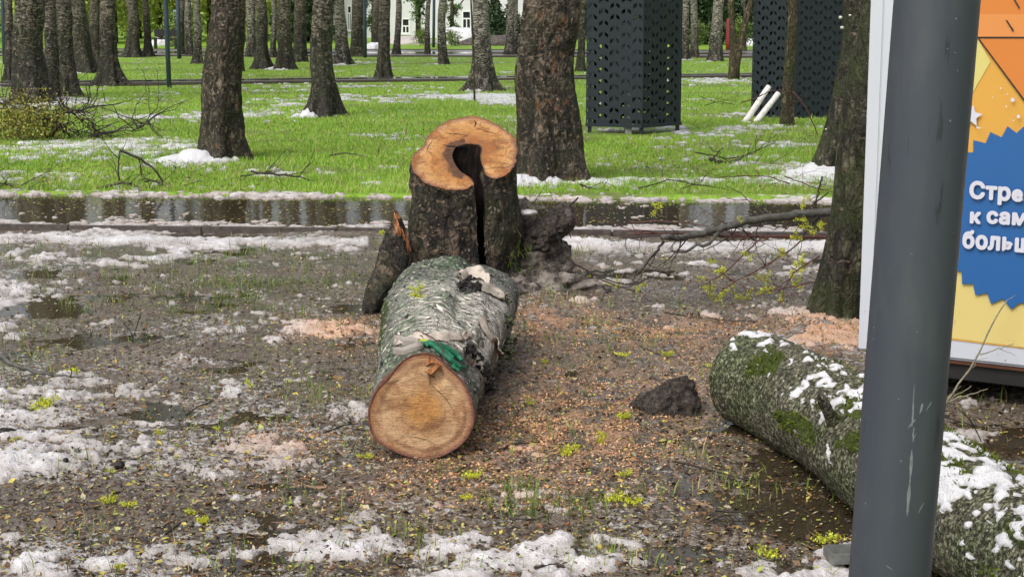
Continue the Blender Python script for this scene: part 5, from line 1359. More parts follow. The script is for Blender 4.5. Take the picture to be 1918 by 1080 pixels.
Fm = np.stack([i + j, i + k, i + na + k, i + na + j], -1).reshape(-1, 4)
cp = np.vstack([VM.reshape(-1, 3), Pm2[0][None], Pm2[-1][None]]) - ML
c1 = np.stack([np.arange(na), (np.arange(na) + 1) % na, np.full(na, n2 * na)], -1)[:, ::-1]
c2 = np.stack([np.arange(na), (np.arange(na) + 1) % na, np.full(na, 0)], -1); c2[:, :2] += (n2 - 1) * na; c2[:, 2] = n2 * na + 1
colm = np.zeros((n2 * na + 2, 3)); colm[:-2, 2] = mossv.ravel()
obj('bark', mesh_from('bark', cp, [Fm], M['mossbark'], col=colm), ml_)
obj('cut_face', mesh_from('cut_face', *[compact(cp, np.vstack([c1, c2]))[k] if k == 0 else [compact(cp, np.vstack([c1, c2]))[1]] for k in (0, 1)], M['cutlog']), ml_)
# snow on it, following its skin
sm = fbm(ca[None] * 1.5 + 9 + 0 * ss, sa[None] * 1.5 + 0 * ss, ss * 5.5, octv=3, seed=411); sm2 = fbm(ca[None] * 5 + 0 * ss, sa[None] * 5 + 0 * ss, ss * 22, octv=3, seed=413)
topw = np.exp(-((TA2[None] - 1.35) / np.where(ss > 1.2, .95, .72)) ** 2)
sm3 = fbm(ca[None] * 9 + 0 * ss, sa[None] * 9 + 0 * ss, ss * 36, octv=2, seed=415)
smk = -.72 + .62 * topw + 1.4 * (sm - .5) + 1.6 * (sm2 - .5) + 1.2 * (sm3 - .5) + .10 * sstep(.9, 1.3, ss) + .14 * sstep(1.35, 1.7, ss)
smk = np.where(topw < .12, -1, smk)
sth = np.where(smk > 0, .002 + .009 * np.sqrt(np.clip(smk, 0, 1)) * (.5 + sm2), -.012)
VS_ = VM + sth[..., None] * (ca[None, :, None] * S_[:, None] + sa[None, :, None] * U_[:, None]) + np.array([0, 0, .3]) * np.clip(sth, 0, 1)[..., None]
mk = smk.reshape(-1)[Fm].max(1) > -.03
a, b, c = compact(VS_.reshape(-1, 3) - ML, Fm[mk], np.stack([0 * sth, np.clip(sth / .006, 0, 1), 0 * sth], -1).reshape(-1, 3))
o = obj('snow_patch', mesh_from('snow_patch', a, [b], M['snow'], col=c), ml_); o['kind'] = 'stuff'; o['label'] = 'white snow melting on the back of the log'
scales('bark_scale', VM - ML, 2400, (.003, .010), [(.02, .018, .012), (.09, .09, .05), (.20, .20, .13), (.14, .17, .09), (.26, .25, .18)], M['scale'], ml_, seed=6, lift=(.1, .5), along=1)
# branch stub with moss
mb = MB(); b0 = onplane(1568, 800, Pm2[60], (0, -1, 0)); 
BV2 = BVHTree.FromPolygons([Vector(p) for p in VM.reshape(-1, 3)], [tuple(int(x) for x in f) for f in Fm]); h_ = BV2.ray_cast(Vector(CO), Vector(ray(1562, 792)).normalized()); sa0 = np.array(h_[0]) + np.array([.01, .02, -.01]); sa1 = ony(1532, 735, h_[0][1] - .10)
mb.tube(smooth_open(resample(np.array([sa0, sa0 * .4 + sa1 * .6, sa1]), 8, False)) - ML, [.030, .024, .021, .019, .018, .017, .013, .006], 12, jit=.2)
mb.build('branch_stub', M['mossbark'], ml_)
# moss tufts standing off the bark
rg = np.random.default_rng(5); mb = MB(); idx = np.argwhere(mossv > .42); sel = idx[rg.integers(0, len(idx), 5200)]
nrm = (ca[None, :, None] * S_[:, None] + sa[None, :, None] * U_[:, None])
Pp = VM[sel[:, 0], sel[:, 1]] + rg.normal(0, .004, (5200, 3)); Nn = nrm[sel[:, 0], sel[:, 1]] + rg.normal(0, .45, (5200, 3)); a_ = rg.normal(0, 1, (5200, 3)) * .0022
f = rg.random((5200, 1)); cc = np.array([[.03, .05, .004]]) * (1 - f) + np.array([[.14, .18, .02]]) * f
hh = rg.uniform(.006, .016, (5200, 1)); Vq = np.stack([Pp - a_, Pp + a_, Pp + Nn * hh], 1).reshape(-1, 3) - ML
mb.add(Vq, [np.arange(15600).reshape(-1, 3)], 0, np.repeat(cc, 3, 0)); o = mb.build('moss', M['moss'], ml_, smooth=False, useCol=True); o['kind'] = 'stuff'

# ------------------------------------------------------------------ mud clod
p = onz(1262, 775)
bm = bmesh.new(); bmesh.ops.create_icosphere(bm, subdivisions=5, radius=1)
for v_ in bm.verts:
    c = v_.co.copy(); 
    for nx, ny, nz, dd in ((.5, -.5, .7, .62), (-.75, -.3, .55, .55), (.1, -.95, .2, .6), (.95, 0, .2, .72), (-.3, .6, .7, .6), (0, 0, -1, .35)):
        nv = Vector((nx, ny, nz)).normalized(); e = c.dot(nv)
        if e > dd: c -= nv * (e - dd) * .92
    v_.co = c
co = np.array([v_.co[:] for v_ in bm.verts]); ns = fbm(co[:, 0] * 3, co[:, 1] * 3, co[:, 2] * 3 + 5, octv=4, seed=501) - .5; ns2 = fbm(co[:, 0] * 12, co[:, 1] * 12, co[:, 2] * 12 + 5, octv=3, seed=503) - .5
for v_, a, b in zip(bm.verts, ns, ns2): v_.co *= 1 + .85 * a + .24 * b
bmesh.ops.scale(bm, vec=(.15, .12, .135), verts=bm.verts)
me = bpy.data.meshes.new('mud_clod'); bm.to_mesh(me); bm.free(); me.materials.append(M['earth'])
for q in me.polygons: q.use_smooth = True
o = obj('mud_clod', me, None, (p[0] - .01, p[1] + .02, .022)); tag(o, 'dark angular clod of mud beside the end of the mossy log', 'clod')
p = onz(10, 818); o = lump('mud_clod', (p[0], p[1], .01), (.05, .045, .03), 31, M['char'], None, .5, 20, 30, 20, (0, 0, 0)); tag(o, 'small black lump of mud at the outermost edge of the slush', 'clod')
for k, (a, b, s_, lab) in enumerate(((124, 875, .013, 'black clump of leaves in white slush, the one nearer the muddy bare patch'), (224, 882, .016, 'black clump of leaves standing at the end of the white slush strip'))):
    p = onz(a, b); o = lump('leaf_clump', (p[0], p[1], .022), (s_, s_, s_ * 1.1), 41 + k, M['char'], None, .6, 60, 24, 16, (0, 0, 0)); tag(o, lab, 'leaf clump')
# ------------------------------------------------------------------ near steel post
yp = 3.1
pt, pb = ony(1755, 0, yp), ony(1666, 1080, yp); ax = pt - pb; ax /= ax[2]
base = pb - ax * pb[2]; rp_ = .0808
post = thing('lamp_post', (base[0], base[1], 0), 'thick dark grey steel post with pale scratches, nearest to the viewer', 'post')
mb = MB(); zz = np.linspace(0, 4.6, 24)
mb.tube([ax * z for z in zz], np.linspace(rp_ * .985, rp_ * .97, 24), 96)
mb.build('pole', M['pole'], post)
mb = MB(); mb.tube([(0, 0, 0), (0, 0, .018)], [.17, .17], 48)
fl_ = mb.build('base_flange', M['pole'], post)
for a in range(4):
    mb = MB(); mb.tube([(math.cos(a * 1.571 + .8) * .13, math.sin(a * 1.571 + .8) * .13, z) for z in (.018, .045)], [.014, .014], 6); mb.build('bolt', M['galv'], post, smooth=False)
mb = MB(); top = ax * 4.6; mb.tube([top, top + (0, .1, .06), top + (0, .6, .09)], [.05, .045, .04], 16); mb.box(top + np.array([0, .75, .09]), (.22, .5, .06)); mb.build('lamp_head', M['pole'], post)
# scratches as thin lifted chips of bare metal
mb = MB(); BS = np.array([base[0], base[1], 0])
def on_post(px, py):
    d = ray(px, py); t = yp / d[1]
    for _ in range(20):
        p = CO + d * t; c = base + ax * p[2]; e = p - c; e[2] = 0; dist = np.linalg.norm(e)
        t -= (rp_ * .985 - dist) * -.0 + (dist - rp_ * .975) * (1 if e[1] < 0 else -1) * -1.0 if False else 0
        break
    # solve for the near surface
    lo, hi = (yp - .2) / d[1], (yp) / d[1]
    for _ in range(40):
        mid = (lo + hi) / 2; p = CO + d * mid; c = base + ax * p[2]
        if np.hypot(*(p - c)[:2]) < rp_ * .9875: hi = mid
        else: lo = mid
    return CO + d * lo
def scr(L, w0, w1, n=14, jag=.3):
    P = resample(np.array(L, float), n, False); VVl = []
    for q in range(n):
        t = q / (n - 1); w_ = (w0 + (w1 - w0) * t) * math.sin(PI * min(1, max(0, (t * .94 + .03)))) ** .6 * random.uniform(1 - jag, 1 + jag)
        VVl.append(on_post(P[q][0] - w_, P[q][1] + random.uniform(-.5, .5)) - BS); VVl.append(on_post(P[q][0] + w_, P[q][1]) - BS)
    F = [[2 * q, 2 * q + 1, 2 * q + 3, 2 * q + 2] for q in range(n - 1)]; mb.add(VVl, [np.array(F)])
scr([(1713, 717), (1711, 745), (1710, 775), (1708, 800)], .5, 2.4); scr([(1714, 785), (1706, 795), (1700, 802)], 3, .8); scr([(1728, 755), (1725, 768), (1722, 776)], 3.2, 1)
scr([(1746, 750), (1740, 760), (1734, 770)], 1.6, .6); scr([(1712, 800), (1710, 815), (1712, 828)], 2, .8); scr([(1708, 842), (1706, 880), (1704, 905)], 2.6, 3); scr([(1704, 905), (1701, 940), (1699, 966)], 4, 2.6)
scr([(1731, 940), (1724, 952), (1719, 962)], 1.6, .8); scr([(1660, 1058), (1668, 1064), (1672, 1066)], 2.4, 1); scr([(1716, 812), (1712, 818), (1708, 828)], 1, .5)
scr([(1793, 130), (1794, 134)], 1.8, 1.2, 5); scr([(1787, 98), (1791, 100)], 2, 1, 5); scr([(1774, 90), (1776, 93)], 1.5, 1, 5); scr([(1706, 474), (1709, 476)], 1.6, 1, 5)
mb.build('scratch', M['scratch'], post, smooth=False)['kind'] = 'stuff'

# ------------------------------------------------------------------ raised white kiosk with printed board
KA = ony(1613, 655, 6.8); KB = ony(1918, 690, 6.44)
kd = KB - KA; kd[2] = 0; kd /= np.linalg.norm(kd); kn = np.array([kd[1], -kd[0], 0.0])
if kn[1] > 0: kn = -kn
KZ = KA[2]
kio = thing('kiosk', (KA[0], KA[1], 0), 'raised white kiosk with yellow and blue Russian poster, standing on a dark frame', 'kiosk')
KO = np.array([KA[0], KA[1], 0.0]); krz = math.atan2(kd[1], kd[0]); kio.rotation_euler = (0, 0, krz)
def kl(px, py, off=0.0):
    """photo point on the board: along the board, out of it, up from its lower edge"""
    p = onplane(px, py, KA, kn); return (float((p - KA) @ kd), -off, float(p[2] - KZ))
def kbox(name, x0, x1, y0, y1, z0, z1, mat, bev=0.0):
    bm = bmesh.new(); bmesh.ops.create_cube(bm, size=1); bmesh.ops.scale(bm, vec=(x1 - x0, y1 - y0, z1 - z0), verts=bm.verts)
    bmesh.ops.translate(bm, vec=((x0 + x1) / 2, (y0 + y1) / 2, (z0 + z1) / 2), verts=bm.verts)
    if bev: bmesh.ops.bevel(bm, geom=bm.edges[:], offset=bev, segments=2, affect='EDGES')
    me = bpy.data.meshes.new(name); bm.to_mesh(me); bm.free(); me.materials.append(mat); return obj(name, me, kio)
# local frame of the kiosk: x along the board, y into the kiosk, z up; boards live at z from the lower edge
KL = 2.6
o = kbox('wall', 0, KL, 0, 1.6, 0, 2.5, M['white'], .012); o.location = (0, 0, KZ)
o = kbox('corner_trim', -.012, .045, -.006, .05, .004, 2.5, M['white'], .004); o.location = (0, 0, KZ)
o = kbox('base_frame', .03, KL - .03, .03, 1.57, KZ - .085, KZ - .004, M['frame'], .003)
o = kbox('rusty_lip', .02, KL - .02, .012, .05, KZ - .016, KZ - .003, M['rust'])
for fx_ in (.12, KL - .15):
    for fy_ in (.15, 1.4): kbox('support_block', fx_ - .09, fx_ + .09, fy_ - .09, fy_ + .09, -.05, KZ - .087, M['frame'])
kbox('roof', -.05, KL + .05, -.06, 1.66, KZ + 2.503, KZ + 2.56, M['white'], .01)
LY = [.0018]
def poly(name, pts, mat, lab=None):
    LY[0] += .0012
    P = [kl(a, b, LY[0]) for a, b in pts]; P = [(p[0], p[1], p[2]) for p in P]
    tri = geometry.tessellate_polygon([[Vector((p[0], p[2], 0)) for p in P]])
    F = np.array([t if True else t for t in tri]); 
    o = obj(name, mesh_from(name, P, [F], mat, smooth=False), kio); o.location = (0, 0, KZ)
    if lab: o['label'] = lab
    return o
poly('printed_poster', [(1740, -400), (2400, -400), (2400, 710), (1700, 626)], M['yellow'], 'golden yellow upper field of the printed poster')
poly('printed_poster', [(1700, 460), (2400, 520), (2400, 711), (1700, 622)], M['paleyellow'], 'pale yellow lower field of the printed poster')
poly('light_wedge', [(1700, -60), (1832, 72), (1856, 116), (1818, 182), (1780, 240)], M['wedge'])
poly('orange_shape', [(1700, -300), (2500, -300), (2500, 70), (1832, 70), (1700, 68)], M['orange'])
poly('orange_shape', [(1832, 71), (2500, 70), (2500, 950), (1918, 188)], M['orange'])
poly('light_band', [(1700, 27), (2500, 27), (2500, 69), (1700, 69)], M['orange2'])
poly('ink_line', [(1700, 69), (2500, 69), (2500, 72), (1700, 72)], M['ink']); poly('ink_line', [(1831, 70), (1834, 70), (1921, 187), (1921, 192)], M['ink'])
for L in ([(1899, -2), (1902, -2), (1912, 15), (1910, 17)], [(1885, 38), (1888, 38), (1901, 57), (1899, 60)]): poly('ink_line', L, M['ink'])
poly('blue_badge', [(1700, 300), (1812, 285), (1825, 285), (1825, 262), (1848, 268), (1857, 247), (1878, 257), (1889, 236), (1906, 249), (1920, 236), (1945, 252), (2100, 300), (2200, 460), (1960, 572), (1918, 566), (1911, 566), (1896, 578), (1880, 558), (1858, 568), (1851, 547), (1829, 552), (1824, 530), (1804, 531), (1803, 507), (1795, 506), (1700, 480)], M['blue'])
def star(cx, cy, R_, r_, rot):
    return [(cx + (R_ if k % 2 == 0 else r_) * math.sin(rot + k * PI / 5), cy - (R_ if k % 2 == 0 else r_) * math.cos(rot + k * PI / 5)) for k in range(10)]
poly('star', star(1822, 217, 21, 10, .15), M['star']); 
for (a, b, r_) in ((1899, 187, 4), (1910, 218, 3.5), (1877, 165, 1.6), (1889, 176, 1.2), (1862, 182, 1.2), (1888, 199, 1.4), (1901, 225, 1.4)):
    poly('white_dot', [(a + r_ * math.cos(k * PI / 5), b + r_ * math.sin(k * PI / 5)) for k in range(10)], M['star'])
poly('white_dot', [(1832, 236), (1838, 238), (1845, 239), (1838, 240), (1833, 240)], M['star'])
def text(body, px, py, hpx, wpx, lab):
    cu = bpy.data.curves.new('lettering', 'FONT'); cu.body = body; cu.size = 1.0; cu.offset = 0; cu.extrude = .0; cu.space_character = 1.10
    tmp = bpy.data.objects.new('tmp', cu); COL.objects.link(tmp); dg = bpy.context.evaluated_depsgraph_get()
    me = bpy.data.meshes.new_from_object(tmp.evaluated_get(dg)); bpy.data.objects.remove(tmp); me.name = 'lettering'
    n = len(me.vertices); co = np.zeros(n * 3, np.float32); me.vertices.foreach_get('co', co); co = co.reshape(-1, 3)
    a = kl(px, py); b = kl(px + 100, py); sx = (b[0] - a[0]) / 100; c = kl(px, py - 100); sy = (c[2] - a[2]) / 100
    H_ = .73; W_ = co[:, 0].max() - co[:, 0].min()
    co[:, 0] = (co[:, 0] - co[:, 0].min()) * (wpx * sx / W_) + a[0]; zz_ = co[:, 1] * (hpx * sy / H_) + a[2]
    # the poster's lines run parallel to the board
    co[:, 1] = -(LY[0] + .002); co[:, 2] = zz_
    me.vertices.foreach_set('co', co.ravel()); me.materials.clear(); me.materials.append(M['star']); me.update()
    V0 = co.copy(); F0 = np.array([list(p.vertices) for p in me.polygons if len(p.vertices) == 3]) if all(len(p.vertices) == 3 for p in me.polygons) else None
    me.calc_loop_triangles(); F0 = np.array([list(q.vertices) for q in me.loop_triangles]); VVx = []; FFx = []
    for q in range(13):
        r_ = 0 if q == 0 else .0046; e_ = V0.copy(); e_[:, 0] += r_ * math.cos(q * PI / 6); e_[:, 2] += r_ * math.sin(q * PI / 6); e_[:, 1] -= q * .00006; FFx.append(F0 + len(V0) * q); VVx.append(e_)
    me = mesh_from('lettering', np.vstack(VVx), [np.vstack(FFx)], M['star'], smooth=False)
    o = obj('lettering', me, kio); o.location = (0, 0, KZ); o['label'] = lab
text('Стр\u0065м', 1821, 369, 30, 128, 'white word beginning with the letters Стре')
text('к', 1822, 415, 25, 17, 'white letter к'); text('сам', 1853, 415, 27, 72, 'white letters сам, the start of a word')
text('больш', 1808, 461, 31, 124, 'white word beginning with больш')

# ------------------------------------------------------------------ galvanised bit at the foot of the post
p = onz(1590, 1040, .02)
gv = thing('metal_bracket', (p[0], p[1], 0), 'small grey open metal channel lying at the foot of the steel post', 'bracket', rz=.15)
mb = MB(); mb.box((0, 0, .012), (.12, .085, .003)); mb.box((0, -.044, .026), (.12, .003, .03)); mb.box((0, .044, .026), (.12, .003, .03)); mb.box((-.0615, 0, .026), (.003, .091, .03)); mb.build('channel', M['galv'], gv, smooth=False)
# ------------------------------------------------------------------ perforated metal booths
def panel_mesh(L, Hh, cw=.0755, ch=.150, holes=True, phase=0):
    """a sheet with slanted leaf shaped holes in staggered pairs; local x along, z up"""
    mb = MB(); nc = max(1, int(round(L / cw))); cw = L / nc; nrw = int(Hh / ch) + 1; ch = Hh / nrw
    for c in range(nc):
        x0 = c * cw
        sg = 1 if (c + phase) % 2 == 0 else -1
        for r in range(nrw * 2 if holes else 1):
            h_ = ch / 2; z0 = r * h_
            if not holes: mb.add([[x0, 0, 0], [x0 + cw, 0, 0], [x0 + cw, 0, Hh], [x0, 0, Hh]], [[0, 1, 2, 3]]); continue
            q = [[x0, 0, z0], [x0 + cw, 0, z0], [x0 + cw, 0, z0 + h_], [x0, 0, z0 + h_]]
            if (r + (c // 2)) % 2 == 0:
                a, b = .31 * cw, .34 * h_; mx, mz = x0 + cw / 2, z0 + h_ / 2
                hl = [[mx - a, 0, mz - b - sg * .16 * h_], [mx + a, 0, mz - b + .22 * sg * h_ ], [mx + a, 0, mz + b + .16 * sg * h_], [mx - a, 0, mz + b - .22 * sg * h_]]
                mb.add(q + hl, [np.array([[0, 1, 5, 4], [1, 2, 6, 5], [2, 3, 7, 6], [3, 0, 4, 7]])])
            else: mb.add(q, [[0, 1, 2, 3]])
    return mesh_from('perforated_panel', np.concatenate(mb.V), mb.F, M['booth'], smooth=False)
def booth(corner, y, pl, pr, zb, lab, inner, hole_r=True):
    """corner: photo x,y of the near lower corner; pl, pr: photo x of the outer ends with their depths"""
    C0 = ony(corner[0], corner[1], y); zb = C0[2]
    A = ony(pl[0], pl[1], y); # refined below: end points on the plane z=zb
    A = onz(pl[0], pl[1], zb); B = onz(pr[0], pr[1], zb)
    t = thing('metal_booth', (C0[0], C0[1], 0), lab, 'booth'); O = np.array([C0[0], C0[1], 0.0]); Hb = 2.35
    Dd = A + B - C0
    segs = [(C0, A, True), (C0, B, True), (A, Dd, True), (B, Dd, True)]
    for q, (a, b, h) in enumerate(segs):
        d = b - a; L = np.hypot(d[0], d[1]); me = panel_mesh(L, Hb, holes=h, phase=q)
        o = obj('perforated_panel', me, t, tuple(a - O)); o.rotation_euler = (0, 0, math.atan2(d[1], d[0])); md = o.modifiers.new('t', 'SOLIDIFY'); md.thickness = .006
    for P in (C0, A, B, Dd):
        mb = MB(); c = P - O; cc = (C0 + Dd) / 2 - O; e = (cc - c) * np.array([1, 1, 0]); e = e / np.linalg.norm(e) * .045
        mb.box((c[0] + e[0], c[1] + e[1], (zb + Hb) / 2), (.05, .05, zb + Hb)); mb.build('leg', M['booth'], t, smooth=False)
    mb = MB()
    for a, b, h in segs:
        a = a - O; b = b - O; d = b - a; L = np.hypot(d[0], d[1]); an = math.atan2(d[1], d[0]); R = np.array([[math.cos(an), -math.sin(an), 0], [math.sin(an), math.cos(an), 0], [0, 0, 1]])
        for z in (zb - .012, zb + Hb + .02): mb = MB(); mb.box(((a + b) / 2)[:2].tolist() + [z], (L, .03, .04), R); mb.build('rail', M['booth'], t, smooth=False)
    c = (C0 + Dd) / 2 - O
    if inner == 1:
        mb = MB(); mb.box((c[0] - .12, c[1] - .05, .95), (.34, .34, 1.0)); mb.build('cabinet', M['cabinet'], t, smooth=False)
        mb = MB(); mb.box((c[0] - .09, c[1] - .28, .28), (.085, .085, .62)); mb.build('support', M['concrete'], t, smooth=False)
    else:
        mb = MB(); dl = (A - C0)[:2]; an = math.atan2(dl[1], dl[0]); R = np.array([[math.cos(an), -math.sin(an), 0], [math.sin(an), math.cos(an), 0], [0, 0, 1]])
        cen_ = (C0 + Dd) / 2; q4 = [cen_ + (P - cen_) * .93 - O for P in (C0, B, Dd, A)]; mb.add([[p[0], p[1], zb + .03] for p in q4] + [[p[0], p[1], zb + 2.3] for p in q4], [np.array([[3, 2, 1, 0], [4, 5, 6, 7], [0, 1, 5, 4], [1, 2, 6, 5], [2, 3, 7, 6], [3, 0, 4, 7]])]); mb.build('cabinet', M['booth'], t, smooth=False)
    return t
booth((1203, 235), 20.9, (1098, 232), (1275, 229.5), 0, 'dark see-through perforated metal booth on short legs, bright grass showing through', 1)
booth((1482, 218), 24.3, (1407, 214), (1660, 216), 0, 'larger dark metal booth with closed back, behind the slender brown tree', 2)
# two pale poles leaning beside it
for (a, b, c, d, lab) in ((1394, 231, 1440, 162, 'pale peeled pole leaning by the dark booth, the longer outer one'), (1414, 231, 1458, 175, 'pale peeled pole leaning by the dark booth, the shorter one nearer the brown tree')):
    g = onz(a, b, 0); e = ony(c, d, g[1] + .25); mb = MB(); P = resample(np.array([g, (g + e) / 2 + (0.01, 0, .01), e]), 9, False)
    mb.tube(P - g, np.linspace(.046, .040, 9), 14, jit=.12); o = mb.build('peeled_pole', M['whitelog']); o.location = g; tag(o, lab, 'pole', 'peeled poles by the booth')
# ------------------------------------------------------------------ park lamp posts
def far_post(xb, yb, xt, wpx, lab):
    p = onz(xb, yb); dep = (p - CO) @ CF; r = wpx / 2 * dep / FPX; top = ony(xt, 0, p[1]); l = (top[0] - p[0]) / top[2]
    t = thing('park_lamp', tuple(p), lab, 'lamp post', 'blue-grey lamp posts of the park')
    mb = MB(); mb.tube([(l * z, 0, z) for z in (0, 1.5, 3, 4.6)], [r, r * 1.0, r * .9, r * .8], 20); mb.build('pole', M['lamp'], t)
    mb = MB(); mb.tube([(0, 0, 0), (0, 0, .02)], [r * 1.5, r * 1.5], 20); mb.build('base_flange', M['lamp'], t)
    mb = MB(); mb.tube([(l * 4.6, 0, 4.6), (l * 4.6, 0, 4.75), (l * 4.6, 0, 4.8)], [.22, .26, .05], 24); mb.build('lamp_head', M['lamp'], t)
far_post(317, 166, 310, 9, 'blue-grey lamp post standing alone on the snowy strip past the stout mossy tree')
far_post(336, 112, 333, 7.5, 'slimmer blue-grey lamp post close beyond the lone one')
far_post(9, 122, 4, 7.5, 'blue-grey lamp post at the very edge beside the narrow dark tree')
far_post(684, 110, 683, 7, 'blue-grey lamp post before the pale house next to the smooth dark trunk')
far_post(812, 90, 813, 5.5, 'faint lamp post between the thin birch and the birch with papery foot')
far_post(573, 112, 571, 4, 'thin grey-blue post just behind the grey brown trunk with an orange streak')
# stake before the large grey birch
g = onz(889, 192); mb = MB(); e = ony(882, 0, g[1]); mb.tube(resample(np.array([g, (g * .5 + e * .5) + (.01, 0, 0), e]), 12, False) - g, np.linspace(.020, .017, 12), 9, jit=.2)
o = mb.build('stake', M['barkbrown']); o.location = g; tag(o, 'thin wooden stake standing in the snow before the large grey birch', 'stake')
# red post in the distance
g = onz(1364, 97); mb = MB(); mb.tube([(0, 0, 0), (0, 0, .4), (0, 0, 1.2), (0, 0, 1.3)], [.10, .11, .10, .06], 14); o = mb.build('red_post', M['red']); o.location = g; tag(o, 'narrow dark red post standing just behind the forked tree', 'post')

# ------------------------------------------------------------------ pale house
HY = 96.0
def hp(px, py, off=0.0): return ony(px, py, HY - off)
x0, x1 = hp(560, 50)[0], hp(1010, 50)[0]
hs_ = thing('house', (x0, HY, 0), 'pale grey rendered house with white framed windows far behind the trees', 'house')
HO = np.array([x0, HY, 0.0])
WN = [(865, 883, 20, 61), (752, 768, 34, 64), (650, 660, 10, 58), (925, 943, 20, 61), (705, 722, 20, 61), (590, 606, 18, 60), (975, 993, 20, 61)]
# wall as blocks round the openings
wins = [(hp(a, 50)[0] - x0, hp(b, 50)[0] - x0, hp(a, d)[2], hp(a, c)[2]) for a, b, c, d in WN]; wins.sort()
mb = MB(); W_ = x1 - x0; cur = 0; Hh = 6.5
def wbox(a, b, c, d): mb.box(((a + b) / 2, .15, (c + d) / 2), (b - a, .3, d - c))
for (a, b, c, d) in wins:
    wbox(cur, a, -.1, Hh); wbox(a, b, -.1, c); wbox(a, b, d, Hh); cur = b
wbox(cur, W_, -.1, Hh); mb.box((W_ / 2, 6, Hh / 2), (W_ - .02, 11, Hh - .05)) if False else None
mb.build('wall', M['wall'], hs_, smooth=False)
mb = MB(); mb.box((W_ / 2, 4, Hh + .45), (W_ + .8, 9, .9)); mb.build('roof', M['frame'], hs_, smooth=False)
mb = MB(); mb.box((W_ / 2, 2.0, 3), (W_ - .3, .1, 6)); mb.build('inner_wall', M['frame'], hs_, smooth=False)
for (a, b, c, d) in wins:
    mb = MB(); f = .085
    for (p0, p1, q0, q1) in ((a, a + f, c, d), (b - f, b, c, d), (a + f, b - f, c, c + f), (a + f, b - f, d - f, d), ((a + b) / 2 - .03, (a + b) / 2 + .03, c + f, d - f - .42), (a + f, b - f, d - f - .42, d - f - .34)):
        mb.box(((p0 + p1) / 2, -.002, (q0 + q1) / 2), (p1 - p0, .06, q1 - q0))
    wo_ = mb.build('window', M['wframe'], hs_, smooth=False)
    mb = MB(); mb.box(((a + b) / 2, .06, (c + d) / 2), (b - a - .02, .02, d - c - .02)); mb.build('pane', M['glass'], wo_, smooth=False)
    mb = MB(); mb.box(((a + b) / 2, -.05, c - .03), (b - a + .1, .12, .05)); mb.build('sill', M['wframe'], wo_, smooth=False)
# heaps by the house
def heap(px, py, rx, rz, y, mat, col, lab, name, cat, seed):
    p = onz(px, py); dep = y / p[1]; p = np.array([ony(px, py, y)[0], y, 0])
    o = lump(name, (p[0], p[1], .05), (rx, rx * .8, rz), seed, mat, None, .35, 2.0 / rx * .8, 60, 40, col, fq2=5 / rx, amp2=.1); tag(o, lab, cat)
heap(864, 88, 1.15, .75, 78, M['snow'], (0, 1, 0), 'big white snow heap piled under the house window', 'snow_heap', 'snow heap', 61)
heap(935, 92, 1.6, .45, 76, M['earth'], (.3, 0, 0), 'low brown heap of soil between the large grey birch and the slim birch', 'soil_heap', 'soil heap', 62)
heap(772, 90, 1.2, .35, 78, M['snow'], (.2, .4, 0), 'low dirty snow ridge below the smaller house window', 'snow_heap', 'snow heap', 63)
heap(698, 96, .5, .3, 66, M['snow'], (0, 1, 0), 'small snow heap at the foot of the black distant trunk', 'snow_heap', 'snow heap', 64)
heap(297, 82, .6, .28, 75, M['snow'], (0.1, 1, 0), 'small white snow heap by the dark bench beyond the pair of trees', 'snow_heap', 'snow heap', 65)
heap(1395, 88, .7, .35, 75, M['snow'], (0, 1, 0), 'white snow heap glimpsed behind the forked tree', 'snow_heap', 'snow heap', 66)
# bench and pale panel
p = ony(310, 72, 68); bt = thing('bench', (p[0], p[1], 0), 'dark park bench in the distance beside the lone lamp post', 'bench')
mb = MB(); mb.box((0, 0, .45), (1.0, .4, .06)); mb.build('seat', M['frame'], bt, smooth=False)
mb = MB(); mb.box((0, .2, .68), (1.0, .04, .28)); mb.build('backrest', M['frame'], bt, smooth=False)
for s_ in (-.42, .42): mb = MB(); mb.box((s_, 0, .22), (.06, .38, .42)); mb.build('leg', M['frame'], bt, smooth=False)
p = ony(340, 60, 80); bt = thing('notice_panel', (p[0], p[1], 0), 'pale blue rectangular panel in the distance behind the lamp posts', 'panel')
mb = MB(); mb.box((0, 0, 1.0), (.75, .06, 1.25)); mb.build('board', M['teal'], bt, smooth=False)
for s_ in (-.33, .33): mb = MB(); mb.box((s_, .03, .6), (.06, .06, 1.2)); mb.build('leg', M['frame'], bt, smooth=False)

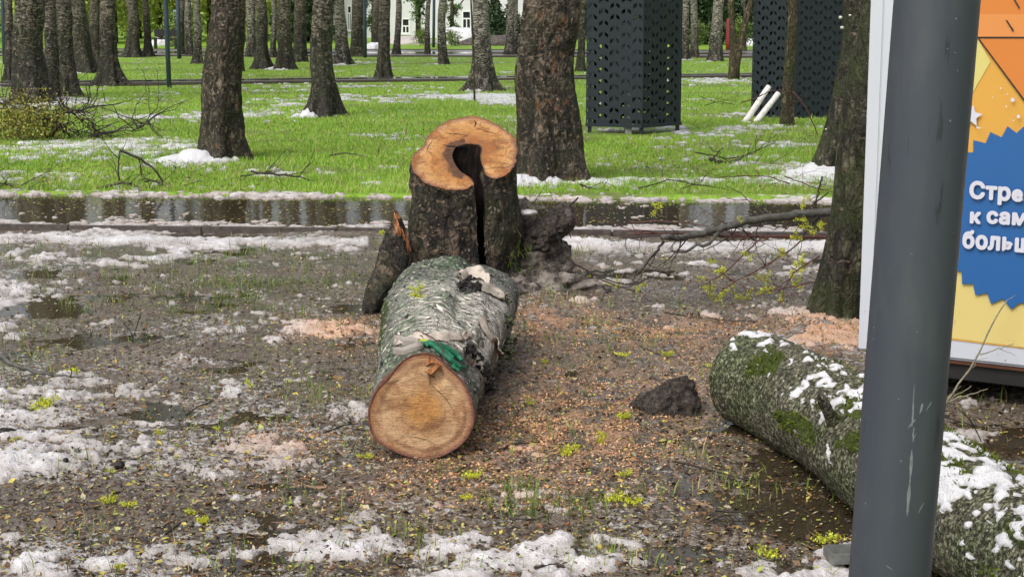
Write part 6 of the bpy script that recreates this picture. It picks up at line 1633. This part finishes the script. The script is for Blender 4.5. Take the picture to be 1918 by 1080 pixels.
# ------------------------------------------------------------------ foliage behind
def leaf_cloud(seed, n, R_, Hh, leaf, c0, c1, conifer=False, stem=True):
    rg = np.random.default_rng(seed)
    if conifer:
        z = Hh * (1 - np.sqrt(rg.random(n))) ; rad = R_ * (1 - z / Hh) * np.sqrt(rg.random(n)) ** .6; a = rg.random(n) * 6.283; rad = rad * (.35 + 1.0 * vn(a * 2.5, z * 2.6, seed=seed)); P_ = 0
        P = np.stack([np.cos(a) * rad, np.sin(a) * rad, z + .15], -1)
    else:
        cl = rg.normal(0, 1, (46, 3)); cl /= np.linalg.norm(cl, axis=1)[:, None]; cl *= rg.uniform(.35, 1, (46, 1)); cl = cl * (R_, R_, Hh * .5) + (0, 0, Hh * .55)
        P = cl[rg.integers(0, 46, n)] + rg.normal(0, R_ * .17, (n, 3))
    a = rg.normal(0, 1, (n, 3)); a /= np.linalg.norm(a, axis=1)[:, None]; b = np.cross(a, rg.normal(0, 1, (n, 3))); b /= np.linalg.norm(b, axis=1)[:, None]
    s = leaf * rg.uniform(.5, 1.3, (n, 1)); V = np.stack([P - a * s, P + b * s * .6, P + a * s, P - b * s * .6], 1).reshape(-1, 3)
    f = np.clip(vn(P[:, 0] * 1.6, P[:, 1] * 1.6, P[:, 2] * 1.6, seed=seed) + rg.normal(0, .2, n), 0, 1)[:, None]
    C = np.array(c0) * (1 - f) + np.array(c1) * f
    return mesh_from('crown', V, [np.arange(n * 4).reshape(-1, 4)], M['leaf'], col=np.repeat(C, 4, 0), smooth=False)
def stem_mesh(Hh, r):
    mb = MB(); mb.tube([(0, 0, -.1), (.03, 0, Hh * .5), (0, 0.02, Hh)], [r, r * .7, r * .3], 8)
    for k in range(5):
        a = k * 1.3; mb.tube([(0, 0, Hh * .3 + k * Hh * .1), (math.cos(a) * Hh * .15, math.sin(a) * Hh * .15, Hh * .5 + k * Hh * .1), (math.cos(a) * Hh * .25, math.sin(a) * Hh * .25, Hh * .7 + k * .06 * Hh)], [r * .5, r * .35, r * .1], 6)
    return mesh_from('trunk', np.concatenate(mb.V), mb.F, M['bark'], mb.M)
YG = [leaf_cloud(s, 5200, 2.9, 7.5, .15, (.26, .33, .05), (.62, .68, .18)) for s in (71, 72, 73)]
DG = [leaf_cloud(s, 5200, 2.3, 6.5, .15, (.008, .02, .008), (.045, .085, .03), True) for s in (81, 82)]
BU = [leaf_cloud(s, 1800, .9, 1.6, .07, (.03, .06, .01), (.16, .22, .04)) for s in (91, 92)]
LGm = [leaf_cloud(s, 2600, .62, 4.6, .06, (.02, .05, .012), (.13, .22, .05)) for s in (95, 96)]
ST1 = stem_mesh(6.5, .16); ST2 = stem_mesh(5.5, .14)
def plant(me, stm, px, y, sc, lab, cat, name, grp):
    p = ony(px, 60, y); t = thing(name, (p[0], y, 0), lab, cat, grp); o = obj('crown', me, t); o.scale = (sc, sc, sc); o.rotation_euler = (0, 0, px * .37)
    if stm: q = obj('trunk', stm, t); q.scale = (sc, sc, sc)
YL = [(-60, 84), (30, 92), (95, 78), (150, 90), (215, 82), (262, 95), (300, 84), (345, 98), (392, 88), (440, 92), (486, 86), (530, 94), (-180, 90), (590, 104)]
YLAB = ['yellow-green tree beyond the outermost lamp post','yellow-green tree behind the narrow dark tree at the edge','yellow-green tree behind the two touching dark trunks','yellow-green tree behind the tree with spreading roots','yellow-green tree behind the scarred tree','yellow-green tree seen between the pair of distant trees','yellow-green tree behind the lone lamp post','yellow-green tree behind the pale leaning birch','yellow-green tree right behind the stout mossy tree','yellow-green tree just past the stout mossy tree','yellow-green tree behind the black based trunk','yellow-green tree behind the white rooted tree','yellow-green tree standing beyond the frame edge','yellow-green tree in the gap before the pale house']
for k, (px, y) in enumerate(YL):
    plant(YG[k % 3], ST1, px, y, .8 + .3 * ((k * 7) % 5) / 5, YLAB[k], 'tree', 'leafing_tree', 'yellow-green trees behind the grove')
DLb = [(568, 82, .8, 'dark green conifer behind the grey brown trunk'), (700, 84, 1.0, 'loose green shrub partly hiding the pale house beside the mossy green trunk'), (783, 78, 1.0, 'loose tall green shrub between two windows of the pale house'), (846, 82, .8, 'loose green shrub behind the birch with papery foot'),
       (925, 80, .42, 'dark conifer between the large grey birch and the slim birch'), (958, 86, .4, 'conifer behind the slim birch by the huge trunk'), (1255, 84, .9, 'dark conifer right behind the see-through booth'), (1322, 78, .85, 'blackish conifer between the white birches'), (1372, 88, .9, 'conifer behind the forked tree'), (1440, 86, 1.0, 'tall conifer behind the closed dark booth'),
       (1150, 90, 1.1, 'conifer seen through the perforated booth'), (1060, 92, 1.0, 'conifer hidden mostly by the huge rugged trunk'), (1530, 88, 1.0, 'far conifer behind the mossy leaning tree'), (1620, 92, 1.1, 'far conifer behind the white board')]
for k, (px, y, sc, lab) in enumerate(DLb): plant(LGm[k % 2] if px in (700, 783, 846) else DG[k % 2], ST2, px, y, sc, lab, 'conifer', 'conifer', 'dark conifers')
for k, (px, y, sc, lab) in enumerate(((1308, 74, .6, 'small yellow-green bush between the birches by the booth'), (846, 74, .45, 'leafy bush beside the snow heap at the house'), (790, 74, .45, 'leafy bush at the foot of the thin black and white birch'), (345, 72, 1.0, 'dark leafy bush behind the pale blue panel'), (1385, 70, .7, 'low bush behind the forked tree'))):
    plant(BU[k % 2], None, px, y, sc, lab, 'bush', 'bush', None)
# far woods closing the view
rg = np.random.default_rng(9); n = 30000
P = np.stack([rg.uniform(-95, 95, n), rg.uniform(118, 150, n), 0 * rg.random(n)], -1); P[:, 2] = rg.random(n) * (8 + 7 * fbm(P[:, 0] * .12, P[:, 1] * .05, octv=3, seed=601))
a = rg.normal(0, 1, (n, 3)); a /= np.linalg.norm(a, axis=1)[:, None]; b = np.cross(a, rg.normal(0, 1, (n, 3))); b /= np.linalg.norm(b, axis=1)[:, None]; s = rg.uniform(.25, .6, (n, 1))
V = np.stack([P - a * s, P + b * s * .6, P + a * s, P - b * s * .6], 1).reshape(-1, 3); f = np.clip(vn(P[:, 0] * .15, P[:, 2] * .2, seed=5) * 1.3, 0, 1)[:, None]
obj('far_woods', mesh_from('far_woods', V, [np.arange(n * 4).reshape(-1, 4)], M['leaf'], col=np.repeat(np.array([[.05, .09, .02]]) * (1 - f) + np.array([[.22, .30, .05]]) * f, 4, 0), smooth=False), kind='stuff', label='mass of young green woods far behind the park')

# ------------------------------------------------------------------ fallen branches
def twiggy(mb, P, r0, rg, n, L, dep=2, mi=0, up=.15):
    P = np.asarray(P); 
    for k in range(n):
        i = rg.integers(1, len(P)); T = P[i] - P[i - 1]; T /= np.linalg.norm(T) + 1e-9
        d = T + rg.normal(0, .75, 3) * (1, .8, .7) + (0, 0, up); d /= np.linalg.norm(d); l = L * rg.uniform(.4, 1); Q = [P[i]]
        for q in range(6): d = d + rg.normal(0, .2, 3); d /= np.linalg.norm(d); Q.append(Q[-1] + d * l / 6)
        Q = np.array(Q); Q[:, 2] = np.maximum(Q[:, 2], .006); mb.tube(Q, np.linspace(r0, r0 * .4, 7), 5, mi, cap=False, jit=.25)
        if dep > 1: twiggy(mb, Q, r0 * .6, rg, 2, L * .5, dep - 1, mi, up)
def branchline(L, ys, n=18, jit=.004):
    P = np.array([ony(a, b, y) for (a, b), y in zip(L, ys)]); P = smooth_open(resample(P, n, False), 2); P[1:-1] += RNG.normal(0, jit, (n - 2, 3)); return P
rg = np.random.default_rng(17)
p0 = onz(1400, 500); fb = thing('fallen_branch', (p0[0], p0[1], 0), 'large fallen maple branch with grey limb and yellow blossoms by the near mossy trunk', 'branch'); FBO = np.array([p0[0], p0[1], 0.0])
mb = MB()
main = branchline([(1575, 396), (1520, 400), (1470, 406), (1430, 408), (1390, 416), (1350, 428), (1320, 437), (1290, 443), (1262, 446), (1240, 444)], np.linspace(9.3, 8.9, 10), 26, .003)
mb.tube(main - FBO, np.linspace(.030, .019, 26) * .9, 12, jit=.12)
fk = branchline([(1350, 428), (1338, 445), (1325, 460), (1312, 462), (1303, 455)], [9.1, 9.0, 8.95, 8.95, 8.95], 12, .002); mb.tube(fk - FBO, np.linspace(.014, .008, 12), 9, jit=.15)
fk2 = branchline([(1305, 458), (1290, 470), (1270, 472), (1258, 470)], [8.95, 8.95, 8.95, 8.95], 8, .002); mb.tube(fk2 - FBO, np.linspace(.009, .006, 8), 7, jit=.15)
mb.build('limb', M['greybranch'], fb)
mb = MB()
for L, ys, r0 in (([(1243, 452), (1225, 475), (1205, 500), (1187, 520)], [8.9, 8.85, 8.8, 8.8], .0085), ([(1060, 480), (1085, 500), (1110, 512), (1140, 525), (1172, 536), (1200, 530), (1215, 520)], [9.3, 9.2, 9.1, 9.0, 8.95, 8.95, 8.95], .006), ([(1110, 512), (1120, 520), (1150, 534), (1190, 545)], [9.1, 9.05, 9.0, 8.95], .005),
                  ([(1540, 330), (1530, 370), (1525, 400)], [9.3, 9.3, 9.3], .006), ([(1552, 360), (1520, 385), (1480, 420), (1450, 430)], [9.3, 9.3, 9.2, 9.2], .005)):
    P = branchline(L, ys, 14, .003); mb.tube(P - FBO, np.linspace(r0, r0 * .6, 14), 7, jit=.25); twiggy(mb, P - FBO, r0 * .4, rg, 3, .25)
twiggy(mb, main - FBO, .0042, rg, 16, .38, 2, up=-.1)
mb.build('twigs', M['twig'], fb)
mb = MB()
for L, ys, r0 in (([(1560, 447), (1500, 444), (1440, 441), (1385, 444), (1330, 441), (1280, 438), (1230, 436), (1175, 438)], np.linspace(9.2, 9.0, 8), .009), ([(1180, 416), (1230, 414), (1280, 417), (1330, 423), (1380, 440)], np.linspace(9.3, 9.1, 5), .0045), ([(1430, 441), (1400, 470), (1370, 500), (1330, 528), (1300, 540)], [9.1, 9.0, 9.0, 8.9, 8.9], .005),
                  ([(1510, 445), (1470, 475), (1430, 500), (1390, 520), (1350, 545)], [9.1, 9.05, 9.0, 8.9, 8.85], .005), ([(1480, 345), (1440, 330), (1400, 330), (1355, 332)], [10, 10, 10, 10], .004), ([(1470, 330), (1510, 345), (1540, 356), (1565, 360)], [9.9, 9.7, 9.6, 9.5], .004), ([(1345, 508), (1380, 530), (1410, 545), (1430, 552)], [9, 8.95, 8.9, 8.85], .004),
                  ([(1535, 480), (1500, 500), (1470, 530), (1440, 545)], [9.0, 8.9, 8.85, 8.8], .005), ([(1565, 520), (1520, 528), (1480, 538), (1440, 545)], [8.9, 8.85, 8.8, 8.75], .005)):
    P = branchline(L, ys, 16, .003); mb.tube(P - FBO, np.linspace(r0, r0 * .5, 16), 7, jit=.2); twiggy(mb, P - FBO, r0 * .45, rg, 5, .28, 2, up=0)
mb.build('red_twigs', M['twigred'], fb)
BL2 = [blossom_mesh(s, 200, .05, 1.0) for s in (11, 12)]
for k, (a, b, s_) in enumerate([(1500, 414, .7), (1512, 432, .9), (1495, 440, .8), (1540, 425, .7), (1228, 392, .8), (1502, 378, .7), (1518, 372, .5), (1460, 470, .8), (1508, 500, 1.1), (1495, 490, .8), (1430, 515, .9), (1480, 515, .8), (1495, 528, .8), (1200, 535, .7), (1158, 530, .6), (1345, 508, .9), (1332, 545, 1.0), (1342, 558, .9), (1395, 556, 1.0), (1435, 550, 1.0), (1465, 565, .7), (1400, 480, .7), (1330, 490, .6), (1385, 412, .4), (1370, 545, .7), (1312, 520, .5)]):
    o = obj('blossom', BL2[k % 2], fb); P = ony(a, b, 9.0) - FBO; P[2] = max(P[2], .02); o.location = P; o.scale = (s_ * 1.15,) * 3; o.rotation_euler = (k, k * .7, k * 2.1)
# branch heap with leaves, far left
rg = np.random.default_rng(23)
p0 = onz(100, 270); bh = thing('branch_pile', (p0[0], p0[1], 0), 'pile of fallen birch branches with yellow-green leaves below the thick dark trunk', 'branch pile'); BO = np.array([p0[0], p0[1], 0.0])
mb = MB()
for L, r0 in (([(57, 272), (72, 262), (88, 258), (98, 250), (106, 240), (111, 230)], .035), ([(106, 258), (130, 264), (155, 264), (175, 252), (192, 248), (213, 248)], .030), ([(14, 192), (40, 192), (60, 205), (80, 215), (103, 228)], .017), ([(106, 226), (115, 212), (130, 208), (155, 206), (178, 200)], .020), ([(112, 182), (122, 200), (130, 208), (142, 218), (157, 227)], .017),
              ([(110, 232), (122, 240), (122, 250)], .035), ([(172, 232), (179, 246), (176, 255)], .014), ([(247, 247), (262, 235), (285, 222)], .009), ([(0, 245), (20, 228), (50, 222), (85, 225)], .012), ([(0, 196), (12, 193)], .018)):
    P = branchline(L, [20.3] * len(L), 14, .008); P[:, 2] = np.maximum(P[:, 2], .01); mb.tube(P - BO, np.linspace(r0, r0 * .6, 14), 8, jit=.25); twiggy(mb, P - BO, .0075, rg, 11, .8, 2, up=.15)
mb.build('branches', M['twig'], bh)
N_ = 6500; cx_ = rg.choice([5, 15, 35, 60, 85, 60, 30, 100, 20, 120], N_) + rg.normal(0, 24, N_); cy_ = 225 + rg.normal(0, 24, N_); cy_ = np.clip(cy_, 166, 284)
keep = rg.random(N_) < np.exp(-((cx_ - 40) / 85) ** 2) * (.35 + 1.2 * vn(cx_ * .06, cy_ * .07, seed=8)); cx_, cy_ = cx_[keep], cy_[keep]; N_ = len(cx_); P = np.array([ony(a, b, 20.2 + e) for a, b, e in zip(cx_, cy_, rg.normal(0, .25, N_))]) - BO; P[:, 2] = np.maximum(P[:, 2], .02)
a = rg.normal(0, 1, (N_, 3)); a /= np.linalg.norm(a, axis=1)[:, None]; b = np.cross(a, rg.normal(0, 1, (N_, 3))); b /= np.linalg.norm(b, axis=1)[:, None]; s = rg.uniform(.008, .020, (N_, 1)); f = rg.random((N_, 1))
obj('leaves', mesh_from('leaves', np.stack([P - a * s, P + b * s * .7, P + a * s, P - b * s * .7], 1).reshape(-1, 3), [np.arange(N_ * 4).reshape(-1, 4)], M['leaf'], col=np.repeat(np.array([[.08, .06, .02]]) * (1 - f) + np.array([[.34, .34, .05]]) * f, 4, 0), smooth=False), bh)['kind'] = 'stuff'
# single fallen boughs on the lawn
def bough(lines, ys, r0, nt, tl_, lab, mat='twig', up=.1, sd=1, name='fallen_branch'):
    rg = np.random.default_rng(sd); mb = MB(); O = None
    for L, y, r in zip(lines, ys, r0):
        yy = [y] * len(L) if np.ndim(y) == 0 else y; P = branchline(L, yy, 14, r * .35)
        if O is None: O = np.array([P[0][0], P[0][1], 0])
        P[:, 2] = np.maximum(P[:, 2], .01); mb.tube(P - O, np.linspace(r, r * .55, 14), 7, jit=.25); twiggy(mb, P - O, r * .45, rg, nt, tl_, 2, up=up)
    o = mb.build(name, M[mat]); o.location = O; tag(o, lab, 'branch'); return o
bough([[(223, 338), (221, 315), (223, 288), (225, 281)], [(225, 281), (245, 290), (270, 302), (290, 318), (303, 335), (308, 356)], [(182, 352), (205, 348), (225, 340), (260, 350), (290, 352), (310, 358)], [(272, 340), (285, 337), (298, 343), (306, 352)], [(185, 358), (215, 345), (240, 340), (262, 352)]], [14.6] * 5, [.009, .013, .012, .009, .010], 3, .35, 'arched broken bough standing over twigs at the edge of the flooded path', sd=31)
bough([[(-20, 340), (15, 345), (35, 352), (50, 357)], [(0, 350), (12, 340), (14, 333)], [(40, 348), (60, 335), (80, 328)]], [14.5] * 3, [.008, .006, .005], 4, .3, 'low tangle of twigs on the path edge at the outermost snow', sd=32)
bough([[(452, 362), (480, 358), (520, 355), (575, 360)], [(470, 320), (500, 327), (540, 328), (590, 338), (636, 348)], [(450, 330), (478, 326), (505, 322)]], [14.6, 15.2, 15.2], [.008, .011, .007], 4, .4, 'long thin branch lying on the grass between stout mossy tree and stump', sd=33)
bough([[(616, 292), (640, 286), (670, 290), (705, 298)], [(700, 300), (708, 290), (710, 282)]], [17.6] * 2, [.008, .005], 2, .2, 'small bent twig on the open lawn left of the stump', sd=34).__setitem__('label', 'small bent twig lying on the open lawn beyond the stump top')
bough([[(1330, 296), (1345, 304), (1360, 312)], [(1300, 285), (1340, 292), (1375, 300), (1420, 280), (1450, 268)], [(1370, 318), (1400, 312), (1440, 308)]], [17, 16.8, 16.8], [.020, .007, .007], 5, .5, 'broken orange ended branch with fine twigs on the lawn before the booths', sd=35)
bough([[(1320, 198), (1345, 190), (1375, 196)], [(1310, 180), (1335, 190), (1352, 196)]], [24.5] * 2, [.006, .005], 4, .4, 'fine twigs on the lawn between the two booths', sd=36)
bough([[(1388, 192), (1415, 185), (1440, 170), (1460, 168), (1485, 172)], [(1485, 172), (1500, 190), (1515, 210), (1528, 245), (1540, 268)], [(1478, 188), (1492, 190), (1500, 192)]], [21, 20.5, 20.5], [.008, .010, .005], 1, .3, 'long curved bare twig arching before the closed booth to the mossy tree', sd=37, mat='twigred')
bough([[(1085, 345), (1105, 352), (1140, 356)], [(1195, 352), (1230, 345), (1250, 335), (1300, 345)], [(1270, 355), (1300, 345), (1350, 352), (1385, 360)]], [14.3] * 3, [.007, .007, .006], 3, .3, 'thin twigs on the snowy far edge of the path beside the huge trunk', sd=38)
bough([[(0, 668), (25, 682), (60, 694), (100, 702)]], [[6.95, 6.9, 6.85, 6.8]], [.013], 1, .2, 'grey mossy branch reaching in over the mud from the edge', mat='greybranch', sd=39)
# loose twigs on the near ground
TW = [([(605, 812), (635, 800), (665, 793), (690, 795)], 'dark curved twig poking out from under the sawn log face'), ([(938, 842), (960, 832), (985, 830), (1012, 828)], 'thin dark twig on sawdust beside the log'), ([(852, 888), (868, 878), (882, 868)], 'short twig just in front of the sawn log'),
      ([(230, 605), (245, 620), (250, 640)], 'left twig of the little upright pair in the mud'), ([(264, 588), (256, 612), (248, 636)], 'upright forked twig standing in the mud'), ([(128, 828), (142, 840), (156, 853)], 'short slanting twig in the slush'),
      ([(232, 858), (255, 860), (282, 846)], 'curved twig lying beside the long slush ridge'), ([(12, 878), (22, 888), (68, 893)], 'crooked twig on white slush at the edge'), ([(955, 972), (990, 973), (1025, 970)], 'straight dark twig on the slushy mud below the sawdust'), ([(1000, 1062), (1030, 1060)], 'tiny twig at the bottom of the slush'),
      ([(1190, 645), (1205, 655), (1240, 668)], 'thin twig on the sawdust before the blossoms'), ([(1240, 585), (1300, 598), (1360, 600), (1420, 602)], 'long dark twig lying straight on the orange sawdust'), ([(1190, 958), (1210, 966)], 'short dark twig near the blossoms'), ([(1340, 956), (1370, 958), (1420, 960)], 'flat twig by the wet puddle of the mossy log'),
      ([(1318, 985), (1340, 970), (1368, 962), (1400, 985)], 'forked wet twig at the puddle'), ([(1265, 865), (1330, 880), (1400, 900), (1470, 905)], 'long pale twig lying in the puddle'), ([(348, 778), (372, 760), (400, 752)], 'twig beside the small puddle'), ([(0, 782), (60, 775), (85, 752), (96, 742)], 'thin twig rising from slush near the blossoms at the edge'),
      ([(1770, 782), (1800, 790), (1840, 800), (1900, 803)], 'dark twig under the raised kiosk'), ([(1800, 770), (1820, 790), (1838, 826)], 'bent twig before the dark gap under the kiosk'), ([(640, 1065), (660, 1072), (700, 1072)], 'twig half buried in slush'), ([(390, 1012), (400, 1018), (460, 1010)], 'thin brown twig on slush at the bottom'), ([(310, 1000), (330, 985), (338, 978)], 'short brown twig on bare mud')]
for k, (L, lab) in enumerate(TW):
    up_ = k in (3, 4, 19); P = np.array([onz(a, b, .006) for a, b in L])
    if up_: P = np.array([ony(a, b, onz(*L[-1])[1]) for a, b in L])
    P = smooth_open(resample(P, 10, False), 1); P[:, 2] = np.maximum(P[:, 2], hmud(P[:, 0], P[:, 1]) + .003) + RNG.uniform(0, .003, 10); r = random.uniform(.0024, .0045); O = P[0].copy(); mb = MB()
    mb.tube(P - O, np.linspace(r, r * .6, 10), 6, jit=.3); twiggy(mb, P - O, r * .5, np.random.default_rng(k), 2, .07, 1, up=.1) if k % 2 else None
    o = mb.build('twig', M['twig']); o.location = O; tag(o, lab, 'twig', 'twigs lying about the muddy ground')
# dead leaves large enough to see
for k, (a, b, s_) in enumerate(((590, 915, .045), (270, 700, .03), (1000, 728, .03), (345, 568, .04), (260, 1000, .02), (1310, 945, .04), (520, 980, .02))):
    p = onz(a, b, .012); n_ = 10; mb = MB(); xs_ = np.linspace(-1, 1, n_); wv = np.sqrt(np.clip(1 - xs_ ** 2, 0, 1)) * .22
    VVl = np.concatenate([np.stack([xs_ * s_, wv * s_, .15 * s_ * xs_ ** 2 + .1 * s_], -1), np.stack([xs_ * s_, 0 * xs_, .15 * s_ * xs_ ** 2], -1), np.stack([xs_ * s_, -wv * s_, .15 * s_ * xs_ ** 2 + .1 * s_], -1)]); mb.add(VVl, [grid_faces(3, n_)])
    o = mb.build('dead_leaf', M['inner']); o.location = (p[0], p[1], .014); o.rotation_euler = (.1, .1, k * 1.1); tag(o, ['orange curled dead leaf in front of the sawn log','brown dead leaf in the mud beside the slush near the little puddle','dark scrap of leaf on mud beside the birch log','brown leaf in the wet grass near the kerb','small dead leaf on bare mud near the bottom','tan leaf near the puddle of the mossy log','small dead leaf between slush patches'][k], 'leaf', 'curled dead leaves')
# shoot growing by the post
p0 = onz(1770, 775); sh = thing('young_shoot', (p0[0], p0[1], 0), 'bare pale shoot growing up in front of the printed board', 'sapling'); SO_ = np.array([p0[0], p0[1], 0.0]); y_ = p0[1]; mb = MB(); rg = np.random.default_rng(41)
for L, r0 in (([(1768, 765), (1790, 725), (1812, 695), (1832, 668), (1846, 635), (1860, 605), (1873, 578), (1886, 563)], .0050), ([(1836, 664), (1855, 658), (1875, 652), (1898, 643)], .0026), ([(1873, 653), (1890, 660), (1902, 666)], .0016), ([(1765, 760), (1790, 745), (1820, 738), (1850, 728)], .0035), ([(1766, 765), (1785, 742), (1815, 728), (1819, 722)], .0025), ([(1886, 563), (1895, 557), (1903, 552)], .0016), ([(1768, 750), (1785, 735), (1800, 722)], .002), ([(1820, 690), (1835, 672), (1850, 670)], .0015)):
    P = branchline(L, [y_] * len(L), 14, .0015); mb.tube(P - SO_, np.linspace(r0, r0 * .55, 14), 7, jit=.2)
mb.build('stems', M['twigpale'], sh)
# fungi on the mossy tree
for o in list(COL.objects):
    if o.get('label', '').startswith('leaning mossy tree'):
        for (a, b, s_) in ((1574, 33, 3), (1577, 52, 3), (1609, 129, 2.2), (1592, 29, 2), (1547, 242, 1.5)):
            q = ony(a, b, o.location[1] - .24) - np.array(o.location); l = lump('bracket_fungus', tuple(q), (s_ * .006, .02, s_ * .0045), 70, M['fungus'], o, .3, 40, 16, 12)
